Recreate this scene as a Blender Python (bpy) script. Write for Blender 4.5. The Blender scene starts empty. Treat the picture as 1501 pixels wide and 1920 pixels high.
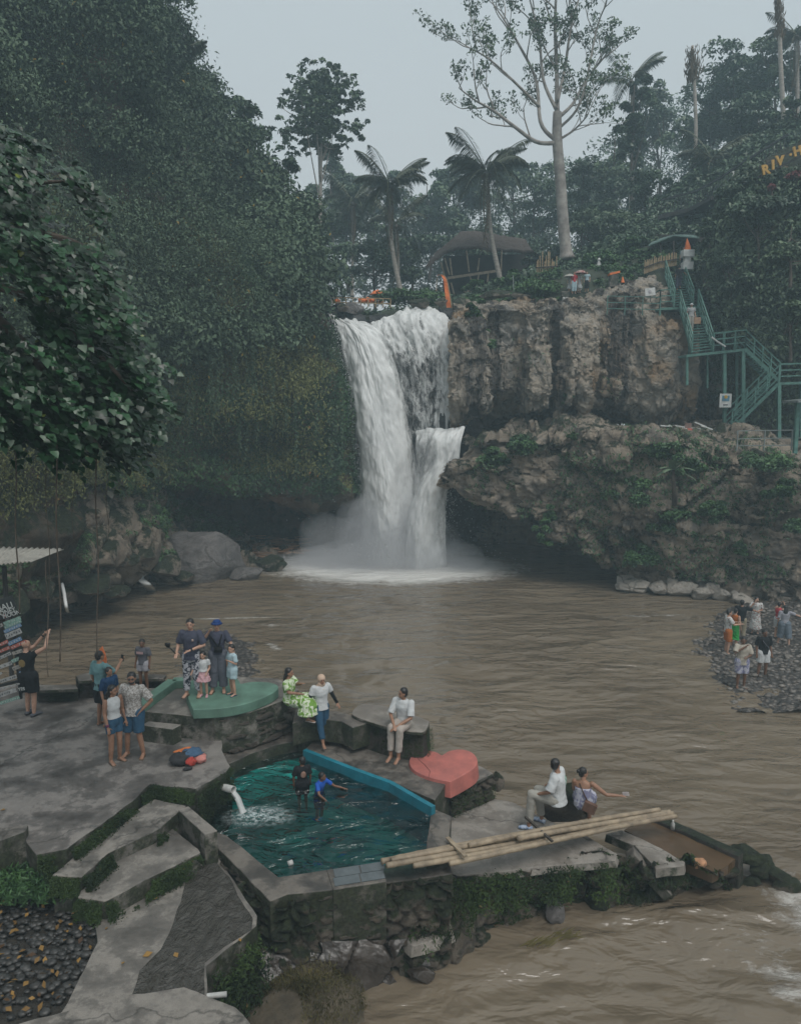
import bpy, math, random
import numpy as np
from mathutils import Vector, Matrix, Euler
scene = bpy.context.scene
COL = scene.collection
R = math.radians
rng = np.random.default_rng(7)
PW, PH, F = 1501., 1920., 1400.
EYE = np.array([0., 0., 9.1])
PITCH = math.atan2(190., F)
CP, SP = math.cos(PITCH), math.sin(PITCH)

def ray(px, py):
    px = np.asarray(px, float); py = np.asarray(py, float)
    u = (px - PW / 2) / F; v = (PH / 2 - py) / F
    return np.stack([u, CP + v * SP, -SP + v * CP], -1)
def P(px, py, Y):
    "world point seen at photo pixel px,py at depth Y"
    d = ray(px, py); return EYE + d * (np.asarray(Y, float) / d[..., 1])[..., None]
def G(px, py, z=0.):
    "world point seen at photo pixel px,py at height z"
    d = ray(px, py); return EYE + d * ((z - EYE[2]) / d[..., 2])[..., None]
def PZ(px, z, Y):
    x = (px - PW / 2) / F; zz = z - EYE[2]
    # solve u with v unknown: forward distance along the axis
    f = Y * CP - zz * SP
    return np.array([x * f, Y, z])
def mpp(Y): return Y / F     # metres per photo pixel, about

# ---------- noise
def _h(ix, iy, iz, s=0):
    n = (ix.astype(np.int64) * 374761393 + iy.astype(np.int64) * 668265263 + iz.astype(np.int64) * 2147483647 + s * 974634777) & 0xffffffff
    n = ((n ^ (n >> 13)) * 1274126177) & 0xffffffff
    n = ((n ^ (n >> 15)) * 2246822519) & 0xffffffff
    return ((n ^ (n >> 16)) & 0xffffff) / float(0xffffff)
def vnoise(p, s=0):
    p = np.asarray(p, float); i = np.floor(p).astype(np.int64); f = p - i
    f = f * f * (3 - 2 * f); o = 0
    for dx in (0, 1):
        for dy in (0, 1):
            for dz in (0, 1):
                w = (f[..., 0] if dx else 1 - f[..., 0]) * (f[..., 1] if dy else 1 - f[..., 1]) * (f[..., 2] if dz else 1 - f[..., 2])
                o = o + w * _h(i[..., 0] + dx, i[..., 1] + dy, i[..., 2] + dz, s)
    return o * 2 - 1
def fbm(p, oct=4, s=0, gain=.5):
    a, o, q = 1., 0., np.asarray(p, float)
    for k in range(oct):
        o = o + a * vnoise(q, s + k); a *= gain; q = q * 2.03 + 11.3
    return o
def worley(p, s=0):
    "nearest cell distance and the cell's random value"
    p = np.asarray(p, float); i = np.floor(p).astype(np.int64)
    best = np.full(p.shape[:-1], 9.); second = best.copy(); val = np.zeros(p.shape[:-1])
    for dx in (-1, 0, 1):
        for dy in (-1, 0, 1):
            for dz in (-1, 0, 1):
                c = i + np.array([dx, dy, dz]); a = (c[..., 0], c[..., 1], c[..., 2])
                q = c + np.stack([_h(*a, s + 1), _h(*a, s + 2), _h(*a, s + 3)], -1)
                d = np.linalg.norm(p - q, axis=-1)
                v = _h(*a, s + 4); m = d < best
                second = np.where(m, best, np.minimum(second, d)); val = np.where(m, v, val); best = np.where(m, d, best)
    return best, val, second - best

# ---------- objects
def tag(o, label=None, cat=None, group=None, kind=None):
    if label: o['label'] = label
    if cat: o['category'] = cat
    if group: o['group'] = group
    if kind: o['kind'] = kind
    return o
WORLD = set()
def empty(name, loc=(0, 0, 0), rz=0., world=False, **k):
    'world=True: its parts are given in world coordinates'
    o = bpy.data.objects.new(name, None); COL.objects.link(o); o.empty_display_size = .2
    o.location = [float(c) for c in loc]; o.rotation_euler = (0, 0, rz)
    if world: WORLD.add(o.name)
    return tag(o, **k)
def mesh(name, V, Fc, mat=None, parent=None, smooth=False, tint=None, link=True):
    V = np.ascontiguousarray(V, np.float32).reshape(-1, 3)
    me = bpy.data.meshes.new(name)
    if isinstance(Fc, np.ndarray):
        n, k = Fc.shape
        me.vertices.add(len(V)); me.vertices.foreach_set('co', V.ravel())
        me.loops.add(n * k); me.loops.foreach_set('vertex_index', Fc.astype(np.int32).ravel())
        me.polygons.add(n); me.polygons.foreach_set('loop_start', np.arange(0, n * k, k, dtype=np.int32))
        me.update(calc_edges=True)
    else:
        me.from_pydata(V.tolist(), [], [list(map(int, f)) for f in Fc]); me.update()
    if smooth: me.polygons.foreach_set('use_smooth', np.ones(len(me.polygons), bool))
    if mat: me.materials.append(mat)
    if tint is not None:
        a = me.attributes.new('tint', 'FLOAT', 'POINT'); a.data.foreach_set('value', np.ascontiguousarray(tint, np.float32))
    if not link: return me
    o = bpy.data.objects.new(name, me); COL.objects.link(o)
    if parent:
        o.parent = parent
        if parent.name in WORLD: o.matrix_parent_inverse = Matrix.Translation(-Vector(parent.location))
    return o
class MB:
    "collects shapes for ONE mesh"
    def __init__(s): s.v = []; s.f = []; s.n = 0
    def add(s, V, Fc):
        V = np.asarray(V, float).reshape(-1, 3); s.v.append(V)
        s.f += [tuple(int(i) + s.n for i in f) for f in Fc]; s.n += len(V); return s
    def box(s, c, d, rz=0., rx=0., ry=0.):
        x, y, z = [a / 2 for a in d]
        V = np.array([(a, b, e) for e in (-z, z) for b in (-y, y) for a in (-x, x)])
        M = np.array(Euler((rx, ry, rz)).to_matrix()); V = V @ M.T + np.array(c)
        return s.add(V, [(0, 2, 3, 1), (4, 5, 7, 6), (0, 1, 5, 4), (2, 6, 7, 3), (0, 4, 6, 2), (1, 3, 7, 5)])
    def tube(s, pts, rad, seg=8, cap=True, ax=None):
        V, Fc = tube(pts, rad, seg, cap, ax); return s.add(V, Fc)
    def bar(s, a, b, w, h=None):
        a = np.array(a, float); b = np.array(b, float); h = h or w
        d = b - a; L = np.linalg.norm(d); d /= L
        u = np.cross(d, (0, 0, 1)); u = np.array([1., 0, 0]) if np.linalg.norm(u) < 1e-3 else u / np.linalg.norm(u)
        w2 = np.cross(u, d)
        V = [p + sx * u * w / 2 + sy * w2 * h / 2 for p in (a, b) for sx, sy in ((-1, -1), (1, -1), (1, 1), (-1, 1))]
        return s.add(V, [(0, 3, 2, 1), (4, 5, 6, 7), (0, 1, 5, 4), (1, 2, 6, 5), (2, 3, 7, 6), (3, 0, 4, 7)])
    def ball(s, c, r, seg=10, rings=7):
        r = np.array([r, r, r] if np.isscalar(r) else r, float)
        V = [(0, 0, -1.)]
        for i in range(1, rings):
            t = -math.pi / 2 + math.pi * i / rings
            V += [(math.cos(t) * math.cos(2 * math.pi * j / seg), math.cos(t) * math.sin(2 * math.pi * j / seg), math.sin(t)) for j in range(seg)]
        V.append((0, 0, 1.)); V = np.array(V) * r + np.array(c); n = len(V) - 1; Fc = []
        for j in range(seg):
            k = (j + 1) % seg
            Fc.append((0, 1 + k, 1 + j)); Fc.append((n, n - seg + j, n - seg + k))
            for i in range(rings - 2): a = 1 + i * seg; Fc.append((a + j, a + k, a + seg + k, a + seg + j))
        return s.add(V, Fc)
    def prism(s, top, bot):
        top = np.asarray(top, float); bot = np.asarray(bot, float); n = len(top)
        return s.add(np.vstack([bot, top]), [tuple(range(n))[::-1], tuple(range(n, 2 * n))] + [(i, (i + 1) % n, n + (i + 1) % n, n + i) for i in range(n)])
    def build(s, name, mat=None, parent=None, smooth=False, bevel=0., seg=2, **k):
        o = mesh(name, np.vstack(s.v), s.f, mat, parent, smooth)
        if bevel:
            m = o.modifiers.new('b', 'BEVEL'); m.width = bevel; m.segments = seg; m.limit_method = 'ANGLE'; m.angle_limit = R(40)
        return tag(o, **k)
def tube(pts, rad, seg=8, cap=True, ax=None):
    pts = np.asarray(pts, float); n = len(pts)
    rad = np.broadcast_to(np.asarray(rad, float).reshape((-1, 1) if np.ndim(rad) == 1 else (1, 1) if np.ndim(rad) == 0 else np.shape(rad)), (n, 1 if np.ndim(rad) < 2 else 2))
    if rad.shape[1] == 1: rad = np.repeat(rad, 2, 1)
    T = np.gradient(pts, axis=0); T /= np.linalg.norm(T, axis=1)[:, None] + 1e-9
    u = np.array(ax if ax is not None else ((1., 0, 0) if abs(T[0][0]) < .8 else (0, 1., 0)), float)
    V = []; th = np.arange(seg) * 2 * math.pi / seg
    for i in range(n):
        uu = u - T[i] * np.dot(u, T[i]); uu /= np.linalg.norm(uu) + 1e-9
        if ax is None: u = uu
        w = np.cross(T[i], uu)
        V.append(pts[i] + np.outer(np.cos(th), uu) * rad[i, 0] + np.outer(np.sin(th), w) * rad[i, 1])
    V = np.vstack(V); Fc = []
    for i in range(n - 1):
        for j in range(seg):
            k = (j + 1) % seg; Fc.append((i * seg + j, i * seg + k, (i + 1) * seg + k, (i + 1) * seg + j))
    if cap:
        Fc.append(tuple(range(seg))[::-1]); Fc.append(tuple((n - 1) * seg + j for j in range(seg)))
    return V, Fc
def grid_faces(nr, nc):
    i = np.arange(nr - 1)[:, None] * nc + np.arange(nc - 1)[None]
    return np.stack([i, i + 1, i + nc + 1, i + nc], -1).reshape(-1, 4)
def _cr(A, n):
    "catmull-rom resample along axis 0 to n rows"
    m = len(A); t = np.linspace(0, m - 1, n); i = np.clip(np.floor(t).astype(int), 0, m - 2); f = (t - i).reshape((-1,) + (1,) * (A.ndim - 1))
    g = lambda k: A[np.clip(k, 0, m - 1)]
    p0, p1, p2, p3 = g(i - 1), g(i), g(i + 1), g(i + 2)
    return .5 * ((2 * p1) + (-p0 + p2) * f + (2 * p0 - 5 * p1 + 4 * p2 - p3) * f ** 2 + (-p0 + 3 * p1 - 3 * p2 + p3) * f ** 3)
def patch(ctrl, nr, nc):
    "ctrl rows of (px,py,Y) or world arrays -> fine world grid"
    A = np.array([[c if isinstance(c, np.ndarray) else P(*c) for c in row] for row in ctrl])
    return _cr(_cr(A, nr).swapaxes(0, 1), nc).swapaxes(0, 1)
def gnorm(g):
    a = np.gradient(g, axis=1); b = np.gradient(g, axis=0); n = np.cross(a, b)
    return n / (np.linalg.norm(n, axis=-1)[..., None] + 1e-9)
def sharp(o, ang=50):
    m = o.modifiers.new('es', 'EDGE_SPLIT'); m.split_angle = R(ang); return o

# ---------- materials
def newmat(name):
    m = bpy.data.materials.new(name); m.use_nodes = True; nt = m.node_tree
    return m, nt, nt.nodes['Principled BSDF']
def nd(nt, t, **k):
    n = nt.nodes.new(t)
    for a, b in k.items():
        if a in n.inputs: n.inputs[a].default_value = b
        else: setattr(n, a, b)
    return n
def ramp(nt, fac, stops, interp='LINEAR'):
    r = nt.nodes.new('ShaderNodeValToRGB'); r.color_ramp.interpolation = interp
    e = r.color_ramp.elements
    while len(e) < len(stops): e.new(.5)
    for k, (p, c) in zip(e, stops): k.position = p; k.color = (*c, 1) if len(c) == 3 else c
    nt.links.new(fac, r.inputs[0]); return r.outputs[0]
def pos(nt, scale=(1, 1, 1), obj=False):
    g = nt.nodes.new('ShaderNodeTexCoord' if obj else 'ShaderNodeNewGeometry')
    m = nt.nodes.new('ShaderNodeMapping'); m.inputs['Scale'].default_value = scale
    nt.links.new(g.outputs['Object' if obj else 'Position'], m.inputs[0]); return m.outputs[0]
def noise(nt, vec, scale, detail=5, rough=.6, dist=0.):
    n = nd(nt, 'ShaderNodeTexNoise', Scale=scale, Detail=detail, Roughness=rough, Distortion=dist)
    nt.links.new(vec, n.inputs['Vector']); return n.outputs['Fac']
def mix(nt, fac, a, b, mode='MIX'):
    m = nt.nodes.new('ShaderNodeMix'); m.data_type = 'RGBA'; m.blend_type = mode
    for s, v in ((0, fac), (6, a), (7, b)):
        if hasattr(v, 'node'): nt.links.new(v, m.inputs[s])
        else: m.inputs[s].default_value = v if s == 0 else ((*v, 1) if len(v) == 3 else v)
    return m.outputs[2]
def mth(nt, op, a, b=0., c=None):
    m = nt.nodes.new('ShaderNodeMath'); m.operation = op
    for i, v in enumerate((a, b) if c is None else (a, b, c)):
        if hasattr(v, 'node'): nt.links.new(v, m.inputs[i])
        else: m.inputs[i].default_value = v
    return m.outputs[0]
def bump(nt, h, strength, dist, bs, chain=None):
    b = nd(nt, 'ShaderNodeBump', Strength=strength, Distance=dist); nt.links.new(h, b.inputs['Height'])
    if chain: nt.links.new(chain, b.inputs['Normal'])
    nt.links.new(b.outputs[0], bs.inputs['Normal']); return b.outputs[0]
def simple(name, c, rough=.7, var=.25, scale=6., bmp=.3, bd=.01, c2=None, metal=0., spec=.5, obj=False, stretch=(1, 1, 1)):
    m, nt, bs = newmat(name); v = pos(nt, stretch, obj)
    c2 = c2 or tuple(x * (1 - var) * .8 for x in c)
    n = noise(nt, v, scale, 6)
    col = ramp(nt, n, [(.3, c2), (.68, tuple(min(1, x * (1 + var * .6)) for x in c))])
    nt.links.new(col, bs.inputs['Base Color']); bs.inputs['Roughness'].default_value = rough
    bs.inputs['Metallic'].default_value = metal; bs.inputs['Specular IOR Level'].default_value = spec
    if bmp: bump(nt, noise(nt, v, scale * 5, 4), bmp, bd, bs)
    return m
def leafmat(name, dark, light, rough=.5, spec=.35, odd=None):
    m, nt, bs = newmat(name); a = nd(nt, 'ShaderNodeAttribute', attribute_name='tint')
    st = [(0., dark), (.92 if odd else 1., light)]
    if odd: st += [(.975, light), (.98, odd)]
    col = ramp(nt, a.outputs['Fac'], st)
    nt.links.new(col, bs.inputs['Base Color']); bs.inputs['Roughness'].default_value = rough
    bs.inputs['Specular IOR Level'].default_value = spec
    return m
def concrete(name, c=(.22, .2, .175), dark=(.085, .077, .068), wet=.35, scale=.9, moss=0.):
    m, nt, bs = newmat(name); v = pos(nt)
    n1 = noise(nt, v, scale * 1.25, 9, .74, .15); n2 = noise(nt, v, scale * 4.3, 6, .7); n3 = noise(nt, v, 60, 3)
    col = ramp(nt, n1, [(.4, dark), (.5, tuple(a * .45 + b * .55 for a, b in zip(c, dark))), (.54, c), (.7, tuple(x * 1.2 for x in c))])
    col = mix(nt, mth(nt, 'MULTIPLY', ramp(nt, n2, [(.45, (0, 0, 0)), (.7, (1, 1, 1))]), .6), col, tuple(x * .55 for x in c))
    col = mix(nt, ramp(nt, n3, [(.3, (.25,) * 3), (.5, (0,) * 3)]), col, (.05, .048, .04))
    vd = nt.nodes.new('ShaderNodeVectorMath'); vd.operation = 'ADD'; nz = nd(nt, 'ShaderNodeTexNoise', Scale=2.2, Detail=5.); nt.links.new(v, nz.inputs['Vector']); nt.links.new(v, vd.inputs[0]); nt.links.new(nz.outputs['Color'], vd.inputs[1])
    ve = nd(nt, 'ShaderNodeTexVoronoi', Scale=.2, feature='DISTANCE_TO_EDGE'); nt.links.new(vd.outputs[0], ve.inputs['Vector'])
    col = mix(nt, ramp(nt, ve.outputs['Distance'], [(.002, (.6,) * 3), (.006, (0,) * 3)]), col, (.02, .018, .015))
    # moss creeping on the sides and in blotches
    g = nt.nodes.new('ShaderNodeNewGeometry'); sx = nt.nodes.new('ShaderNodeSeparateXYZ'); nt.links.new(g.outputs['True Normal'], sx.inputs[0])
    side = mth(nt, 'SUBTRACT', .62, sx.outputs[2])
    ms = mth(nt, 'ADD', mth(nt, 'MULTIPLY', side, .75), mth(nt, 'MULTIPLY', mth(nt, 'SUBTRACT', noise(nt, v, 3.1, 6, .7), .5), 1.5))
    mm = ramp(nt, ms, [(.28 - moss, (0,) * 3), (.5 - moss, (1,) * 3)])
    mcol = ramp(nt, noise(nt, v, 22, 4), [(.35, (.016, .017, .011)), (.65, (.042, .05, .026))])
    col = mix(nt, mm, col, mcol)
    nt.links.new(col, bs.inputs['Base Color'])
    nt.links.new(ramp(nt, n1, [(.35, (wet,) * 3), (.6, (.85,) * 3)]), bs.inputs['Roughness'])
    b = bump(nt, n2, .35, .03, bs); bump(nt, noise(nt, v, 35, 5), .4, .008, bs, b)
    return m

# ---------- camera, sky, sun
cam = bpy.data.cameras.new('camera'); co = bpy.data.objects.new('camera', cam); COL.objects.link(co)
cam.sensor_fit = 'VERTICAL'; cam.sensor_height = 24.; cam.lens = 24. * F / PH; cam.clip_end = 2000
co.location = EYE.tolist(); co.rotation_euler = (R(90) - PITCH, 0, 0); scene.camera = co
w = bpy.data.worlds.new('World'); scene.world = w; w.use_nodes = True; nt = w.node_tree
bg = nt.nodes['Background']
sky = nt.nodes.new('ShaderNodeTexSky'); sky.sky_type = 'NISHITA'; sky.sun_disc = False
SUN_EL, SUN_AZ = R(58), R(150)
sky.sun_elevation = SUN_EL; sky.sun_rotation = SUN_AZ; sky.dust_density = 4; sky.air_density = 1.3
# overcast: cloud layer over the sky, brighter high up, uneven
tc = nt.nodes.new('ShaderNodeTexCoord'); cn = noise(nt, tc.outputs['Generated'], 1.6, 5, .55, .4)
sxx = nt.nodes.new('ShaderNodeSeparateXYZ'); nt.links.new(tc.outputs['Generated'], sxx.inputs[0])
cloud = ramp(nt, cn, [(.3, (.44, .475, .49)), (.7, (.51, .54, .55))])
cloud = mix(nt, ramp(nt, sxx.outputs[2], [(0., (0,) * 3), (.6, (1,) * 3)]), cloud, (.52, .565, .585))
cloud = mix(nt, 1., cloud, (10., 10., 10.), 'MULTIPLY')
nt.links.new(mix(nt, .93, sky.outputs[0], cloud), bg.inputs[0]); bg.inputs[1].default_value = .085
sl = bpy.data.lights.new('sun', 'SUN'); sl.energy = 1.5; sl.angle = R(32); sl.color = (1, .975, .94)
so = bpy.data.objects.new('sun', sl); COL.objects.link(so)
so.rotation_euler = (R(90) - SUN_EL, 0, math.pi - SUN_AZ)
scene.view_settings.view_transform = 'Standard'; scene.view_settings.look = 'None'; scene.view_settings.gamma = 1
scene.view_settings.exposure = .42
cy = scene.cycles; cy.max_bounces = 6; cy.diffuse_bounces = 3; cy.glossy_bounces = 2; cy.transmission_bounces = 3
cy.transparent_max_bounces = 12; cy.volume_bounces = 1; cy.use_denoising = True; cy.caustics_reflective = False; cy.caustics_refractive = False
cy.use_adaptive_sampling = True; cy.adaptive_threshold = .02
# ================= TERRAIN =================
def rockmat(name, tan, grey, dark, moss_lo=.5, streak=1., strat=.6, mosscol=((.012, .018, .009), (.04, .055, .022)), warm=None):
    m, nt, bs = newmat(name); v = pos(nt); vs = pos(nt, (1, 1, .07)); vh = pos(nt, (.25, .25, 2.2))
    n1 = noise(nt, v, .55, 7, .65, .5)
    col = ramp(nt, n1, [(.36, grey), (.5, tan), (.64, tuple(x * .8 for x in grey))])
    if warm: col = mix(nt, ramp(nt, noise(nt, v, .33, 4, .5), [(.53, (0,) * 3), (.64, (1,) * 3)]), col, warm)
    col = mix(nt, mth(nt, 'MULTIPLY', ramp(nt, noise(nt, vs, .62, 7, .66, .35), [(.5, (0,) * 3), (.59, (1,) * 3)]), streak), col, dark)
    col = mix(nt, mth(nt, 'MULTIPLY', ramp(nt, noise(nt, vh, 1.1, 6, .6, .5), [(.5, (0,) * 3), (.62, (1,) * 3)]), strat), col, tuple(x * .45 for x in tan))
    vd = nt.nodes.new('ShaderNodeVectorMath'); vd.operation = 'ADD'; nz = nd(nt, 'ShaderNodeTexNoise', Scale=1.1, Detail=5.); nt.links.new(v, nz.inputs['Vector']); nt.links.new(v, vd.inputs[0]); nt.links.new(nz.outputs['Color'], vd.inputs[1])
    ve = nd(nt, 'ShaderNodeTexVoronoi', Scale=.75, feature='DISTANCE_TO_EDGE'); nt.links.new(vd.outputs[0], ve.inputs['Vector'])
    crk = ramp(nt, ve.outputs['Distance'], [(.01, (1,) * 3), (.05, (0,) * 3)]); col = mix(nt, mth(nt, 'MULTIPLY', crk, ramp(nt, noise(nt, v, .5, 3), [(.45, (0,) * 3), (.6, (.6,) * 3)])), col, dark)
    g = nt.nodes.new('ShaderNodeNewGeometry'); sx = nt.nodes.new('ShaderNodeSeparateXYZ'); nt.links.new(g.outputs['Normal'], sx.inputs[0])
    mk = mth(nt, 'ADD', mth(nt, 'MULTIPLY', sx.outputs[2], .12), noise(nt, v, .8, 7, .7))
    mcol = ramp(nt, noise(nt, v, 9, 4), [(.35, mosscol[0]), (.65, mosscol[1])])
    col = mix(nt, ramp(nt, mk, [(moss_lo, (0,) * 3), (moss_lo + .08, (1,) * 3)]), col, mcol)
    nt.links.new(col, bs.inputs['Base Color']); bs.inputs['Roughness'].default_value = .8
    b = bump(nt, mth(nt, 'SUBTRACT', noise(nt, v, 2.6, 9, .75), mth(nt, 'MULTIPLY', crk, .12)), 1., .42, bs); bump(nt, noise(nt, v, 14, 5, .7), .6, .06, bs, b)
    return m
M_rockU = rockmat('upper_rock', (.5, .42, .33), (.4, .37, .33), (.04, .037, .034), .68, .9, .2, warm=(.36, .24, .14))
M_rockL = rockmat('lower_rock', (.46, .37, .28), (.34, .295, .25), (.06, .055, .048), .56, .3, .6)
M_soil = rockmat('cliff_soil', (.12, .085, .055), (.07, .06, .04), (.02, .018, .014), .47, .2, .3, ((.01, .016, .008), (.035, .048, .016)), warm=(.16, .085, .045))
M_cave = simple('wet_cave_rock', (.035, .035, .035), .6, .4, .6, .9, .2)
M_ground = simple('forest_soil', (.05, .042, .028), .9, .4, .5, .5, .1)
M_peb = None

def dstack(g, amp, sc, s=0, ver=1.):
    n = gnorm(g); q = g * np.array([1, 1, ver]) * sc
    return g + n * (fbm(q, 5, s) * amp)[..., None]
def sign_out(g):
    "make normals face the camera"
    n = gnorm(g); return n * np.where(np.sum(n * (EYE - g), -1) < 0, -1, 1)[..., None]
def blocky(g, amp, sc, s=0, st=(1, 1, 1), crack=.35, up=False):
    n = sign_out(g)
    if up: n = gnorm(g); n = n * np.where(n @ np.array([0, -.6, .8]) < 0, -1, 1)[..., None]
    q = g * np.array(st) * sc + fbm(g * .4, 2, s + 50)[..., None] * .35
    d, v, e = worley(q, s)
    return g + n * ((v - .5) * amp - np.clip(.16 - e, 0, .16) / .16 * amp * crack)[..., None]

# --- left cliff
cols = [-330, -120, 60, 200, 320, 430, 520, 588, 628, 660]
rows = [([-400, -300, -200, -90, 50, 320, 430, 510, 555, 582], [34, 38, 42, 46, 50, 52, 52, 50, 49, 50]),
        ([-100, -20, 40, 130, 250, 415, 495, 550, 585, 600], [31, 34, 38, 41, 44, 46, 47, 46, 46, 48]),
        ([250, 250, 270, 320, 400, 480, 545, 592, 612, 640], [26, 29, 33, 36.5, 39.5, 41.5, 43.5, 44, 44.8, 47]),
        ([550, 560, 565, 570, 585, 610, 650, 670, 690, 700], [23, 26, 30, 34.5, 38.5, 41, 42.7, 43.6, 44.6, 47]),
        ([800, 800, 795, 790, 790, 800, 810, 820, 830, 830], [22, 25, 28.5, 33, 37.8, 40.8, 42.6, 43.4, 44.4, 47]),
        ([1000, 960, 930, 915, 920, 935, 945, 945, 935, 930], [21, 24, 27.5, 33, 38.8, 41.8, 43.4, 43.8, 44.6, 47])]
ctrl = [[(cols[i], r[0][i], r[1][i]) for i in range(10)] for r in rows]
z6 = [P(*c)[2] for c in ctrl[-1]]
ctrl.append([PZ(cols[i], z6[i] - (.1 if i > 2 else 1.5), rows[-1][1][i] + (0 if i < 3 else 5 if i < 4 else 8.)) for i in range(10)])
ctrl.append([PZ(cols[i], -1.5, rows[-1][1][i] + (0 if i < 3 else 6 if i < 4 else 9.)) for i in range(10)])
gL = patch(ctrl, 230, 300); gL = dstack(gL, 1.5, .2, 3); gL = dstack(gL, .35, .7, 9)
left_cliff = mesh('hillside', gL, grid_faces(230, 300), M_soil, smooth=True)
tag(left_cliff, 'steep overgrown gorge wall left of the waterfall', 'hillside', kind='structure')

# --- left bank below the cliff
ctrl = [[G(-330, 1260, -.3), G(-60, 1215, -.3), G(90, 1168, -.3), G(200, 1132, -.3), G(300, 1098, -.3), G(400, 1070, -.3), G(480, 1056, -.3), G(545, 1048, -.5)],
        [G(-330, 1235, .7), G(-60, 1180, .9), G(90, 1120, .9), G(200, 1108, .5), G(300, 1078, .6), G(400, 1056, .4), G(480, 1046, .4), G(545, 1042, -.3)],
        [P(-330, 1100, 21), P(-60, 1090, 24), P(90, 1062, 29), P(200, 1050, 32), P(300, 1035, 37.5), P(400, 1045, 45), P(480, 1040, 46), P(545, 1040, 46.5)],
        [P(-330, 1000, 23), P(-60, 990, 26), P(90, 960, 31), P(200, 950, 34), P(285, 935, 39), P(360, 985, 46), P(480, 1025, 48.5), P(545, 1035, 49)],
        [P(-330, 800, 26), P(-60, 820, 29), P(90, 850, 33), P(200, 860, 37), P(285, 900, 41), P(360, 960, 50), P(480, 1005, 51), P(545, 1030, 51)]]
gB = patch(ctrl, 90, 170); gB = dstack(gB, .5, .35, 21); gB = blocky(gB, .7, .55, 5, crack=.5)
M_bank = rockmat('bank_rock', (.36, .29, .22), (.27, .23, .19), (.07, .06, .05), .53, .1, .4)
tag(sharp(mesh('bank', gB, grid_faces(90, 170), M_bank, smooth=True), 40), 'mossy rocky river bank under the left cliff', 'bank', kind='structure')

# --- wall behind the falls
ctrl = [[(585, 578, 47.5), (700, 590, 46.5), (800, 583, 46.8), (870, 575, 46), (905, 570, 46)],
        [(600, 620, 46.5), (700, 640, 46), (800, 640, 46), (870, 640, 45.4), (905, 640, 45.5)],
        [(610, 780, 47), (700, 800, 46), (800, 790, 45), (870, 790, 45.4), (905, 790, 45.5)],
        [(600, 900, 49), (700, 900, 47), (800, 850, 45), (870, 850, 46), (905, 850, 47)],
        [(580, 1060, 52), (700, 1060, 48), (800, 1060, 47.5), (870, 1060, 50), (905, 1060, 53)]]
gF = patch(ctrl, 150, 100); gF = blocky(dstack(gF, .4, .5, 31), .9, .6, 8, (1, 1, .5))
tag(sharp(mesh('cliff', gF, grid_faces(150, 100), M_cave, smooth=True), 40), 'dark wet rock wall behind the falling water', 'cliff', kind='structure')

# --- upper right cliff, fluted
top = [(850, 566), (905, 562), (960, 565), (1030, 563), (1080, 556), (1130, 545), (1180, 530), (1230, 520), (1290, 540), (1360, 600), (1450, 640), (1620, 640)]
yt = [45.5, 45, 45, 45, 45.5, 46, 46, 46.3, 47.4, 48, 48, 48]
c0 = [(p[0], p[1], y + 1.5) for p, y in zip(top, yt)]
c1 = [(p[0], p[1] + 14, y - .2) for p, y in zip(top, yt)]
c1b = [(p[0], max(p[1] + 35, 592), y - (.3 if p[0] < 1120 else .6)) for p, y in zip(top, yt)]
c2 = [(p[0], 680, y - .9) for p, y in zip(top, yt)]
c3 = [(p[0], 745, y - .8) for p, y in zip(top, yt)]
c4 = [(p[0], 768, y + 1.5) for p, y in zip(top, yt)]
c5 = [(p[0], 800, y + 4.5) for p, y in zip(top, yt)]
gU = patch([c0, c1, c1b, c2, c3, c4, c5], 200, 420)
n = sign_out(gU); X = gU[..., 0]; Z = gU[..., 2]
zt = P(1000, 600, 45)[2]
mk = np.clip((zt + .5 - Z) / 1.2, 0, 1) * np.clip((Z - 8.9) / .8, 0, 1)
flute = fbm(np.stack([X * .5, Z * .03, X * 0], -1), 3, 77) * 2.0 + fbm(np.stack([X * 1.7, Z * .16, X * 0], -1), 3, 78) * .45
flute = np.sign(flute) * np.abs(flute) ** .6 * 1.15; gU = gU + n * (mk * flute)[..., None]
gU = blocky(gU, .4, .5, 12, (1, 1, .45)); gU = blocky(gU, .22, 1.2, 14); gU = blocky(gU, .16, 2.6, 16, (1, 1, .8)); gU = dstack(gU, .1, 1.6, 15)
upper = sharp(mesh('cliff', gU, grid_faces(200, 420), M_rockU, smooth=True), 35)
tag(upper, 'fluted tan and grey rock wall right of the waterfall', 'cliff', kind='structure')

# --- lower right cliff with ledge and cave
cols = [833, 880, 950, 1050, 1075, 1120, 1165, 1250, 1350, 1450, 1640]
Yl = [42., 41.2, 40, 38.8, 38.6, 38, 37.3, 36.4, 35.8, 35.2, 33.5]
XX = [[c + d for c, d in zip(cols, (o_, o_ * .15, 0, 0, 0, 0, 0, 0, 0, 0, 0))] for o_ in (40, 36, 26, 13, 0)]
r0 = [(c, y, Y) for c, y, Y in zip(XX[0], [802, 797, 794, 793, 794, 795, 796, 798, 805, 830, 845], [50.] * 8 + [47.5, 43, 42])]
r1 = [(c, y, Y) for c, y, Y in zip(XX[1], [812, 803, 803, 808, 812, 815, 818, 822, 835, 848, 866], [a + 1.2 for a in Yl])]
r2 = [(c, y, Y) for c, y, Y in zip(XX[2], [835, 822, 822, 835, 838, 838, 840, 845, 860, 880, 900], [a - .1 for a in Yl])]
r3 = [(c, y, Y - .3) for c, y, Y in zip(XX[3], [865, 868, 885, 905, 920, 950, 955, 960, 965, 970, 990], Yl)]
r4 = [(c, y, Y + .1) for c, y, Y in zip(cols, [884, 903, 938, 982, 970, 1035, 1050, 1050, 1055, 1060, 1070], Yl)]
zz = [P(*c)[2] for c in r4]
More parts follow.
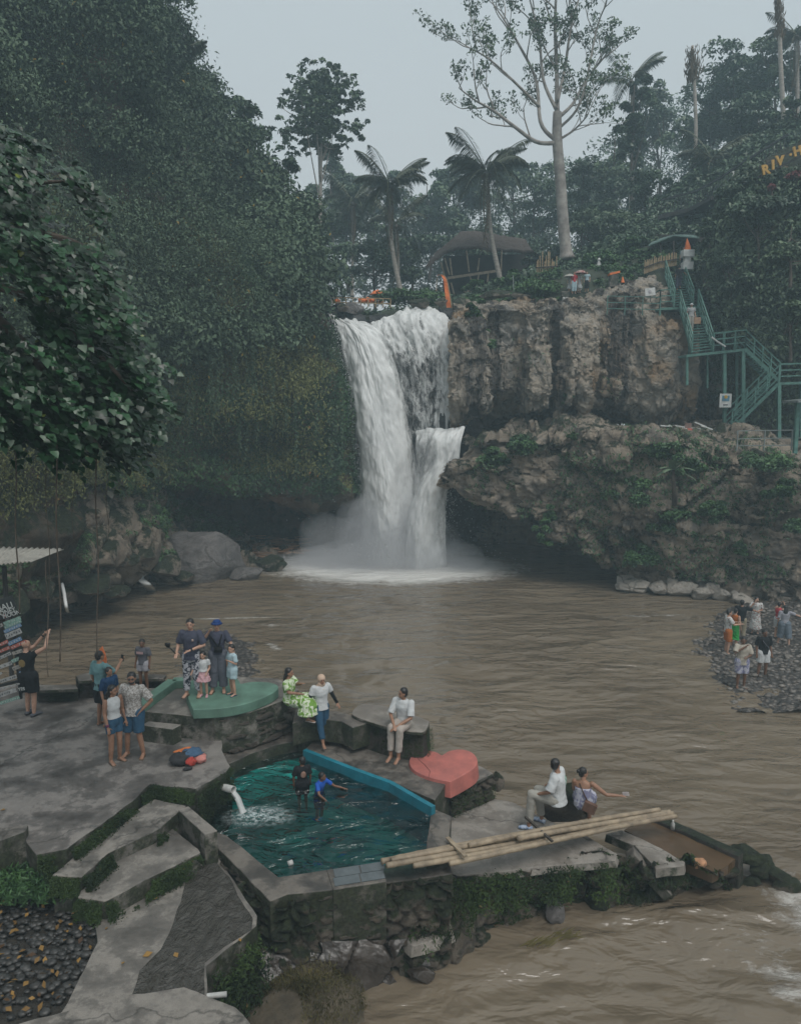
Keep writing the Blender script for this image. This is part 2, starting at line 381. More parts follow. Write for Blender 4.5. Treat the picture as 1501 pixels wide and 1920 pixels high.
r5 = [PZ(c, max(z - .1, -.4) if c < 1130 else z - 1., Y + (2.5 if c < 1130 else .2)) for c, z, Y in zip(cols, zz, Yl)]
r6 = [PZ(c, (max(z - .2, -1.) if c < 1130 else -.6), Y + (10 if c < 1080 else 6 if c < 1130 else -.2)) for c, z, Y in zip(cols, zz, Yl)]
r7 = [PZ(c, -1.6, Y + (11 if c < 1080 else 7 if c < 1130 else -.3)) for c, z, Y in zip(cols, zz, Yl)]
gR = patch([r0, r1, r2, r3, r4, r5, r6, r7], 240, 380)
gR = dstack(gR, .8, .2, 41); gR = blocky(gR, 1.2, .2, 22, (1, 1, 1.5), .2, True); gR = blocky(gR, .3, .6, 24, (1, 1, 1.8), .3, True); gR = blocky(gR, .11, 1.9, 26, (1, 1, 1.5), .3, True); gR = dstack(gR, .1, 1.8, 43)
lower = sharp(mesh('cliff', gR, grid_faces(240, 380), M_rockL, smooth=True), 60)
tag(lower, 'undercut lower rock ledge with mossy face right of the plunge pool', 'cliff', kind='structure')

# --- plateau and hills behind
ctrl = [[PZ(250, 16, 54), PZ(600, 13, 49.5), PZ(800, 13, 48.8), PZ(1000, 13, 48.2), PZ(1200, 13.5, 48.4), PZ(1330, 12, 49), PZ(1500, 11, 50), PZ(1800, 11, 50)],
        [PZ(250, 19, 52), PZ(600, 15.3, 47.3), PZ(800, 15.1, 46.9), PZ(1000, 15.2, 46.4), PZ(1200, 16.1, 46.5), PZ(1330, 14, 47), PZ(1500, 13, 47), PZ(1800, 13, 46)],
        [PZ(250, 22, 60), PZ(600, 15.9, 55), PZ(800, 15.9, 55), PZ(1000, 18.3, 54), PZ(1200, 20.3, 53), PZ(1330, 20.5, 52), PZ(1500, 23, 50), PZ(1800, 26, 48)],
        [PZ(250, 26, 80), PZ(600, 18, 80), PZ(800, 18, 80), PZ(1000, 20, 76), PZ(1200, 25, 70), PZ(1330, 29, 66), PZ(1500, 31, 62), PZ(1800, 35, 60)],
        [PZ(150, 28, 118), PZ(500, 22, 118), PZ(800, 22, 118), PZ(1000, 23, 114), PZ(1200, 32, 108), PZ(1400, 37, 100), PZ(1600, 42, 92), PZ(1900, 44, 85)]]
gP = patch(ctrl, 75, 90); gP = dstack(gP, .4, .3, 51)
M_grassy = simple('undergrowth_soil', (.03, .04, .022), .9, .4, .8, .5, .1)
tag(mesh('terrain', gP, grid_faces(75, 90), M_grassy, smooth=True), 'forest floor above the falls', 'terrain', kind='structure')
# hillside carrying the stair and the bushes on the right
ctrl = [[PZ(1318, 17.6, 47.2), PZ(1345, 20.2, 47), PZ(1400, 23, 46.5), PZ(1500, 25, 46), PZ(1800, 29, 44)],
        [PZ(1330, 15, 46.4), PZ(1360, 15.8, 45.6), PZ(1400, 18, 44.5), PZ(1500, 19.5, 43.5), PZ(1800, 22, 41)],
        [PZ(1340, 12.5, 46.8), PZ(1360, 12.7, 45.8), PZ(1400, 13.5, 44.2), PZ(1500, 14, 43.5), PZ(1800, 15, 40)],
        [PZ(1330, 10.5, 47), PZ(1360, 10, 46.6), PZ(1400, 9.5, 46), PZ(1500, 9, 45.2), PZ(1800, 9, 43)],
        [PZ(1330, 7, 47), PZ(1360, 7, 46.6), PZ(1400, 6.5, 46), PZ(1500, 6.5, 45.2), PZ(1800, 6.5, 43)]]
gH = patch(ctrl, 70, 80); gH = dstack(gH, .5, .4, 61)
tag(mesh('hillside', gH, grid_faces(70, 80), M_soil, smooth=True), 'bushy slope behind the green stairs', 'hillside', kind='structure')
# wide ground sheet under everything to the horizon
tag(mesh('ground', [(-84, -16, -3), (84, -16, -3), (84, 124, -3), (-84, 124, -3)], [(0, 1, 2, 3)], M_ground), 'river bed and land reaching the horizon', 'ground', kind='structure')

# --- river bed shore on the right: pebble beach
M_peb, nt, bs = newmat('pebbles'); v = pos(nt)
vo = nd(nt, 'ShaderNodeTexVoronoi', Scale=7.); nt.links.new(v, vo.inputs['Vector'])
cc = ramp(nt, vo.outputs['Color'], [(.2, (.045, .04, .036)), (.6, (.11, .095, .082)), (.9, (.22, .19, .165))])
nt.links.new(mix(nt, ramp(nt, vo.outputs['Distance'], [(.35, (0,) * 3), (.6, (.9,) * 3)]), cc, (.03, .027, .024)), bs.inputs['Base Color'])
bs.inputs['Roughness'].default_value = .55; bump(nt, vo.outputs['Distance'], 1., -.06, bs)
ctrl = [[G(1275, 1180, -.12), G(1330, 1150, -.05), G(1420, 1130, .3), G(1520, 1125, .5), G(1700, 1120, .7)],
        [G(1270, 1232, -.12), G(1330, 1212, .03), G(1420, 1200, .18), G(1520, 1190, .3), G(1700, 1180, .5)],
        [G(1290, 1275, -.2), G(1360, 1264, .02), G(1430, 1255, .1), G(1520, 1250, .2), G(1700, 1240, .3)],
        [G(1290, 1345, -.35), G(1370, 1338, -.06), G(1450, 1335, .03), G(1520, 1335, .05), G(1700, 1335, .06)]]
gS = patch(ctrl, 90, 120); gS = dstack(gS, .1, .9, 72); gS = dstack(gS, .05, 2.5, 71)
d_, v_, e_ = worley(gS * 4.2, 3); gS[..., 2] += np.clip(.5 - d_, 0, .5) * .13
tag(mesh('shore', gS, grid_faces(90, 120), M_peb, smooth=True), 'grey pebble shore below the right cliff', 'shore', kind='structure')
ctrl = [[G(330, 1190, -.02), G(400, 1178, -.02), G(470, 1190, -.02)], [G(310, 1225, -.02), G(420, 1215, .1), G(500, 1225, -.02)], [G(330, 1290, -.05), G(430, 1280, .05), G(500, 1262, -.06)]]
gS2 = patch(ctrl, 50, 50); d_, v_, e_ = worley(gS2 * 4.2, 3); gS2[..., 2] += np.clip(.5 - d_, 0, .5) * .11 - .01
tag(mesh('shoal', gS2, grid_faces(50, 50), M_peb, smooth=True), 'dark pebble shoal barely out of the river', 'shoal', kind='structure')

# ================= WATER =================
def smooth_mask(nt, v, cx, cy, rx, ry, soft=.5, rot=0.):
    mp = nt.nodes.new('ShaderNodeMapping'); mp.vector_type = 'TEXTURE'
    mp.inputs['Location'].default_value = (cx, cy, 0); mp.inputs['Rotation'].default_value = (0, 0, rot); mp.inputs['Scale'].default_value = (rx, ry, 1000)
    nt.links.new(v, mp.inputs[0]); ln = nt.nodes.new('ShaderNodeVectorMath'); ln.operation = 'LENGTH'; nt.links.new(mp.outputs[0], ln.inputs[0])
    return mth(nt, 'SMOOTH_MIN', 1., mth(nt, 'MAXIMUM', mth(nt, 'DIVIDE', mth(nt, 'SUBTRACT', 1., ln.outputs['Value']), soft), 0.), .0)
M_river, nt, bs = newmat('river_water'); v = pos(nt); vw = pos(nt, (.55, 1., 1.))
base = ramp(nt, noise(nt, v, .12, 5, .6, .5), [(.3, (.13, .101, .07)), (.7, (.19, .153, .108))])
fl = noise(nt, vw, 1.9, 8, .75, .8)
fine = noise(nt, vw, 5.5, 6, .75, .5)
spots = [(*G(742, 1062)[:2], 9.5, 6.0, .8, 0., 1.5), (*G(742, 1058)[:2], 15, 11., 1., 0., .5),
         (*G(1500, 1690)[:2], 1.5, 1.9, .9, 0., .5), (*G(1490, 1850)[:2], .9, 1.5, .8, 0., .42), (*G(742, 1125)[:2], 10, 9, 1., 0., .27), (*G(1440, 1800)[:2], 1.6, 2.6, 1., 0., .3), (*G(1210, 1155)[:2], 4.2, .45, .8, .06, .42),
         (*G(510, 1172)[:2], 1.3, .45, .8, 0., .42), (*G(440, 1158)[:2], 4.4, .2, .7, .05, .5), (*G(512, 1212)[:2], .35, 1.1, .7, .55, .45), (*G(1190, 1215)[:2], 6., 1.4, .9, -.25, .24),
         (*G(1390, 1300)[:2], 3.0, 1.4, .9, 0., .2), (*G(126, 1150)[:2], 1.4, .5, .8, 0., .6), (*G(300, 1120)[:2], .9, .5, .8, 0., .2), (*G(1120, 1240)[:2], 5, 2.4, .9, -.4, .06)]
foam = None
for cx, cy_, rx, ry, sf, rot, amp in spots:
    s_ = mth(nt, 'MULTIPLY', smooth_mask(nt, v, cx, cy_, rx, ry, sf, rot), amp); foam = s_ if foam is None else mth(nt, 'MAXIMUM', foam, s_)
ff = mth(nt, 'ADD', foam, mth(nt, 'MULTIPLY', mth(nt, 'SUBTRACT', mth(nt, 'ADD', mth(nt, 'MULTIPLY', fl, .6), mth(nt, 'MULTIPLY', fine, .4)), .5), 1.7))
fm = mth(nt, 'MULTIPLY', ramp(nt, ff, [(.3, (0,) * 3), (.75, (1,) * 3)]), ramp(nt, foam, [(.01, (0,) * 3), (.06, (1,) * 3)]))
nt.links.new(mix(nt, mth(nt, 'MULTIPLY', fm, .95), base, (.62, .61, .58)), bs.inputs['Base Color'])
nt.links.new(mth(nt, 'ADD', mth(nt, 'MULTIPLY', fm, .5), .07), bs.inputs['Roughness']); bs.inputs['IOR'].default_value = 1.5
calm = ramp(nt, noise(nt, pos(nt, (.5, 1., 1)), .22, 3, .5, .6), [(.35, (.25,) * 3), (.62, (1,) * 3)])
b0 = bump(nt, noise(nt, pos(nt, (.5, 1, 1)), .7, 2, .5, .5), .8, .5, bs)
b1 = bump(nt, mth(nt, 'MULTIPLY', noise(nt, pos(nt, (.6, 1.1, 1)), 1.9, 3, .5, .35), calm), .95, .3, bs, b0); b2 = bump(nt, noise(nt, vw, 6., 4, .6, .3), .4, .035, bs, b1)
bump(nt, fm, .5, .08, bs, b2)
# grid in photo-fan layout: fine near the camera
ys = 9.0 + (56 - 9.0) * np.linspace(0, 1, 330) ** 1.8
xs = np.linspace(-1, 1, 420)
gx = xs[None] * (ys[:, None] * .62 + 3.5); gy = np.repeat(ys[:, None], 420, 1)
gz = np.zeros_like(gx)
q = np.stack([gx * .55, gy * 1.15, gx * 0], -1)
wx = fbm(q * .9, 2, 4); wave = fbm(np.stack([gx * .7 + wx * .5, gy * 1.5 + wx * .7, gx * 0], -1), 3, 5)
amp = .034 + .035 * np.exp(-(((gx - G(1480, 1760)[0]) / 3.5) ** 2 + ((gy - 11.5) / 3) ** 2)) + .1 * np.exp(-((gx - G(742, 1060)[0]) / 6) ** 2 - ((gy - 42) / 4) ** 2)
gz = wave * amp * (.55 + .75 * np.clip(fbm(np.stack([gx * .12, gy * .2, gx * 0], -1), 2, 15) + .3, 0, 1.2))
river = mesh('river', np.stack([gx, gy, gz], -1), grid_faces(330, 420), M_river, smooth=True)
tag(river, 'muddy brown rippling river pool below the falls', 'river', kind='structure')

# --- the falls: white water sheets with gaps
def fallmat(name, holes, seedz=0., hi=.9, col=(.74, .745, .73)):
    m, nt, bs = newmat(name); at = nd(nt, 'ShaderNodeAttribute', attribute_name='flow'); v = at.outputs['Vector']
    def nn(sx, sy, sc, d=6, r=.65, di=.4):
        mp = nt.nodes.new('ShaderNodeMapping'); mp.inputs['Scale'].default_value = (sx, sy, 1); mp.inputs['Location'].default_value = (seedz, seedz, seedz); nt.links.new(v, mp.inputs[0]); return noise(nt, mp.outputs[0], sc, d, r, di)
    big = nn(1., .28, .75); fine = nn(1, .3, 4.5, 7, .75); sep = nt.nodes.new('ShaderNodeSeparateXYZ'); nt.links.new(v, sep.inputs[0])
    dens = sep.outputs[2]        # z channel carries the density laid out on the grid
    f = mth(nt, 'ADD', mth(nt, 'ADD', mth(nt, 'MULTIPLY', mth(nt, 'SUBTRACT', big, .5), 2.2 * holes), mth(nt, 'MULTIPLY', mth(nt, 'SUBTRACT', fine, .5), 3. * holes)), dens)
    al = ramp(nt, f, [(.22, (0,) * 3), (.85, (hi,) * 3)])
    c = ramp(nt, fine, [(.35, tuple(x * .78 for x in col)), (.62, col)])
    nt.links.new(c, bs.inputs['Base Color']); bs.inputs['Roughness'].default_value = .6
    nt.links.new(al, bs.inputs['Alpha']); bump(nt, fine, .4, .06, bs)
    return m
def sheet(name, ctrl, dens, mat, nr, nc, amp, s, par):
    g = patch(ctrl, nr, nc); D = _cr(_cr(np.array(dens, float), nr).swapaxes(0, 1), nc).swapaxes(0, 1)
    L = np.linalg.norm(np.diff(g, axis=0), axis=-1); v_ = np.vstack([np.zeros(nc), np.cumsum(L, 0)])
    u_ = np.repeat((np.linspace(0, 1, nc) * np.linalg.norm(g[nr // 2, -1] - g[nr // 2, 0]))[None], nr, 0)
    n = sign_out(g)
    g = g + n * (fbm(np.stack([u_ * 1.1, v_ * .35, u_ * 0], -1), 4, s) * amp + fbm(np.stack([u_ * 4, v_ * 1.2, u_ * 0], -1), 3, s + 9) * amp * .35)[..., None]
    o = mesh(name, g, grid_faces(nr, nc), mat, par, True)
    a = o.data.attributes.new('flow', 'FLOAT_VECTOR', 'POINT')
    a.data.foreach_set('vector', np.stack([u_, v_, np.clip(D, -1, 2)], -1).astype(np.float32).ravel()); return o
falls = empty('waterfall', G(742, 1060), world=True, label='tall white waterfall plunging into the brown pool', cat='waterfall')
mA, mB_, mC = fallmat('white_water', .42, 0, .98), fallmat('broken_white_water', 1., 3.), fallmat('spray_veil', .9, 7., .75)
# left jet
sheet('water_jet', [[(616, 588, 46.2), (632, 590, 45.9), (650, 594, 45.9), (664, 600, 46.2)],
                    [(632, 622, 45.5), (655, 615, 44.9), (680, 618, 44.9), (712, 622, 45.3)],
                    [(645, 680, 45.2), (676, 680, 44.3), (702, 680, 44.3), (738, 680, 44.9)],
                    [(658, 780, 45), (690, 780, 43.9), (722, 780, 43.9), (766, 780, 44.7)],
                    [(666, 880, 44.9), (702, 880, 43.6), (738, 880, 43.6), (784, 880, 44.5)],
                    [(666, 980, 44.8), (708, 980, 43.4), (748, 980, 43.4), (798, 980, 44.4)],
                    [(668, 1078, 44.8), (704, 1082, 43.2), (756, 1082, 43.2), (800, 1078, 44.4)]],
      [[.5, .9, .9, .5], [.45, 1.1, 1.1, .6], [.3, 1.4, 1.4, .5], [.3, 1.5, 1.5, .5], [.28, 1.5, 1.5, .5], [.3, 1.3, 1.3, .5], [.4, 1.2, 1.2, .6]], mA, 260, 110, .2, 100, falls)
# broad upper fan over the bumpy lip
sheet('water_fan', [[(676, 606, 47), (715, 588, 47.2), (770, 583, 47.2), (820, 585, 47.2), (838, 586, 47)],
                    [(680, 632, 45.6), (715, 608, 45.3), (770, 603, 45.2), (835, 612, 45.2), (861, 628, 45.4)],
                    [(700, 700, 45), (735, 690, 44.8), (785, 690, 44.6), (835, 690, 44.5), (862, 690, 44.8)],
                    [(735, 822, 45.4), (755, 820, 45.2), (795, 818, 44.9), (835, 815, 44.8), (862, 812, 44.8)]],
      [[.8, 1, .95, .95, .75], [.75, 1.05, 1.05, 1.05, .6], [.5, .52, .5, .8, .45], [.28, .3, .42, 1., .3]], mB_, 190, 170, .32, 120, falls)
sheet('back_veil', [[(650, 612, 46.1), (740, 625, 45.7), (850, 635, 45.5)], [(668, 780, 46), (760, 790, 45.2), (855, 790, 45)], [(690, 900, 45.6), (760, 900, 45), (830, 880, 45)], [(680, 1050, 45.2), (760, 1050, 45), (820, 1050, 45)]],
      [[.55, .5, .5], [.36, .3, .45], [.4, .35, .3], [.7, .75, .5]], mC, 170, 130, .3, 140, falls)
# lower right cascade off the ledge
sheet('water_cascade', [[(778, 806, 44.6), (808, 800, 44), (850, 798, 43.6), (871, 801, 43.8)],
                        [(776, 835, 44.2), (800, 826, 43.4), (836, 822, 42.9), (864, 826, 43)],
                        [(776, 882, 44.2), (796, 876, 43.3), (828, 870, 42.8), (858, 868, 42.9)],
                        [(768, 950, 44.), (776, 945, 43.1), (802, 940, 42.7), (836, 936, 42.9)],
                        [(742, 1080, 44), (760, 1082, 43), (790, 1084, 42.7), (836, 1080, 42.9)]],
      [[.7, 1.05, 1.1, .8], [.6, .7, 1.1, .9], [.42, .5, 1.15, .8], [.5, 1., 1.2, .6], [.8, 1.2, 1.2, .6]], mA, 170, 90, .2, 160, falls)
# droplets thrown off the edges
def droplets(n, fx, sz, seed):
    r = np.random.default_rng(seed); C = fx(r, n); s = sz * r.uniform(.4, 1.3, n)
    q = r.normal(size=(n, 3, 3)); q /= np.linalg.norm(q, axis=-1)[..., None]; q[..., 2] *= 1.6
    V = np.concatenate([C[:, None] + q * s[:, None, None], C[:, None] - q.mean(1, keepdims=True) * s[:, None, None]], 1).reshape(-1, 3)
    i = np.arange(n)[:, None] * 4
    return V, np.concatenate([i + np.array([[0, 1, 2]]), i + np.array([[0, 1, 3]]), i + np.array([[1, 2, 3]]), i + np.array([[0, 2, 3]])])
def fx(r, n):
    k = r.integers(0, 4, n); t = r.random(n); o = np.zeros((n, 3))
    px = np.where(k == 0, 625 + 70 * t ** .6 - r.exponential(11, n), np.where(k == 1, 862 - 10 * t + r.exponential(7, n), np.where(k == 2, 832 - 22 * t + r.exponential(12, n), 742 + r.normal(0, 80, n))))
    py = np.where(k == 0, 600 + 400 * t, np.where(k == 1, 640 + 160 * t, np.where(k == 2, 860 + 160 * t, 1050 - r.exponential(28, n))))
    return P(px, py, np.where(k == 3, 43 + r.normal(0, 1., n), np.where(k == 2, 42.9, 44.8)) + r.normal(0, .25, n))
V, Fc = droplets(8000, fx, .03, 5)
M_drop = simple('droplets', (.66, .67, .66), .5, .1, 1, 0)
mesh('spray_droplets', V, Fc, M_drop, falls)['kind'] = 'stuff'
# two small side cascades on the left bank
def trickle(pts, wd, label, name='cascade', mat=mA):
    ctrl = [[np.array(p) - np.array([wd / 2 * k, 0, 0]), np.array(p) + np.array([0, -.06, 0]), np.array(p) + np.array([wd / 2 * k, 0, 0])] for p, k in pts]
    o = sheet(name, ctrl, [[.55, 1.2, .55]] * len(ctrl), mat, 50, 14, .03, 3, None); return tag(o, label, 'cascade')
p0 = P(118, 1098, 29.8)
trickle([(p0 + [-.1, .2, .05], .5), (p0, .8), (p0 + [.14, -.2, -.3], 1), (p0 + [.3, -.4, -.9], 1.), (G(132, 1150, -.05), 1.8)], .11, 'thin white spout falling from the left bank into the river')
p0 = P(262, 1085, 36.2)
trickle([(p0 + [0, .5, .1], .8), (p0, 1), (p0 + [.5, -.3, -.25], 1), (G(285, 1108, -.05), 1.2)], .45, 'small cascade over dark rocks left of the big boulder')

# --- mist and haze: even, real air
def vol(name, density, color, aniso=0.):
    m = bpy.data.materials.new(name); m.use_nodes = True; nt = m.node_tree; nt.nodes.remove(nt.nodes['Principled BSDF'])
    p = nd(nt, 'ShaderNodeVolumePrincipled', Density=density, Anisotropy=aniso); p.inputs['Color'].default_value = (*color, 1)
    nt.links.new(p.outputs[0], nt.nodes['Material Output'].inputs['Volume']); return m
HAZE = MB().box((0, 54, 33), (170, 142, 74))
tag(HAZE.build('haze', vol('haze_air', .0025, (.66, .87, .97))), 'thin bluish haze hanging in the gorge', 'haze', kind='stuff')
mistm = vol('mist_air', .2, (.95, .97, 1.))
mist = empty('spray_mist', G(742, 1060), world=True, label='soft white spray cloud at the foot of the waterfall', cat='mist')
for px, py, Y, r in [(742, 1052, 43, (4.2, 2.0, 1.5)), (640, 1058, 43, (3.0, 1.6, .7)), (832, 1058, 42.6, (2.4, 1.4, .6)), (700, 1015, 44, (2.4, 1.3, 2.4)), (790, 1020, 43.4, (2.1, 1.2, 2.0)), (560, 1056, 43.0, (2.0, 1.2, .35)), (745, 1040, 43.6, (3.4, 1.5, 2.6)), (640, 1020, 44.6, (2.6, 1.5, 1.9)), (850, 1040, 43.4, (1.6, 1.2, .9)), (735, 1034, 43.4, (4.6, 1.8, 1.3)), (620, 1046, 43.4, (2.8, 1.4, .8)), (730, 985, 44.2, (2.6, 1.3, 2.6)), (890, 1058, 42.4, (1.8, 1.2, .35)), (722, 900, 43.7, (1.35, .6, 4.2)), (796, 940, 43.1, (1.0, .5, 3.2)), (690, 1000, 44, (1.6, .9, 2.6)), (770, 1005, 42.9, (2.2, .9, 2.2))]:
    m = MB(); m.ball(P(px, py, Y), r, 20, 14); o = m.build('mist_puff', mistm, mist, True)
    me = o.data; V = np.array([v.co[:] for v in me.vertices]); c = V.mean(0)
    V = c + (V - c) * (1 + .3 * fbm(V * .6, 3, int(px)))[:, None]; me.vertices.foreach_set('co', V.astype(np.float32).ravel())
# ================= FOREGROUND TERRACES =================
M_con = concrete('worn_concrete'); M_conD = concrete('damp_concrete', (.15, .132, .112), (.05, .045, .04), .3, 1.3, .03)
M_conL = concrete('pale_concrete', (.27, .245, .215), (.15, .13, .11), .5, .8)
M_plaza = concrete('plaza_concrete', (.2, .182, .165), (.055, .05, .046), .35, .75)
M_moss = simple('moss', (.035, .05, .018), .95, .6, 9, .8, .03, c2=(.01, .013, .007))
M_stone = rockmat('wall_stone', (.12, .1, .08), (.08, .07, .06), (.03, .028, .025), .5, .2, .3)
M_stoneL = rockmat('stacked_stone', (.17, .14, .11), (.11, .095, .08), (.04, .036, .03), .6, .1, .3)
M_slope = rockmat('mossy_stone', (.2, .165, .125), (.13, .11, .09), (.035, .03, .026), .47, .1, .2, ((.012, .018, .008), (.04, .055, .018)))
def ragged(pts, z, amp=.025, step=.16, s=0):
    "closed polygon of photo points at height z -> worn world outline"
    Wp = [G(x, y, z) for x, y in pts]; out = []
    for a, b in zip(Wp, Wp[1:] + Wp[:1]):
        L = np.linalg.norm(b - a); k = max(1, int(L / step))
        for i in range(k): out.append(a + (b - a) * i / k)
    out = np.array(out); out[:, :2] += np.stack([fbm(out * 2.3, 3, s), fbm(out * 2.3, 3, s + 20)], -1) * amp
    return out
def slab(name, pts, z, zb, mat, amp=.03, flare=.0, s=0, parent=None, bevel=.015, **k):
    t = ragged(pts, z, amp, .16, s)
    area = sum(t[i][0] * t[(i + 1) % len(t)][1] - t[(i + 1) % len(t)][0] * t[i][1] for i in range(len(t)))
    if area < 0: t = t[::-1]
    c = t.mean(0); b = t.copy(); b[:, 2] = zb
    if flare: d = b - c; d[:, 2] = 0; b = b + d / (np.linalg.norm(d, axis=1)[:, None] + 1e-6) * flare
    m = MB(); n = len(t)
    m.v.append(np.vstack([b, t])); m.n = 2 * n
    m.f = [tuple(range(n, 2 * n)), tuple(range(n))[::-1]] + [(i, (i + 1) % n, n + (i + 1) % n, n + i) for i in range(n)]
    return m.build(name, mat, parent, False, bevel, **k)
def stone_face(name, top, bot, mat, parent=None, sc=(3.2, 3.2, 7.5), amp=.09, dens=26, s=0, out=None):
    "rubble facing between two world polylines"
    g = patch([top, bot], max(8, int(np.linalg.norm(np.array(top[0]) - bot[0]) * dens)), max(10, int(sum(np.linalg.norm(np.array(a) - b) for a, b in zip(top, top[1:])) * dens)))
    d, v, e = worley(g * np.array(sc) + fbm(g * 1.5, 2, s)[..., None] * .3, s); n = sign_out(g)
    g = g + n * ((v - .5) * amp * .6 - np.clip(.22 - e, 0, .22) / .22 * amp + .02)[..., None]
    return mesh(name, g, grid_faces(*g.shape[:2]), mat, parent, True)
slab('plaza', [(-420, 1300), (-100, 1290), (60, 1283), (140, 1286), (262, 1290), (420, 1330), (415, 1406), (432, 1434), (425, 1445), (366, 1480), (286, 1468), (190, 1545), (130, 1590), (72, 1602), (50, 1575), (-60, 1570), (-420, 1600)], 2.2, .3, M_plaza, .04, label='broad damp concrete plaza with pale worn patches', kind='structure')
slab('steps', [(289, 1497), (347, 1511), (300, 1552), (205, 1597), (153, 1645), (101, 1640), (150, 1600), (215, 1550)], 2.02, .3, M_con, .035, .03, 5, label='upper worn concrete step between mossy edges', kind='structure')
slab('steps', [(323, 1555), (372, 1590), (375, 1597), (290, 1640), (195, 1688), (146, 1681), (166, 1643), (240, 1600)], 1.8, .3, M_con, .035, .03, 9, label='lower worn concrete step between mossy edges', kind='structure')
slab('path', [(175, 1725), (340, 1640), (405, 1598), (482, 1718), (482, 1735), (389, 1809), (389, 1873), (440, 1900), (520, 1990), (-60, 1990), (40, 1925), (112, 1897), (150, 1835), (184, 1765)], 1.5, .1, M_con, .03, .02, 12, label='lower concrete landing with water running across it', kind='structure')
slab('path', [(35, 1922), (118, 1896), (250, 1866), (348, 1852), (440, 1885), (520, 1960), (500, 2020), (20, 2020)], 1.6, .1, M_con, .05, .02, 14, label='raised concrete lip at the bottom of the landing', kind='structure')
slab('ground', [(-80, 1630), (60, 1610), (170, 1700), (200, 1760), (160, 1860), (60, 1960), (-80, 1960)], 1.36, 0, simple('dark_soil', (.03, .026, .02), .9, .4, 4, .8, .05), .05, label='dark soil pit under pebbles and leaves', kind='structure')
slab('ground', [(-80, 1560), (50, 1578), (100, 1605), (150, 1648), (140, 1690), (60, 1650), (-80, 1680)], 1.62, 0, M_moss, .08, .1, label='mossy bank at the ends of the steps', kind='structure')
slab('stone_block', [(-60, 1560), (-10, 1552), (52, 1546), (48, 1558), (-5, 1577), (-60, 1600)], 2.36, 1.2, M_con, .03, label='flat concrete slab end at the left edge of the plaza', cat='slab')
# ledges, decks
slab('path', [(405, 1408), (430, 1432), (468, 1414), (516, 1397), (559, 1388), (612, 1384), (655, 1390), (690, 1380), (640, 1350), (540, 1345), (420, 1370)], 1.86, .6, M_conD, .02, label='curved concrete ledge round the pool', kind='structure')
slab('path', [(571, 1405), (590, 1385), (660, 1385), (820, 1420), (850, 1450), (815, 1500), (732, 1465), (650, 1434)], 1.79, .6, M_conD, .01, label='wet brown deck beside the pool', kind='structure')
slab('path', [(430, 1436), (366, 1484), (345, 1500), (352, 1514), (385, 1530), (432, 1484)], 1.45, .5, M_conD, .01, label='dark wall foot under the pipe', kind='structure')
t = slab('bench', [(548, 1356), (588, 1346), (640, 1352), (662, 1364), (700, 1352), (640, 1335), (556, 1325)], 2.42, 1.9, M_conD, .015, label='low concrete bench ledge between the terrace and the capsule block', cat='bench')
# raised terrace
ter = empty('terrace', G(403, 1346, 2.0), world=True, label='raised concrete terrace with rubble stone side under the green heart', cat='terrace')
slab('floor_slab', [(262, 1333), (403, 1346), (470, 1335), (548, 1307), (560, 1292), (520, 1272), (340, 1263), (262, 1316)], 2.72, 1.9, M_con, .012, parent=ter)
tp = [G(404, 1347, 2.67), G(470, 1337, 2.67), G(522, 1320, 2.67), G(549, 1308, 2.67)]; bt = [p - [0, 0, .85] for p in tp]
stone_face('stone_facing', [p + [0, -.03, 0] for p in tp], [p + [0, -.03, 0] for p in bt], M_stoneL, ter, (2.6, 2.6, 8.), .2, 40, 2)
slab('step_block', [(265, 1359), (279, 1352), (340, 1358), (323, 1367)], 2.56, 2.1, M_con, .006, label='single concrete step block in front of the terrace', cat='step')
M_green = simple('green_paint', (.105, .2, .15), .65, .3, 2.2, .4, .008, c2=(.065, .12, .09))
def closed_curve(ctrl, n=10):
    A = np.array(ctrl, float); m = len(A); out = []
    for i in range(m):
        p0, p1, p2, p3 = A[i - 1], A[i], A[(i + 1) % m], A[(i + 2) % m]
        for k in range(n):
            f = k / n; out.append(.5 * ((2 * p1) + (-p0 + p2) * f + (2 * p0 - 5 * p1 + 4 * p2 - p3) * f * f + (-p0 + 3 * p1 - 3 * p2 + p3) * f ** 3))
    return out
def heart_slab(name, outline, z, h, mat, flare=.0, **k):
    t = np.array([G(x, y, z) for x, y in outline]); c = t.mean(0); b = t.copy(); b[:, 2] = z - h
    d = b - c; d[:, 2] = 0; b += d / np.linalg.norm(d, axis=1)[:, None] * flare
    area = sum(t[i][0] * t[(i + 1) % len(t)][1] - t[(i + 1) % len(t)][0] * t[i][1] for i in range(len(t)))
    if area < 0: t, b = t[::-1], b[::-1]
    n = len(t); m = MB(); m.v.append(np.vstack([b, t])); m.n = 2 * n
    m.f = [tuple(range(n, 2 * n)), tuple(range(n))[::-1]] + [(i, (i + 1) % n, n + (i + 1) % n, n + i) for i in range(n)]
    return m.build(name, mat, None, False, .02, 3, **k)
def half(pts, n=8):
    "open catmull curve through pts"
    A = np.array(pts, float); return [tuple(p) for p in _cr(A, (len(A) - 1) * n + 1)]
gh = half([(362, 1330), (420, 1327), (468, 1317), (508, 1301), (522, 1288), (508, 1280), (477, 1278), (451, 1282)]) + half([(451, 1282), (444, 1272), (420, 1267), (385, 1267), (357, 1277), (349, 1295), (354, 1312), (362, 1330)])[1:-1]
heart_slab('heart_platform', gh, 2.94, .215, M_green, label='flat sage green heart shaped platform that the family stands on', cat='heart platform')
m = MB()
a, b, c = G(258, 1322, 2.9), G(324, 1274, 2.9), G(352, 1273, 2.9)
for p, q in ((a, b), (b, c)): m.bar(p - [0, 0, .09], q - [0, 0, .09], .24, .19)
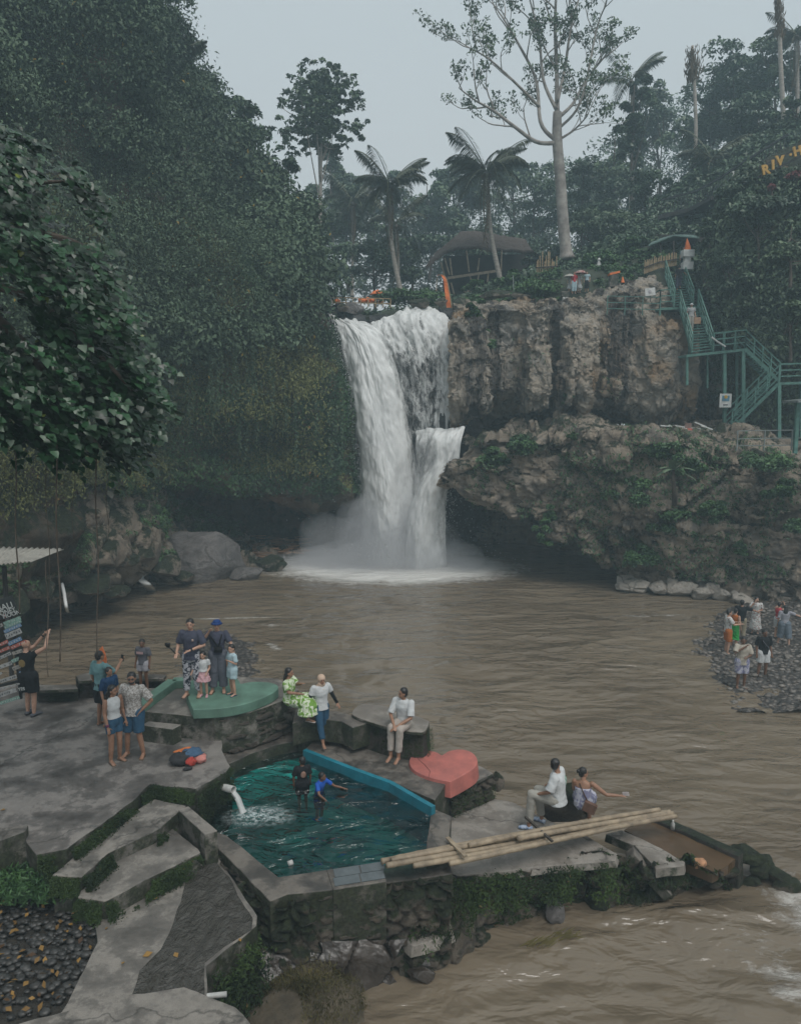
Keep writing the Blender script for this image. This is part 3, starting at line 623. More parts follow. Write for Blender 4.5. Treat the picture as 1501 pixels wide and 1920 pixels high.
m.build('kerb', M_green, bevel=.01, label='green painted kerb bent along the back of the terrace', cat='kerb')
# low walls at the water side of the plaza
def lowwall(pts, z, zb, label):
    e = empty('low_wall', G(*pts[0], z), world=True, label=label, cat='wall'); slab('coping', pts, z, z - .09, M_con, .01, parent=e)
    inner = [((x * .97 + sum(p[0] for p in pts) / len(pts) * .03), y) for x, y in pts]
    slab('masonry', inner, z - .09, zb, M_stone, .03, parent=e)
lowwall([(62, 1284), (142, 1283), (146, 1291), (70, 1294)], 2.6, 1.9, 'low concrete capped wall beside the sign frame')
lowwall([(143, 1267), (165, 1261), (212, 1262), (206, 1273), (148, 1276)], 2.75, 1.6, 'dark mossy wall block behind the man in teal')
lowwall([(248, 1263), (313, 1264), (306, 1272), (246, 1272)], 2.7, 1.6, 'low slab topped wall behind the girl in grey tee')
slab('path', [(236, 1290), (320, 1290), (300, 1310), (240, 1316)], 2.5, 1.9, M_con, .01, label='small ledge where the girl stands', kind='structure')
# capsule block
cb = empty('stone_bench', G(700, 1380, 1.8), world=True, label='long round ended concrete block the man in cream trousers sits on', cat='stone bench')
cap = half([(805, 1352), (792, 1372), (745, 1367), (700, 1355), (664, 1342), (661, 1333), (675, 1321), (700, 1320), (740, 1328), (775, 1340), (805, 1352)], 4)[:-1]
slab('top_slab', cap, 2.5, 2.42, M_conL, .0, parent=cb); slab('masonry', [(x * .985 + 735 * .015, y + .3) for x, y in cap], 2.42, 1.6, M_stone, .02, 0.05, parent=cb)
# red heart on its plinth
pl = empty('plinth', G(843, 1486, 1.6), world=True, label='square stone plinth carrying the red heart', cat='plinth')
sq = [(733, 1453), (842, 1487), (924, 1450), (900, 1436), (820, 1420), (760, 1430)]
slab('coping', sq, 1.55, 1.47, M_con, .012, parent=pl); slab('core', [(x * .98 + 16.5, y) for x, y in sq], 1.47, .7, M_stone, .01, parent=pl)
cs = [G(x, y, 1.48) for x, y in [(735, 1455), (790, 1472), (842, 1487)]]
stone_face('stone_facing', [p + [0, -.02, 0] for p in cs], [p + [0, -.02, -.7] for p in cs], M_stoneL, pl, (4, 4, 8), .14, 40, 4)
cs = [G(x, y, 1.48) for x, y in [(842, 1487), (885, 1469), (924, 1451)]]
stone_face('stone_facing', [p + [.03, -.02, 0] for p in cs], [p + [.03, -.02, -.8] for p in cs], M_stoneL, pl, (4, 4, 8), .14, 40, 6)
M_red = simple('red_paint', (.42, .13, .105), .7, .22, 3, .5, .01, c2=(.30, .10, .085))
rh = half([(844, 1466), (805, 1457), (778, 1445), (767, 1430), (774, 1415), (795, 1408), (814, 1409), (828, 1416)]) + half([(828, 1416), (842, 1408), (863, 1405), (883, 1410), (894, 1423), (890, 1438), (870, 1452), (844, 1466)])[1:-1]
heart_slab('heart_sculpture', rh, 1.86, .33, M_red, .04, label='thick red heart sculpture with a crack across it', cat='heart')
m = MB(); ck = [G(x, y, 1.863) for x, y in [(782, 1422), (786, 1418), (790, 1421), (784, 1424), (796, 1434), (806, 1446), (803, 1457)]]
for a, b in zip(ck, ck[1:]): m.bar(a, b, .011, .003)
m.build('crack', simple('crack_line', (.12, .03, .025), .9, .1, 3, 0), bpy.data.objects['heart_sculpture'])
# pool
pool = empty('pool', G(610, 1520, 1.0), world=True, label='turquoise painted bathing pool with dark rippling water', cat='pool')
M_blue = simple('pool_paint', (.01, .17, .23), .5, .35, 2.5, .2, .01, c2=(.01, .12, .16)); M_turq = simple('turquoise_floor', (.06, .62, .62), .6, .5, 1.6, .2, .01, c2=(.02, .3, .32))
M_poolfl = simple('pool_floor_paint', (.01, .17, .17), .6, .6, .9, .2, .01, c2=(.004, .05, .055))
slab('pool_floor', [(360, 1550), (410, 1480), (425, 1460), (434, 1440), (504, 1405), (571, 1395), (835, 1514), (820, 1610), (520, 1665), (380, 1590)], 1.0, .6, M_poolfl, 0, parent=pool)
slab('pool_shelf', [(434, 1482), (434, 1456), (468, 1433), (504, 1420), (571, 1407), (618, 1429), (600, 1448), (563, 1462), (510, 1452), (480, 1462), (455, 1480)], 1.46, .7, M_turq, .01, parent=pool)
def wallstrip(name, pts, zt, zb, th, mat, par):
    m = MB()
    for a, b in zip(pts, pts[1:]):
        A_, B_ = G(*a, zt), G(*b, zt); m.bar(A_ - [0, 0, (zt - zb) / 2], B_ - [0, 0, (zt - zb) / 2], th, zt - zb)
    return m.build(name, mat, par)
wallstrip('pool_wall', [(571, 1405), (650, 1436), (732, 1466), (812, 1512)], 1.8, .9, .1, M_blue, pool)
wallstrip('pool_wall', [(433, 1466), (434, 1452), (468, 1430), (504, 1416), (575, 1404)], 1.57, .9, .1, M_blue, pool)
slab('pool_rim', [(522, 1644), (612, 1630), (624, 1668), (540, 1676), (506, 1689), (410, 1592), (390, 1555), (425, 1566)], 1.64, .1, M_conD, .015, parent=pool)
slab('pool_rim', [(612, 1630), (709, 1616), (725, 1652), (624, 1668)], 1.655, .1, M_conD, .004, parent=pool)
slab('pool_rim', [(808, 1515), (846, 1530), (838, 1598), (798, 1600)], 1.64, .1, M_conD, .01, parent=pool)
M_tile = simple('slate_tile', (.1, .115, .12), .22, .25, 3, .15, .004)
m = MB()
for x0, x1 in ((628, 676), (678, 722)):
    for f0, f1 in ((.06, .5), (.53, .97)):
        q = [G(xx, 1631 - (xx - 612) * .16 + ff * 35, 1.658) for xx, ff in ((x0 - 4, f0), (x1 - 4, f0), (x1, f1), (x0, f1))]
        m.prism([p + [0, 0, .012] for p in q], q)
m.build('rim_tiles', M_tile, pool)
M_pw, nt, bs = newmat('pool_water'); v = pos(nt); vw = pos(nt, (.6, 1.15, 1))
lw = nd(nt, 'ShaderNodeFresnel', IOR=1.33)
nn = bump(nt, noise(nt, vw, 1.9, 3, .5, 1.2), 1., .4, bs); nn = bump(nt, noise(nt, vw, 7, 3, .5, .3), .35, .04, bs, nn)
nt.links.new(nn, lw.inputs['Normal'])
tr = nd(nt, 'ShaderNodeBsdfTransparent'); tr.inputs[0].default_value = (.36, .66, .61, 1); gl = nd(nt, 'ShaderNodeBsdfGlossy', Roughness=.06); nt.links.new(nn, gl.inputs['Normal'])
mx = nt.nodes.new('ShaderNodeMixShader'); nt.links.new(mth(nt, 'MULTIPLY', lw.outputs[0], 1.7), mx.inputs[0]); nt.links.new(tr.outputs[0], mx.inputs[1]); nt.links.new(gl.outputs[0], mx.inputs[2])
foamd = nd(nt, 'ShaderNodeBsdfDiffuse'); foamd.inputs[0].default_value = (.62, .7, .7, 1)
mx2 = nt.nodes.new('ShaderNodeMixShader'); sc_ = G(487, 1530, 1.6)
fo = mth(nt, 'MULTIPLY', smooth_mask(nt, v, sc_[0], sc_[1], .75, .42, .9), ramp(nt, noise(nt, v, 14, 5, .75), [(.42, (0,) * 3), (.62, (.9,) * 3)]))
nt.links.new(fo, mx2.inputs[0]); nt.links.new(mx.outputs[0], mx2.inputs[1]); nt.links.new(foamd.outputs[0], mx2.inputs[2])
nt.links.new(mx2.outputs[0], nt.nodes['Material Output'].inputs[0])
x0, y0 = G(360, 1700, 1.6)[:2]; x1, y1 = G(840, 1400, 1.6)[:2]
xs_, ys_ = np.meshgrid(np.linspace(x0 - .3, x1, 160), np.linspace(y0, y1 + .4, 170))
poly = np.array([G(x, y, 1.6)[:2] for x, y in [(380, 1545), (410, 1500), (434, 1478), (434, 1455), (468, 1432), (504, 1419), (573, 1406), (650, 1438), (732, 1470), (812, 1516), (800, 1602), (709, 1620), (522, 1648), (400, 1575)]])
def inside(x, y, poly):
    c = np.zeros(np.shape(x), bool); j = len(poly) - 1
    for i in range(len(poly)):
        xi, yi = poly[i]; xj, yj = poly[j]
        c ^= ((yi > y) != (yj > y)) & (x < (xj - xi) * (y - yi) / (yj - yi + 1e-12) + xi); j = i
    return c
zw = 1.6 + .016 * fbm(np.stack([xs_ * 1.1, ys_ * 2.1, xs_ * 0], -1), 2, 6)
fcs = grid_faces(*xs_.shape); cx_ = xs_.ravel()[fcs].mean(1); cy_ = ys_.ravel()[fcs].mean(1)
mesh('pool_water', np.stack([xs_, ys_, zw], -1), fcs[inside(cx_, cy_, poly)], M_pw, pool, True)
cs = [G(x, y, 1.6) for x, y in [(404, 1592), (506, 1690), (626, 1670), (726, 1655), (850, 1640)]]
stone_face('stone_facing', [p + [-.02, -.02, -.06] for p in cs], [p + [-.05, -.1, -1.5] for p in cs], M_slope, pool, (3, 3, 5), .16, 26, 8)
# pipes
M_pvc = simple('pvc', (.42, .42, .4), .5, .25, 6, .1, .003)
def pipe(a, b, r, label):
    m = MB(); a, b = np.array(a), np.array(b); d = b - a
    for rr, s_ in ((r, 1), (r * .86, -1)):
        V, Fc = tube([a, a + d / 2, b], rr, 16, False); m.add(V, Fc if s_ > 0 else [f[::-1] for f in Fc])
    th = m.n // 2; q = 32
    m.f += [(q + j, q + (j + 1) % 16, th + q + (j + 1) % 16, th + q + j) for j in range(16)]
    return m.build('pipe', M_pvc, None, True, label=label, cat='pipe')
pa, pb = P(398, 1471, 13.7), P(438, 1481, 13.35); pipe(pa, pb, .07, 'short white pipe pouring water into the pool')
q0 = pb + np.array([0, -.02, -.03])
trickle([(q0, .7), (q0 + [.09, -.05, -.09], .9), (q0 + [.15, -.09, -.22], 1), (G(456, 1523, 1.6), 1.6)], .055, 'thin stream of water falling from the pipe into the pool', 'water_stream', fallmat('stream', .3, 1, .7))
pipe(G(388, 1868, 1.55), G(425, 1864, 1.55), .035, 'short grey pipe lying at the bottom of the landing')
slab('kerb_block', [(334, 1518), (353, 1511), (408, 1557), (384, 1564)], 2.08, 1.0, M_con, .004, label='narrow upright concrete divider beside the lower step', cat='kerb block')
# water film running over the landing, and overflow
M_film, nt, bs = newmat('running_water'); v = pos(nt, (1, .55, 1))
bs.inputs['Base Color'].default_value = (.06, .055, .047, 1); bs.inputs['Roughness'].default_value = .09
b1 = bump(nt, noise(nt, v, 6, 5, .65, .6), 1., .16, bs); bump(nt, noise(nt, v, 26, 3), .4, .01, bs, b1)
slab('water', [(352, 1640), (403, 1606), (478, 1722), (470, 1742), (388, 1806), (386, 1872), (345, 1868), (250, 1866), (262, 1822), (300, 1780), (330, 1720)], 1.514, 1.49, M_film, .05, s=31, bevel=0, label='thin sheet of water running over the landing', kind='structure')
# right slabs
slab('path', [(838, 1537), (880, 1518), (925, 1497), (960, 1503), (1000, 1525), (1045, 1545), (1090, 1562), (1156, 1600), (1150, 1612), (1000, 1627), (840, 1642)], .95, .8, M_conL, .03, .05, 41, label='pale concrete slab below the red heart', kind='structure')
slab('path', [(711, 1624), (838, 1597), (848, 1638), (725, 1656)], 1.35, .9, M_conD, .01, .02, 43, label='wet slab corner beside the pool rim', kind='structure')
slab('path', [(1133, 1563), (1166, 1556), (1284, 1614), (1280, 1622), (1230, 1630), (1188, 1586)], .8, .62, M_conL, .025, .03, 45, label='pale slab strip between moss and the muddy basin', kind='structure')
m = MB(); m.bar(G(1180, 1600, .85), G(1250, 1676, .12), .3, .2); m.build('kerb', M_conD, bevel=.02, label='slanting concrete kerb running down into the water', cat='kerb')
M_mud = simple('muddy_water', (.11, .07, .04), .1, .15, 1.5, .25, .02)
slab('water', [(1170, 1556), (1215, 1530), (1240, 1535), (1390, 1603), (1335, 1640), (1286, 1620)], .58, .4, M_mud, .02, bevel=0, label='still muddy basin behind the slab strip', kind='structure')
slab('weir', [(1212, 1529), (1240, 1528), (1395, 1598), (1384, 1606)], .66, -.3, M_stone, .05, .05, label='low dark stone edge holding the muddy basin', kind='structure')
# mossy slope below the slabs
top = [G(722, 1660, 1.15), G(780, 1645, .95), G(850, 1641, .93), G(1000, 1626, .93), G(1150, 1611, .93), G(1232, 1631, .78), G(1290, 1622, .75), G(1345, 1640, .6)]
mid = [G(735, 1730, .6), G(800, 1720, .5), G(880, 1700, .45), G(1000, 1672, .4), G(1120, 1655, .4), G(1228, 1660, .35), G(1295, 1642, .35), G(1360, 1650, .3)]
bot = [G(745, 1840, -.15), G(820, 1822, -.15), G(900, 1768, -.15), G(1000, 1728, -.15), G(1110, 1710, -.15), G(1240, 1690, -.15), G(1300, 1664, -.15), G(1380, 1672, -.15)]
gM = patch([top, mid, bot], 90, 260); gM = blocky(gM, .3, 2.2, 61); gM = dstack(gM, .07, 3, 62)
mm_ = patch([[G(726, 1664, .9), G(780, 1662, .9), G(830, 1660, .9), G(880, 1650, .85)], [G(735, 1720, .55), G(780, 1715, .6), G(845, 1700, .6), G(910, 1700, .35)], [G(742, 1780, .3), G(790, 1782, .35), G(862, 1755, .35), G(925, 1745, -.05)], [G(755, 1860, -.15), G(800, 1850, -.15), G(880, 1800, -.15), G(935, 1760, -.2)]], 80, 90)
tag(mesh('bank', dstack(blocky(mm_, .16, 2.2, 81), .05, 4, 3), grid_faces(80, 90), M_slope, smooth=True), 'mossy mound under the two stepping slabs', 'bank', kind='structure')
slope = mesh('bank', gM, grid_faces(90, 260), M_slope, smooth=True); tag(sharp(slope, 40), 'mossy rubble slope below the pale slabs', 'bank', kind='structure')
slab('stepping_stone', [(742, 1673), (790, 1668), (826, 1673), (824, 1690), (752, 1698)], .92, .76, M_conL, .03, .06, 51, label='upper flat stepping slab at the mossy corner', cat='stepping stone')
slab('stepping_stone', [(754, 1738), (800, 1728), (842, 1720), (850, 1744), (820, 1760), (774, 1774), (758, 1760)], .55, .36, M_conL, .03, .06, 53, label='lower flat stepping slab near the water', cat='stepping stone')
sh = patch([[G(380, 1770, .8), G(520, 1768, .8), G(640, 1765, .78), G(760, 1760, .7)], [G(385, 1815, .66), G(500, 1808, .66), G(620, 1800, .6), G(740, 1795, .5)], [G(400, 1880, .35), G(520, 1860, .35), G(630, 1842, .25), G(735, 1832, .15)], [G(410, 1990, -.25), G(570, 1950, -.25), G(690, 1900, -.25), G(775, 1870, -.25)]], 90, 140)
sh = blocky(sh, .16, 1.4, 71); sh = dstack(sh, .04, 3, 72)
M_wetrock = simple('wet_rock', (.06, .05, .042), .25, .4, 2.5, .7, .03)
tag(sharp(mesh('rock_shelf', sh, grid_faces(90, 140), M_wetrock, smooth=True), 40), 'wet dark rock shelf at the foot of the pool wall', 'rock shelf', kind='structure')
# ---- boulders
def nrm_(a): return a / np.linalg.norm(a)
def boulder(px, py, z, w_, h_, d_, mat, label, s, group=None, Y=None, flat=0., name='boulder', rz=0.):
    c = G(px, py, z) if Y is None else P(px, py, Y)
    n1, n2 = 60, 40; m = MB(); m.ball((0, 0, 0), 1, n1, n2); V = np.array(m.v[0])
    d, v, e = worley(V * 1.3 + s * 7.1, s); V = V * (1 + .16 * fbm(V * 1.1 + s * 3.3, 3, s))[:, None] * (1 - .25 * (d - .5))[:, None] * (1 + .05 * fbm(V * 5 + s, 3, s + 1))[:, None]
    rp = np.random.default_rng(s * 7 + 1)
    for _ in range(13 if name != 'mound' else 3):
        nv = nrm_(rp.normal(size=3)); dd = V @ nv; lim = rp.uniform(.55, .85); V = V - np.outer(np.clip(dd - lim, 0, None) * .85, nv)
    V = V * np.array([w_ / 2, d_ / 2, h_ / 2]); V[:, 2] += h_ * .32
    o = mesh(name, V, m.f, mat, smooth=True); o.location = c.tolist(); o.rotation_euler[2] = rz; tag(o, label, 'boulder', group); return sharp(o, 38)
M_boul = rockmat('boulder_rock', (.27, .25, .24), (.2, .187, .182), (.08, .074, .07), .74, .3, .3); M_boulD = rockmat('dark_boulder', (.3, .245, .19), (.22, .19, .16), (.03, .028, .025), .47, .2, .3)
boulder(390, 1088, -.3, 5.0, 3.6, 4.3, M_boul, 'huge grey rounded boulder at the left edge of the plunge pool', 11)
boulder(462, 1088, -.1, 2.2, .9, 1.6, M_boul, 'low grey slab rock at the right foot of the huge boulder', 12)
boulder(508, 1072, -.1, 1.9, 1.2, 1.2, M_boulD, 'dark wet rock between the huge boulder and the spray', 13)
boulder(250, 1010, 0, 1.9, 2.1, 1.7, M_boulD, 'upright brown rock on the bank left of the huge boulder', 14, Y=36.5)
for k, (a, b, Y, ww, hh) in enumerate([(225, 1062, 34, 1.7, 1.0), (262, 1055, 35.5, 1.9, 1.0), (310, 1075, 37.5, 2.4, 1.1), (345, 1088, 38, 1.3, .7), (205, 1035, 34, 1.5, 1.1), (170, 1105, 31.5, 2.6, .9), (60, 1120, 28.5, 2.4, 1.1), (110, 1128, 30.5, 2.0, .9), (215, 1118, 33, 1.6, .7), (285, 1020, 37.5, 1.6, 1.2), (20, 1150, 26, 1.8, 1.2), (155, 985, 33, 1.9, 1.3)]):
    boulder(a, b, 0, ww, hh, ww * .8, M_boulD, 'mossy brown rock %s on the left bank' % ['just above the small cascade', 'below the upright brown rock', 'touching the huge boulder', 'at the waterline by the huge boulder', 'in shade under the green slope', 'right of the thin white spout', 'above the sign frame', 'left of the thin white spout', 'at the waterline left of the cascade', 'half hidden in the green slope', 'behind the tin roof post', 'high in the undergrowth'][k], 20 + k, 'mossy rocks along the left bank', Y=Y, rz=k)
for k, (a, b, ww, hh) in enumerate([(1192, 1108, 1.9, .8), (1235, 1112, 1.5, .8), (1275, 1116, 1.6, .9), (1318, 1121, 1.4, .8), (1352, 1124, 1.1, .7), (1390, 1130, 1.2, .6), (1440, 1118, 1.8, 1.0), (1490, 1118, 1.6, 1.1)]):
    boulder(a, b, 0, ww, hh, ww * .8, rockmat('pale_boulder', (.58, .52, .45), (.5, .46, .41), (.14, .12, .1), .72, .2, .4) if k == 0 else bpy.data.materials['pale_boulder'],
            'pale rock at the cliff foot, %s' % ['farthest into the pool', 'next to the farthest one', 'below the mossy overhang', 'right before the pebbles start', 'small, at the pebble edge', 'flat, behind the green dress', 'large, behind the woman in white', 'at the photo edge'][k], 40 + k, 'pale rocks at the right cliff foot', rz=k * 1.3)
r = np.random.default_rng(31)
for k in range(16):
    ww = r.uniform(.5, 1.5); px_ = 1180 + k * 21 + r.uniform(-8, 8); boulder(px_, np.interp(px_, [1180, 1320, 1500], [1100, 1113, 1110]) + r.uniform(-5, 8), 0, ww, ww * r.uniform(.5, .9), ww * .8, bpy.data.materials['pale_boulder'], 'small pale angular rock in the jumble at the right cliff foot', 200 + k, 'small pale rocks at the right cliff foot', rz=r.uniform(0, 6))
boulder(1040, 1722, 0, .42, .5, .4, M_boul, 'pale angular rock standing in the water below the slab', 51, name='rock')
boulder(795, 1810, .1, .22, .22, .22, M_boul, 'small pale stone at the foot of the stepping slabs', 52, name='rock')
boulder(790, 1835, 0, .5, .28, .4, M_wetrock, 'dark wet rock in the water below the stepping slabs', 53, name='rock')
boulder(932, 1478, 1.1, .3, .5, .3, M_boulD, 'pale topped rock behind the red heart plinth', 54, name='rock')
boulder(1310, 1626, .6, .3, .2, .25, simple('orange_rag', (.42, .22, .12), .9, .4, 9, .4, .02), 'crumpled orange brown debris clump at the basin corner', 57, name='debris')
for k, (a, b, ww, hh, z) in enumerate([(1395, 1615, .8, .4, .3), (1425, 1635, .8, .4, .1), (1455, 1652, .7, .4, .0), (1475, 1672, .6, .35, -.05), (1360, 1640, .6, .4, .2), (1335, 1655, .5, .3, .1), (1300, 1660, .6, .35, .05), (1410, 1660, .5, .25, -.05)]):
    boulder(a, b, z, ww, hh, ww * .7, M_slope, 'dark mossy weir rock %s' % ['next to the muddy basin', 'second along from the basin', 'third along from the basin', 'at the white water end', 'at the basin outlet', 'below the basin outlet', 'beside the slanting kerb', 'low in the riffle'][k], 60 + k, 'dark weir rocks', rz=k)
seat = boulder(1062, 1535, .85, 1.05, .95, .8, M_slope, 'dark mossy rock the couple sits on', 71)
mound = boulder(560, 1915, .1, 1.9, .75, 1.5, simple('sandy_rock', (.085, .068, .045), .85, .4, 3, .6, .04), 'sandy grass topped mound at the bottom edge', 72)
# ---- bamboo raft
raft = empty('bamboo_raft', G(840, 1620, 1.1), world=True, label='raft of lashed bamboo poles lying across the slabs', cat='raft')
M_bam = simple('bamboo', (.3, .235, .16), .6, .3, 4, .3, .01, c2=(.13, .1, .07))
A_, B_ = G(722, 1623, 1.76), P(1250, 1521, 14.2); dr = B_ - A_; pr = np.array([dr[1], -dr[0], 0]); pr /= np.linalg.norm(pr)
for k, (off, s0, s1, zz_) in enumerate([(-.13, .0, .93, 0), (-.04, .02, .97, .02), (.05, .0, .99, 0), (.14, .07, 1., 0), (.22, .17, 1.0, -.01), (.02, .25, .96, .09), (.12, .4, .99, .08)]):
    n = 70; tt = np.linspace(s0, s1, n); q = A_ + np.outer(tt, dr) + pr * off + [0, 0, zz_]
    q[:, 2] += .03 * np.sin(tt * 5 + k); rad = .047 + .006 * (np.abs((tt * 19 + k * .37) % 1 - .5) > .44)
    m = MB(); m.tube(q, rad, 10); m.build('pole', M_bam, raft, True)
m = MB(); m.bar(A_ + dr * .21 - pr * .27 + [0, 0, .12], A_ + dr * .21 + pr * .32 + [0, 0, .1], .07, .03); m.build('crossbar', M_bam, raft)
m = MB(); m.bar(A_ + dr * .49 - pr * .42 + [0, 0, .16], A_ + dr * .49 + pr * .38 + [0, 0, .1], .04); m.build('crossbar', simple('dark_stick', (.06, .05, .04)), raft)
# ---- small things
M_blk = simple('black_cloth', (.02, .02, .022), .8, .3, 12, .5, .01); M_rcl = simple('red_cloth', (.45, .05, .035), .8, .2, 9, .5, .01); M_pink = simple('pink_cloth', (.5, .2, .17), .8, .2, 9, .5, .01); M_ora = simple('orange_cloth', (.6, .17, .04), .7, .2, 5, .3, .01)
M_bcl = simple('blue_cloth', (.04, .09, .16), .8, .2, 9, .5, .01)
def lump(name, c, r, mat, s, rz=0., par=None):
    m = MB(); m.ball((0, 0, 0), 1, 24, 16); V = np.array(m.v[0]); V *= (1 + .28 * fbm(V * 1.6 + s, 4, s))[:, None]; V *= np.array(r)
    cz, sz = math.cos(rz), math.sin(rz); V = V @ np.array([[cz, sz, 0], [-sz, cz, 0], [0, 0, 1]]) + np.array(c)
    return mesh(name, V, m.f, mat, par, True)
cp = G(348, 1432, 2.2)
for nm, dx, dy, dz, r_, mt, lb in [('backpack', -.08, 0, .12, (.24, .17, .13), M_blk, 'black backpack lying on the plaza among clothes'), ('towel', -.05, .22, .15, (.26, .09, .07), M_ora, 'orange towel folded behind the black backpack'), ('jacket', .1, .1, .17, (.2, .14, .1), M_bcl, 'dark blue jacket heaped on the backpack'), ('shirt', .14, -.12, .1, (.1, .08, .08), M_rcl, 'bright red shirt at the front of the clothes heap'), ('shirt', .28, .03, .09, (.13, .1, .08), M_pink, 'pink shirt at the right end of the clothes heap'), ('sandal', .13, -.27, .03, (.09, .04, .03), M_blk, 'dark sandal in front of the clothes heap')]:
    tag(lump(nm, cp + [dx, dy, dz], r_, mt, int(abs(dx) * 100 + 3), .3), lb, 'clothes' if nm != 'backpack' else 'backpack')
for dx, lb in ((0, 'left one of two black sandals on the terrace edge'), (.13, 'right one of two black sandals on the terrace edge')):
    e = empty('sandal', G(392, 1336, 2.73) + [dx, 0, 0], .2, label=lb, cat='sandal')
    m = MB(); m.ball((0, 0, .012), (.048, .12, .014), 14, 6); m.build('sole', M_blk, e, True)
    m = MB(); m.tube([(-.045, .02, .015), (-.02, .03, .045), (.02, .03, .045), (.045, .02, .015)], .01, 6); m.build('strap', M_blk, e, True)
# paper cup floating in the pool / white bottle by the raft
m = MB(); m.tube([G(541, 1620, 1.62), G(549, 1616, 1.65)], [.05, .04], 12); m.build('cup', M_pvc, None, True, label='white cup floating by the pool rim', cat='cup')
m = MB(); q = G(1260, 1555, .66); m.tube([q, q + [0, 0, .12], q + [0, 0, .16], q + [0, 0, .2]], [.04, .042, .02, .018], 12); m.build('bottle', M_pvc, None, True, label='white plastic bottle on the basin edge', cat='bottle')
# tin roof at the left
M_tin = simple('tin', (.36, .34, .3), .55, .15, 3, .1, .01)
roof = empty('kiosk', P(10, 1060, 18.5), world=True, label='corrugated pale tin canopy on a dark post at the left edge', cat='kiosk')
a, b, c, d = P(-160, 1022, 19.5), P(120, 1029, 20.5), P(60, 1052, 18.6), P(-160, 1072, 16.8)
u_ = np.linspace(0, 1, 160)[:, None]; v2 = np.linspace(0, 1, 8)[None]
tg = np.stack([(a[i] * (1 - u_) + b[i] * u_) * (1 - v2) + (d[i] * (1 - u_) + c[i] * u_) * v2 for i in range(3)], -1); tg[..., 2] += .025 * np.sin(u_ * 2 * math.pi * 26)
o = mesh('tin_roof', tg, grid_faces(160, 8), M_tin, roof, True); sm = o.modifiers.new('s', 'SOLIDIFY'); sm.thickness = .012
m = MB(); q = P(8, 1062, 18.8); m.tube([[q[0], q[1], 2.2], q], .06, 10); m.build('post', simple('dark_post', (.03, .028, .025)), roof)

m = MB(); r = np.random.default_rng(21)
for _ in range(90):
    q = G(r.uniform(470, 565), r.uniform(1012, 1046), .35) + [0, 0, r.random() * .3]; a_ = r.uniform(-.5, .5); L = r.uniform(.3, 1.1); m.tube([q, q + [L * math.cos(a_), L * math.sin(a_) * .6, r.normal(0, .08)]], r.uniform(.02, .05), 5)
tag(m.build('driftwood', simple('driftwood', (.3, .17, .1), .9, .5, 1., .3)), 'brown driftwood sticks heaped in the recess left of the waterfall', 'driftwood', kind='stuff')
# ================= VEGETATION =================
G_dk, G_md = (.012, .022, .014), (.058, .088, .055)
L_wall = leafmat('wall_foliage', (.025, .045, .026), (.125, .185, .108), .6, .25, (.3, .2, .03))
L_wallY = leafmat('lower_wall_foliage', (.035, .042, .016), (.17, .18, .062), .6, .25, (.2, .1, .03))
L_tree = leafmat('tree_foliage', (.018, .038, .023), (.1, .16, .088), .45, .4)
L_treeB = leafmat('pale_tree_foliage', (.03, .052, .03), (.135, .195, .108), .5, .35)
L_near = leafmat('glossy_leaf', (.003, .014, .005), (.02, .075, .026), .38, .5, (.12, .16, .02))
L_moss = leafmat('moss_grass', (.008, .014, .007), (.045, .075, .02), .8, .2, (.12, .09, .04))
L_bush = leafmat('bush_foliage', (.014, .04, .018), (.08, .165, .055), .5, .35)
L_palm = leafmat('palm_frond', (.025, .035, .02), (.095, .105, .055), .5, .4)
L_dead = leafmat('dead_frond', (.06, .045, .03), (.16, .12, .075), .8, .2)
L_dry = leafmat('dry_grass', (.05, .045, .018), (.2, .17, .07), .8, .2)
M_bark = simple('bark', (.1, .08, .062), .9, .4, 3, .7, .04, c2=(.04, .032, .026)); M_pale = simple('pale_bark', (.33, .3, .27), .85, .25, 2, .5, .03, c2=(.17, .15, .135))
M_palmbark = simple('palm_bark', (.36, .32, .28), .9, .25, 3, .5, .02, stretch=(1, 1, 4))
def nrm(a): return a / (np.linalg.norm(a, axis=-1, keepdims=True) + 1e-9)
def leaves(C, N, size, asp=.5, droop=.3, tint=None, seed=0, rnd=.42, down=.5):
    "one folded rhombus per leaf"
    r = np.random.default_rng(seed); n = len(C); size = np.broadcast_to(size, (n,)) * r.uniform(.6, 1.35, n)
    N = nrm(N + r.normal(0, rnd, (n, 3)))
    d = r.normal(size=(n, 3)); d[:, 2] -= down; d = nrm(d - N * np.sum(d * N, -1)[:, None]); s = np.cross(N, d)
    L = size[:, None]; Wd = L * asp * .5
    V = np.stack([C - d * L * .5, C + s * Wd + N * L * .06, C + d * L * .5 - N * L * droop, C - s * Wd + N * L * .06], 1).reshape(-1, 3)
    Fc = np.arange(4 * n).reshape(n, 4)
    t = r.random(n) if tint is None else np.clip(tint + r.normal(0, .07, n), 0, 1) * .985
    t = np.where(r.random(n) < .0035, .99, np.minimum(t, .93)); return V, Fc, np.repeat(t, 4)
def clumps(centers, radii, per, lsize, up=.6, seed=0, squash=.8, tints=None, **k):
    r = np.random.default_rng(seed); n = len(centers); idx = np.repeat(np.arange(n), per)
    u = nrm(r.normal(size=(len(idx), 3))); u[:, 2] = np.where(u[:, 2] < -.3, -u[:, 2], u[:, 2])
    rad = (np.broadcast_to(radii, (n,))[idx] * r.uniform(.35, 1., len(idx)) ** .6)[:, None]
    C = centers[idx] + u * rad * np.array([1, 1, squash])
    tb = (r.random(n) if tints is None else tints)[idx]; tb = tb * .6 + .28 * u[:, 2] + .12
    ls = np.broadcast_to(lsize, (n,))[idx]
    return leaves(C, u * .5 + np.array([0, -.15, up]), ls, tint=tb, seed=seed + 1, **k)
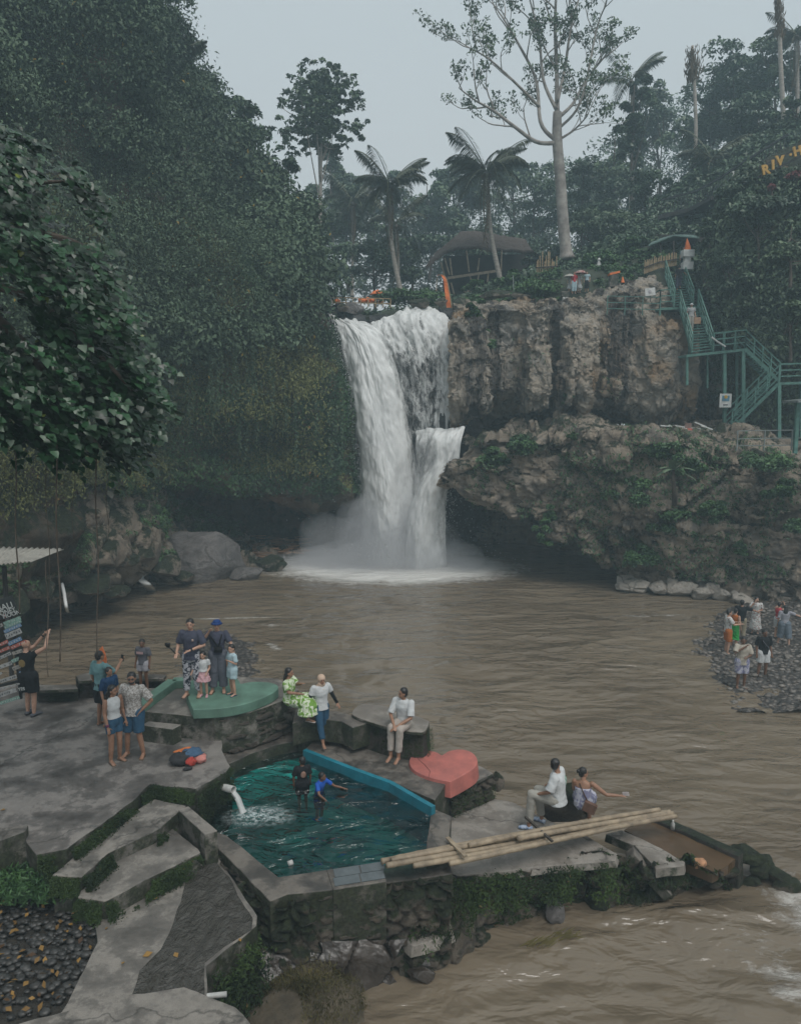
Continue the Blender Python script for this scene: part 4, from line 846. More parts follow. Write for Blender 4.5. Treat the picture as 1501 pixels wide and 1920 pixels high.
def ell_pts(c, r3, n, seed, pw=.45, bottom=-.55):
    r = np.random.default_rng(seed); u = nrm(r.normal(size=(n * 3, 3))); u = u[u[:, 2] > bottom][:n]
    return np.array(c) + u * np.array(r3) * (r.random(len(u)) ** pw)[:, None]
def tree(name, px, py, Y, rx, ry, bpx, bpy, label, n=26, per=260, mat=None, bark=None, seed=1, lf=.0058, tr=.018, lobes=5, group=None, cr=.30, pw=.4, droop=.3):
    mat = mat or L_tree; bark = bark or M_bark; c = P(px, py, Y); k = mpp(Y); r = np.random.default_rng(seed)
    base = P(bpx, bpy, Y); e = empty(name, base, world=True, label=label, cat='tree', group=group)
    # lobes make an uneven outline; each lobe carries leaf clumps
    L = ell_pts(c, (rx * k * .62, rx * k * .5, ry * k * .66), lobes, seed + 5, .3, -.6); cc = []
    for i, l in enumerate(L): cc.append(ell_pts(l, np.array([rx * k * .5, rx * k * .45, ry * k * .42]) * r.uniform(.7, 1.15), max(3, n // lobes), seed * 31 + i, pw))
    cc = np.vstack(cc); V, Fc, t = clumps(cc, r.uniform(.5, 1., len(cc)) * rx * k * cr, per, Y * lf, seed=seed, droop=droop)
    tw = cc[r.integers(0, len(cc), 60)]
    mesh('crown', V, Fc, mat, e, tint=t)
    m = MB(); top = c + [0, 0, -ry * k * .1]; mid = base * .5 + top * .5 + r.normal(0, .12, 3) * np.array([1, 1, 0]) * np.linalg.norm(top - base) * .2
    R0 = np.linalg.norm(top - base) * tr + .08; q = _cr(np.array([base, mid, top, c + [0, 0, ry * k * .6]]), 14); m.tube(q, np.linspace(R0, R0 * .15, 14), 8)
    for i in range(14):
        a = q[r.integers(5, 12)]; b = cc[r.integers(0, len(cc))]; m.tube(_cr(np.array([a, a * .5 + b * .5 + [0, 0, -.05 * rx * k], b]), 6), np.linspace(R0 * .32, .02, 6), 5)
    m.build('trunk', bark, e, True); return e
# ---- foliage over the left gorge wall
def on_grid(g, n, seed, rlo=0., rhi=1., clo=0., chi=1.):
    r = np.random.default_rng(seed); nr, nc = g.shape[:2]; cen = g[:-1, :-1]; a = np.linalg.norm(np.cross(g[1:, :-1] - cen, g[:-1, 1:] - cen), axis=-1)
    i0, i1, j0, j1 = int(rlo * (nr - 1)), int(rhi * (nr - 1)), int(clo * (nc - 1)), int(chi * (nc - 1)); M = np.zeros_like(a); M[i0:i1, j0:j1] = a[i0:i1, j0:j1]
    p = (M / M.sum()).ravel(); k = r.choice(len(p), n, p=p); i, j = np.divmod(k, nc - 1); f = r.random((n, 2))
    return cen[i, j] + (g[i + 1, j] - cen[i, j]) * f[:, :1] + (g[i, j + 1] - cen[i, j]) * f[:, 1:], sign_out(g)[i, j], i / nr, j / nc
def proj(Wp):
    q = Wp - EYE; f = q[..., 1] * CP - q[..., 2] * SP; u = q[..., 2] * CP + q[..., 1] * SP
    return PW / 2 + F * q[..., 0] / f, PH / 2 - F * u / f
C, N, fi, fj = on_grid(gL, 4300, 3, 0, .8)
x_, y_ = proj(C); up = (y_ < 690 + 40 * fbm(C * .15, 2, 8)); keep = ~((y_ > 900) & (x_ > 330)) & ~((y_ > 480) & (x_ > 596)); C, N, up, x_, y_ = C[keep], N[keep], up[keep], x_[keep], y_[keep]
tz = np.clip(.5 + .55 * fbm(C * .22, 3, 5), 0, 1)
bare = (fbm(C * .3, 3, 66) > .45) & (y_ > 520)
A = up & ~bare; rr = rng.uniform(.45, 1.35, len(C)) * np.where(fbm(C * .35, 2, 71) > .25, 1.5, 1.)
bulge = (np.clip(fbm(C * .2, 3, 88) + .3, -.2, 1.5) * 3. * np.clip((620 - x_) / 260, .15, 1))[:, None]
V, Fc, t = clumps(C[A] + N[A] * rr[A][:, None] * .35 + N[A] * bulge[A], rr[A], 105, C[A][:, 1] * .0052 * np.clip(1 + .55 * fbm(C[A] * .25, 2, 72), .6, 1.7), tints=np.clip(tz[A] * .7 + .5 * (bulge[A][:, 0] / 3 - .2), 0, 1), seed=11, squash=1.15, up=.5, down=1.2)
mesh_ = mesh('wall_undergrowth', V, Fc, L_wall, tint=t); tag(mesh_, 'dense creepers and shrubs covering the upper left gorge wall', 'undergrowth', kind='stuff')
B = ~up & ~bare
V, Fc, t = clumps(C[B] + N[B] * .12, rr[B] * .75, 80, C[B][:, 1] * .0046, tints=tz[B] * .9, seed=12, squash=1.2, up=.3, down=1.6, asp=.35)
o = mesh('wall_creeper', V, Fc, L_wallY, tint=t); tag(o, 'yellow green ferns and creepers on the lower left gorge wall', 'creepers', kind='stuff')
C, N, fi, fj = on_grid(gL, 120000, 4, .3, .74); x_, y_ = proj(C); k_ = ~((y_ > 925) & (x_ > 330)); C, N = C[k_], N[k_]
gsel = (fbm(C * .17, 3, 21) > .18) | ((proj(C)[0] > 590) & (fbm(C * .5, 2, 2) > -.3)); D_, E_ = C[gsel], N[gsel]; C, N = C[~gsel], N[~gsel]
V, Fc, t = leaves(D_ + E_ * rng.uniform(.05, .4, (len(D_), 1)), E_ + [0, 0, .4], D_[:, 1] * .0038, .36, .4, tint=np.clip(.35 + .5 * fbm(D_ * .4, 3, 19), 0, 1), seed=91, down=1.5)
o = mesh('wall_moss', V, Fc, L_bush, tint=t); tag(o, 'fresh green moss and fern bands on the left gorge wall', 'ferns', kind='stuff')
V, Fc, t = leaves(C + N * rng.uniform(0, .3, (len(C), 1)), N + [0, 0, .4], C[:, 1] * .0036, .34, .4, tint=np.clip(.55 + .6 * fbm(C * .3, 3, 9), 0, 1), seed=9, down=1.5)
o = mesh('wall_ferns', V, Fc, L_wallY, tint=t); tag(o, 'fine fern cover hugging the left gorge wall', 'ferns', kind='stuff')
# hanging creeper curtains on the wall
C, N, fi, fj = on_grid(gL, 380, 14, .12, .52, .25, .97); Cs = []
for c, n_ in zip(C, N):
    L = rng.uniform(1.5, 4.5); k = int(L * 22); tt = np.linspace(0, 1, k)[:, None]; Cs.append(c + n_ * .55 + np.array([0, 0, -1.]) * tt * L + n_ * .4 * (tt * (1 - tt)) + rng.normal(0, .07, (k, 3)))
Cs = np.vstack(Cs); V, Fc, t = leaves(Cs, np.array([0, -1., .3]) + Cs * 0, Cs[:, 1] * .0038, .45, .4, tint=np.full(len(Cs), .5), seed=19, down=2)
o = mesh('creeper_curtain', V, Fc, L_wall, tint=t); tag(o, 'hanging creeper curtains on the left gorge wall', 'creepers', kind='stuff')
# green slope and bank plants
C, N, fi, fj = on_grid(gB, 1300, 24, .42, 1.); x_, y_ = proj(C); k_ = (fbm(C * .4, 2, 3) > -.1) & ((y_ < 1010) | (fbm(C * .5, 2, 8) > .3))
V, Fc, t = clumps(C[k_], .38, 60, C[k_][:, 1] * .0045, seed=25, up=.8, asp=.35, tints=np.full(k_.sum(), .5)); o = mesh('bank_undergrowth', V, Fc, L_bush, tint=t); tag(o, 'green plants growing over the left river bank', 'undergrowth', kind='stuff')
# ---- trees on the left ridge and the gorge
T = [('tall_tree', 60, 60, 40, 130, 150, 60, 300, 'dense dark tree rising out of the top left corner', 40, L_tree), ('tall_tree', 215, 45, 44, 110, 130, 205, 300, 'tall tree with ragged crown against the sky near the top left', 34, L_tree),
     ('tall_tree', 285, 190, 46, 90, 110, 270, 420, 'leafy tree on the ridge below the highest crown', 30, L_wall), ('tree', 335, 300, 47, 80, 80, 330, 480, 'round tree bulging out of the ridge above the creepers', 24, L_wall),
     ('tree', 445, 262, 53, 78, 68, 440, 420, 'dark rounded tree behind the ridge shoulder', 26, L_tree), ('tree', 510, 360, 51, 75, 75, 500, 520, 'dark tree over the cliff edge left of the slender tree', 24, L_tree),
     ('tree', 440, 430, 46, 70, 60, 440, 560, 'bushy tree leaning from the gorge wall in mid slope', 20, L_wall), ('tree', 548, 440, 49.5, 52, 80, 545, 570, 'dark tree right at the top of the left cliff edge', 20, L_tree),
     ('tree', 130, 230, 38, 90, 80, 120, 380, 'broad leafy tree on the wall above the near branch', 24, L_wall), ('tree', 250, 430, 40, 75, 70, 240, 560, 'small leafy tree hanging from the middle of the wall', 20, L_wall),
     ('tree', 520, 500, 45.5, 60, 60, 520, 600, 'bush like tree just left of the waterfall lip', 18, L_wall)]
for i, (nm, px, py, Y, rx, ry, bx, by, lb, n, mt) in enumerate(T): tree(nm, px, py, Y, rx, ry, bx, by, lb, n, 240, mt, seed=100 + i)
# ---- centre background
tree('slender_tree', 602, 236, 62, 92, 118, 598, 572, 'slender tree with a rounded airy crown left of the palms', 420, 26, L_treeB, M_palmbark, seed=3, lobes=42, cr=.11, tr=.009, pw=.35, lf=.0052)
T = [(650, 420, 78, 70, 70, 'hazy tree between the slender tree and the first palm', L_treeB), (580, 450, 70, 55, 70, 'dark low tree at the foot of the slender tree', L_tree), (700, 500, 66, 80, 50, 'dark low tree behind the fence at the lip', L_tree),
     (800, 400, 90, 70, 70, 'thin pale tree in the gap between two palms', L_treeB), (850, 360, 92, 60, 62, 'tall airy tree just left of the second palm', L_treeB), (770, 480, 76, 70, 50, 'dark tree left of the thatched hut', L_tree),
     (900, 480, 72, 90, 60, 'dark green tree behind the thatched hut', L_tree), (1000, 400, 84, 90, 90, 'bushy tree between the second palm and the pale trunk', L_treeB), (960, 330, 95, 50, 50, 'distant tree crown above the second palm', L_treeB),
     (1090, 420, 72, 80, 90, 'dark tree right of the pale trunk', L_tree), (1150, 330, 76, 75, 105, 'broad tree with bare twigs right of the pale trunk', L_treeB), (1185, 260, 66, 38, 130, 'column like creeper covered tree with a tufted top', L_tree),
     (1230, 250, 84, 70, 90, 'airy tree with sky showing through behind the dead palm', L_treeB), (1130, 450, 60, 75, 55, 'spreading bushy tree above the people with umbrellas', L_treeB), (1230, 400, 64, 70, 70, 'leafy tree below the walkway railing', L_tree),
     (1375, 165, 74, 95, 75, 'big rounded tree on the right skyline', L_tree), (1450, 150, 70, 75, 65, 'tree crown beside the tall leaning trunk at the right', L_treeB), (1330, 250, 78, 60, 70, 'pale green tree below the skyline crown', L_treeB),
     (1420, 240, 64, 75, 50, 'dark tree behind the black railing', L_tree), (1490, 240, 58, 55, 60, 'tree at the right edge above the yellow letters', L_treeB), (1040, 500, 62, 50, 30, 'low bush tree behind the bamboo fence', L_tree),
     (1340, 330, 62, 60, 45, 'leafy tree just above the walkway', L_treeB), (700, 370, 96, 60, 60, 'distant hazy tree behind the first palm', L_treeB), (620, 350, 88, 45, 60, 'hazy tree right behind the slender trunk', L_treeB)]
for i, (px, py, Y, rx, ry, lb, mt) in enumerate(T):
    sparse = mt is L_treeB; tree('tree', px, py, Y, rx * 1.15, ry * 1.15, px + 4, py + ry + 60, lb, 46 if not sparse else 44, 150 if not sparse else 105, mt, seed=200 + i, lobes=8, cr=.26, pw=.5, lf=.0052, group='trees in the forest above the falls')
# far wood filling the valley behind
sk_ = np.array([(480, 400), (560, 350), (620, 372), (700, 395), (780, 425), (830, 350), (900, 362), (960, 330), (1060, 300), (1150, 262), (1230, 215), (1330, 185), (1400, 150), (1560, 130)], float); r = np.random.default_rng(77); n = 1500
qx = r.uniform(480, 1560, n); top_ = np.interp(qx, sk_[:, 0], sk_[:, 1]) + 26 * fbm(np.stack([qx / 40., qx * 0, qx * 0], -1), 3, 2); qy = top_ + (570 - top_) * r.random(n) ** .85; Yn = r.uniform(92, 112, n); C = P(qx, qy, Yn)
V, Fc, t = clumps(C, r.uniform(.9, 2.2, n), 60, .42, seed=78, tints=np.clip(.45 + .5 * fbm(C * .12, 2, 4), 0, 1)); o = mesh('distant_forest', V, Fc, L_treeB, tint=t); tag(o, 'far wood filling the valley behind the palms', 'forest', kind='stuff')
# ground cover on the plateau
C, N, fi, fj = on_grid(gP, 9000, 33, .22, .8); zsel = (C[:, 1] < 82) & ((C[:, 1] > 51) | (C[:, 0] > 17) | ((C[:, 0] < -8))) & (np.abs(C[:, 0]) < C[:, 1] * .6); C = C[zsel]; x_, y_ = proj(C)
V, Fc, t = clumps(C, rng.uniform(.5, 1.3, len(C)) * np.where(C[:, 1] < 54, .5, 1), 46, C[:, 1] * .006, seed=34, up=.7); o = mesh('forest_undergrowth', V, Fc, L_tree, tint=t); tag(o, 'shrubs and undergrowth on the forest floor above the falls', 'undergrowth', kind='stuff')
C, N, fi, fj = on_grid(gP, 5200, 37, .12, .5); x_, y_ = proj(C); k_ = (C[:, 1] < 53.5) & (x_ > 870) & (x_ < 1300) & ~((np.abs(x_ - 1083) < 34) & (y_ > 500)) & (fbm(C * .7, 2, 7) > -.5) & ~((x_ > 1205) & (y_ > 490)); C = C[k_]; print('cliff top plants', len(C))
V, Fc, t = clumps(C, rng.uniform(.16, .42, len(C)), 34, .2, seed=38, up=.7); o = mesh('low_plants', V, Fc, L_bush, tint=t * .9); tag(o, 'low green plants on the slope above the fluted wall', 'plants', kind='stuff')
# right hillside shrubs
C, N, fi, fj = on_grid(gH, 1500, 35, 0, .82); x_, y_ = proj(C); keep = ~((x_ < 1350) & (y_ > 470)) & (x_ > 1290) & ~((x_ > 1410) & (y_ > 255) & (y_ < 335)); C, N = C[keep], N[keep]; tz = np.clip(.5 + .6 * fbm(C * .35, 2, 3), 0, 1)
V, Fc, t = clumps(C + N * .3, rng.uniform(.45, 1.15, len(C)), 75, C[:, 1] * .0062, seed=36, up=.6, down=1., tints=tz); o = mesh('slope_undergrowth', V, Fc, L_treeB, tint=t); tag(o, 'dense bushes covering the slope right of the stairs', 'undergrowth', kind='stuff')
for i, (px, py, Y, rx, ry, lb) in enumerate([(1420, 430, 43.5, 75, 60, 'bush with small flowers on the slope above the stairs'), (1480, 470, 40, 60, 70, 'pale leaved bush at the right edge above the stairs'), (1370, 520, 44, 45, 50, 'bush right beside the upper stair flight'),
                                             (1480, 620, 38, 55, 60, 'big leaved shrub at the right edge by the stairs'), (1400, 370, 46, 60, 40, 'bush under the yellow letters'), (1330, 440, 46.3, 35, 35, 'bush between the shrine and the slope')]):
    tree('bush', px, py, Y, rx, ry, px, py + ry, lb, 16, 230, L_treeB if i in (1, 3) else L_tree, seed=300 + i, lobes=4, cr=.35)
# bougainvillea
L_bou = leafmat('bougainvillea', (.14, .05, .06), (.38, .14, .13), .7, .2)
for i, (px, py, rx) in enumerate([(1492, 335, 16), (1446, 352, 9), (1437, 374, 8)]):
    tree('flower_bush', px, py, 43.5, rx, rx * .9, px, py + rx * 2, 'pink flowering bush %s' % ['at the right edge under the letters', 'upper one below the letter I', 'lower one on the slope'][i], 8, 90, L_bou, seed=320 + i, lobes=3, cr=.4)
# ---- plants on the right cliffs
def bush(px, py, Y, rx, ry, label, mat=L_bush, seed=0, n=12, per=150, lf=.0048, name='bush', asp=.5):
    k = mpp(Y); c = P(px, py, Y); cc = ell_pts(c, (rx * k, rx * k * .6, ry * k), n, seed, .5, -.9); V, Fc, t = clumps(cc, rx * k * .35, per, Y * lf, seed=seed, asp=asp); o = mesh(name, V, Fc, mat, tint=t); return tag(o, label, 'bush')
for i, a in enumerate([(893, 600, 44.6, 22, 42, 'light green bush hanging at the right edge of the waterfall top'), (910, 650, 44.2, 26, 24, 'low bush spilling down beside the falls'), (975, 838, 39.3, 36, 18, 'clump of pale leaved plants below the ledge near the falls'),
                       (1250, 850, 36, 45, 22, 'bright green bush right of the ledge middle'), (1060, 740, 43.8, 12, 22, 'tall weed growing at the foot of the fluted wall'), (1300, 880, 35.5, 34, 16, 'green bush below the white stakes'),
                       (1265, 990, 35.8, 45, 40, 'large trailing bush in the middle of the lower cliff'), (1180, 930, 36.5, 60, 30, 'trailing green curtain over the cave mouth'), (1440, 870, 34.2, 60, 14, 'grassy hedge under the grey railing'),
                       (1460, 920, 34, 30, 25, 'hanging green plant on the right part of the lower cliff'), (1390, 1030, 34.5, 16, 14, 'small bright fern low on the cliff'), (1490, 990, 34, 25, 14, 'leafy plant at the right edge of the lower cliff'),
                       (1075, 820, 38.6, 10, 8, 'small bush on the ledge lip'), (1020, 985, 38.6, 22, 50, 'moss curtain at the cave edge'), (1335, 960, 35, 30, 20, 'creeping plant in a cliff crack'), (930, 860, 39.8, 30, 16, 'green moss tuft under the left end of the ledge'),
                       (1205, 1050, 36.6, 45, 22, 'dark trailing moss just above the pale rocks'), (885, 540, 50, 20, 14, 'small shrub behind the orange flag'), (1000, 545, 47, 45, 14, 'low hedge under the bamboo fence'), (1120, 500, 50.5, 40, 22, 'broad bush left of the low bamboo fence'), (1185, 480, 51.5, 42, 30, 'dense bush under the spreading tree by the stall'), (960, 525, 51, 30, 16, 'bush between the leaning palm and the stake fence'), (770, 565, 50, 60, 10, 'low plants along the lip above the broad fan'), (1160, 515, 48.5, 22, 12, 'little bush beside the orange cone'), (800, 570, 47.4, 8, 8, 'ball shaped shrub at the lip')]):
    bush(*a, seed=400 + i, n=14 if a[3] > 20 else 7)
C, N, fi, fj = on_grid(gR, 26000, 44, .1, .72, .12, .95); x_, y_ = proj(C); k_ = (fbm(C * .55, 4, 17) + .25 * (x_ > 1080) - .25 * (y_ < 850) > .22); C, N = C[k_], N[k_]
V, Fc, t = leaves(C + N * rng.uniform(0, .22, (len(C), 1)), N + [0, 0, .6], .17, .4, .3, tint=np.full(len(C), .45), seed=45, down=1.2); o = mesh('cliff_moss', V, Fc, L_bush, tint=t); tag(o, 'moss and small plants scattered over the lower right cliff', 'moss', kind='stuff')
C, N, fi, fj = on_grid(gU, 9000, 46, .0, .9, .0, .98); k_ = fbm(C * .5, 4, 19) > .75; C, N = C[k_], N[k_]
V, Fc, t = leaves(C + N * .1, N + [0, 0, .6], .16, .4, .3, tint=np.full(len(C), .45), seed=47, down=1.2); o = mesh('cliff_moss', V, Fc, L_bush, tint=t); tag(o, 'sparse plants on the upper right cliff', 'moss', kind='stuff')
# banana plant on the cliff
def blade(base, d, L, wd, droop, n=8):
    d = np.array(d, float); d /= np.linalg.norm(d); s = np.cross(d, (0, 0, 1)); s /= np.linalg.norm(s) + 1e-6; t = np.linspace(0, 1, n)
    mid = base + np.outer(t * L, d); mid[:, 2] -= droop * L * t ** 2.2; w_ = wd * np.sin(np.pi * np.clip(t * .92 + .04, 0, 1)) ** .6
    V = np.concatenate([mid + s * w_[:, None] - [0, 0, .15 * wd], mid, mid - s * w_[:, None] - [0, 0, .15 * wd]]); Fc = []
    for i in range(n - 1): Fc += [(i, i + 1, n + i + 1, n + i), (n + i, n + i + 1, 2 * n + i + 1, 2 * n + i)]
    return V, Fc
bn = empty('banana_plant', P(1264, 945, 35.3), world=True, label='banana plant with pale drooping leaves on the lower right cliff', cat='plant')
M_ban = simple('banana_leaf', (.12, .17, .1), .5, .3, 3, .1)
m = MB(); m.tube([P(1264, 948, 35.4), P(1262, 905, 35.2), P(1261, 880, 35)], [.12, .1, .07], 8); m.build('stem', M_bark, bn, True)
for k, (dx, dz) in enumerate([(-1, .1), (-.8, .45), (-.3, .8), (.3, .75), (.8, .35), (.9, -.1), (-.5, .2)]):
    m = MB(); m.add(*blade(P(1261, 880, 35), (dx, -.5, dz), 1.05, .17, .35)); m.build('leaf', M_ban, bn, True)
# ---- palms
def frond_mesh(L, rise, droop, n=44, dead=False, seed=0):
    r = np.random.default_rng(seed); t = np.linspace(0, 1, 16); rx = L * t * (1 - .18 * droop * t); rz = L * (rise * t - droop * t ** 2)
    rach = np.stack([rx, rx * 0, rz], -1); V, Fc = tube(rach, np.linspace(.045, .008, 16), 5); V = list(V); Fc = [list(f) for f in Fc]; tn = [.9] * len(V)
    for s in (-1, 1):
        for i in range(n):
            tt = .1 + .89 * i / n; p = np.array([np.interp(tt, t, rx), 0, np.interp(tt, t, rz)]); l = L * .27 * math.sin(math.pi * min(1, tt * .85 + .13)) * r.uniform(.8, 1.1)
            hang = r.uniform(.5, .9) if not dead else 1.6; d = np.array([.45, s * 1., -hang * .5]); d /= np.linalg.norm(d); e = p + d * l + [0, 0, -l * hang * .32]; mpt = p + d * l * .5 + np.array([.04, 0, 0]); k = len(V)
            V += [p, mpt + [.0, 0, .0], e, p + d * l * .5 - np.array([.04, 0, 0])]; Fc.append([k, k + 1, k + 2, k + 3]); tn += [r.uniform(.2, .9)] * 4
    me = mesh('frond', np.array(V), Fc, L_dead if dead else L_palm, tint=np.array(tn), link=False); return me
FR = {}
def palm(base, top, Y, L, nf, label, dead=0, bend=.0, name='coconut_palm', r0=.2, upr=0, seed=0):
    r = random.Random(seed); b = P(*base, Y); t_ = P(*top, Y); e = empty(name, b, world=True, label=label, cat='palm')
    m = MB(); mid = b * .5 + t_ * .5 + np.array([bend, 0, 0]); q = _cr(np.array([b, mid, t_]), 40); rad = np.linspace(r0, r0 * .6, 40) * (1 + .05 * (np.arange(40) % 2)); rad[:3] *= [1.5, 1.25, 1.1]; m.tube(q, rad, 9); m.build('trunk', M_palmbark, e, True)
    for i in range(nf):
        k = i % 4; key = (round(L, 1), k, 0)
        if key not in FR: FR[key] = frond_mesh(L, [1.35, .95, .5, .08][k], [.72, .85, .95, .8][k], seed=k)
        o = bpy.data.objects.new('frond', FR[key]); COL.objects.link(o); o.parent = e; o.location = (t_ - b).tolist(); o.rotation_euler = (r.uniform(-.15, .15), r.uniform(-.12, .12), i * 2.4 + r.uniform(-.2, .2))
    for i in range(dead):
        key = (round(L, 1), 9, 1)
        if key not in FR: FR[key] = frond_mesh(L * .8, -.9, .9, 22, True, 9)
        o = bpy.data.objects.new('dead_frond', FR[key]); COL.objects.link(o); o.parent = e; o.location = (t_ - b).tolist(); o.rotation_euler = (0, .5, i * 1.9)
    if nf > 8:
        m = MB()
        for i in range(9): a = i * .7; m.ball(t_ + [.28 * math.cos(a), .28 * math.sin(a), -.28 - .1 * (i % 2)], .13, 8, 6)
        m.build('coconuts', simple('coconut', (.12, .08, .04), .6) if 'coconut' not in bpy.data.materials else bpy.data.materials['coconut'], e, True)
    return e
palm((754, 562), (731, 348), 58, 3.3, 24, 'tall coconut palm directly above the waterfall', 3, -.35, seed=1)
palm((945, 558), (911, 322), 57, 3.7, 26, 'tall coconut palm in front of the thatched hut', 3, -.3, seed=2)
palm((660, 556), (661, 378), 74, 3.6, 14, 'thin hazy coconut palm with a straight grey trunk left of the others', 3, 0, r0=.15, seed=3)
palm((745, 560), (742, 420), 63, 3.2, 10, 'shorter coconut palm standing close behind the first one', 2, .1, seed=4, r0=.17)
palm((1180, 420), (1183, 150), 68, 3.4, 9, 'windblown palm top sticking out of the creeper covered tree', 2, .2, seed=5)
palm((1320, 400), (1335, 300), 60, 3.2, 12, 'low drooping palm beside the walkway', 2, .2, seed=6)
palm((1490, 330), (1493, 66), 66, 3.0, 12, 'dark palm at the right edge of the skyline', 2, .1, seed=7)
palm((330, 260), (322, 122), 48, 2.4, 9, 'small palm sticking out of the ridge skyline', 1, .1, seed=8, r0=.1)
palm((150, 200), (160, 20), 41, 3.2, 10, 'palm with brown hanging fronds in the top left canopy', 7, .1, seed=9)
palm((1298, 388), (1297, 86), 62, 1.5, 0, 'dead palm trunk with a withered top on the right slope', 5, .25, 'dead_palm', .17, seed=10)
palm((1470, 255), (1459, -40), 60, 1.8, 0, 'very tall bare palm trunk leaving the top of the picture at the right', 6, -.1, 'dead_palm', .19, seed=11)
def shag(px0, py0, px1, py1, Y, w_, par, n=260, seed=0):
    r = np.random.default_rng(seed); t = r.random(n); C = P(px0 + (px1 - px0) * t, py0 + (py1 - py0) * t, Y) + r.normal(0, w_, (n, 3)) * [1, 1, .4]
    V, Fc, tt = leaves(C, np.array([0, -1, 0]) + C * 0, .55, .16, .2, tint=np.full(n, .4), seed=seed, down=4); mesh('dead_leaf_skirt', V, Fc, L_dead, par, tint=tt)
shag(1297, 90, 1299, 150, 62, .28, bpy.data.objects['dead_palm'], seed=1); shag(1460, 0, 1463, 70, 60, .16, bpy.data.objects['dead_palm.001'], seed=2)
# ---- the tall pale tree with open branching crown
pt = empty('kapok_tree', P(1060, 482, 54), world=True, label='tall pale trunked tree with open branching crown at the top right', cat='tree')
m = MB(); rr_ = random.Random(4); tips = []
m.tube(_cr(np.array([P(1062, 486, 54), P(1056, 430, 54), P(1050, 340, 54), P(1044, 262, 54), P(1044, 210, 54)]), 24), np.interp(np.linspace(0, 1, 24), [0, .08, .8, 1], [.62, .42, .34, .28]), 12)
def grow(p, d, L, r0, depth):
    n = 5; q = [p]; dd = d.copy()
    for i in range(n):
        dd = dd + np.array([rr_.gauss(0, .12), rr_.gauss(0, .12), rr_.gauss(.05, .08)]); dd /= np.linalg.norm(dd); q.append(q[-1] + dd * L / n)
    m.tube(q, np.linspace(r0, r0 * .62, n + 1), 6 if depth < 3 else 4, False)
    if depth >= 3: tips.append(q[-1]); tips.append(q[3])
    if depth < 4:
        for i in range(2 if depth else 3):
            a = q[-1] if i == 0 else q[rr_.choice([2, 3, 4])]; nd_ = dd + np.array([rr_.gauss(0, .5), rr_.gauss(0, .5), rr_.gauss(.1, .3)]); nd_ /= np.linalg.norm(nd_)
            grow(a, nd_, L * rr_.uniform(.55, .8), r0 * .55, depth + 1)
for limb, r0 in [([(1042, 268), (1005, 266), (962, 236), (925, 208), (893, 190)], .2), ([(1040, 262), (1013, 230), (1004, 150), (970, 80), (940, 30)], .19), ([(1044, 215), (1043, 130), (1040, 40), (1045, -60)], .22), ([(1044, 222), (1072, 196), (1098, 150), (1130, 110)], .17),
                 ([(1047, 262), (1075, 244), (1100, 218)], .12), ([(1044, 190), (1058, 130), (1070, 50), (1090, -20)], .16), ([(1042, 205), (1018, 150), (1010, 70), (990, -10)], .17), ([(1048, 240), (1088, 190), (1118, 54), (1135, 10)], .13), ([(1010, 200), (960, 150), (915, 110), (880, 90)], .13)]:
    Yk = 54 + np.cumsum([0] + [rr_.uniform(-1.2, 1.2) for _ in limb[1:]]); q = _cr(np.array([P(a, b, y) for (a, b), y in zip(limb, Yk)]), 20); m.tube(q, np.linspace(r0 * .8, r0 * .28, 20), 8)
    for i in (6, 9, 12, 14, 16, 18, 19):
        d = q[i] - q[i - 1]; d /= np.linalg.norm(d); d = d + np.array([rr_.gauss(0, .6), rr_.gauss(0, .6), rr_.gauss(.1, .3)]); grow(q[i], d / np.linalg.norm(d), rr_.uniform(1.2, 2.2), r0 * .28, 2)
m.build('trunk', M_pale, pt, True)
tips = np.array(tips); print('tips', len(tips)); tips = tips[np.random.default_rng(1).random(len(tips)) < .8]
V, Fc, t = clumps(tips, .42, 14, .23, seed=51, up=.3, down=.8, rnd=.8); mesh('crown', V, Fc, L_treeB, pt, tint=t)
# ---- near tree, large heart shaped leaves
near = empty('broadleaf_tree', (-8.5, 9.5, 2.2), world=True, label='large glossy leaved branch hanging into the picture at the left', cat='tree')
bp = np.array([(-200, 225), (-60, 225), (10, 238), (60, 265), (112, 300), (128, 320), (182, 345), (196, 385), (205, 440), (196, 470), (232, 560), (240, 600), (262, 640), (280, 690), (306, 770), (262, 762), (270, 800), (240, 815), (262, 850), (215, 845), (212, 885), (178, 850), (120, 855), (80, 835), (0, 812), (-200, 780)])
r = np.random.default_rng(6); ns = 1250; qx, qy = r.uniform(-220, 310, ns), r.uniform(225, 880, ns); ok = inside(qx, qy, bp) & (fbm(np.stack([qx / 85., qy / 85., qx * 0], -1), 2, 31) > -.42); qx, qy = qx[ok], qy[ok]
lay = r.random(len(qx)); S0 = P(qx, qy, 9.6 + 2.6 * lay); dirs = nrm(np.stack([.75 + r.normal(0, .35, len(qx)), -.25 + r.normal(0, .3, len(qx)), -.55 + r.normal(0, .28, len(qx))], -1)); Cs, tb = [], []
for s0_, d0, la in zip(S0, dirs, r.random(len(qx))):
    k = r.integers(20, 38); tt = np.linspace(-.25, .42, k)[:, None]; Cs.append(s0_ + d0 * tt - np.array([0, 0, .5]) * np.clip(tt, 0, 1) ** 2 + r.normal(0, .045, (k, 3))); tb += [la] * k
C = np.vstack(Cs); nn_ = len(C); w2 = np.array(tb) - .5; print('near leaves', nn_)
N = nrm(np.stack([.55 + r.normal(0, .35, nn_), -.65 + r.normal(0, .35, nn_), .75 + r.normal(0, .3, nn_)], -1)); d = np.stack([.55 + r.normal(0, .3, nn_), -.1 + r.normal(0, .35, nn_), -.95 + r.normal(0, .25, nn_)], -1)
d = nrm(d - N * np.sum(d * N, -1)[:, None]); s = np.cross(N, d); L = r.uniform(.065, .135, nn_)[:, None]
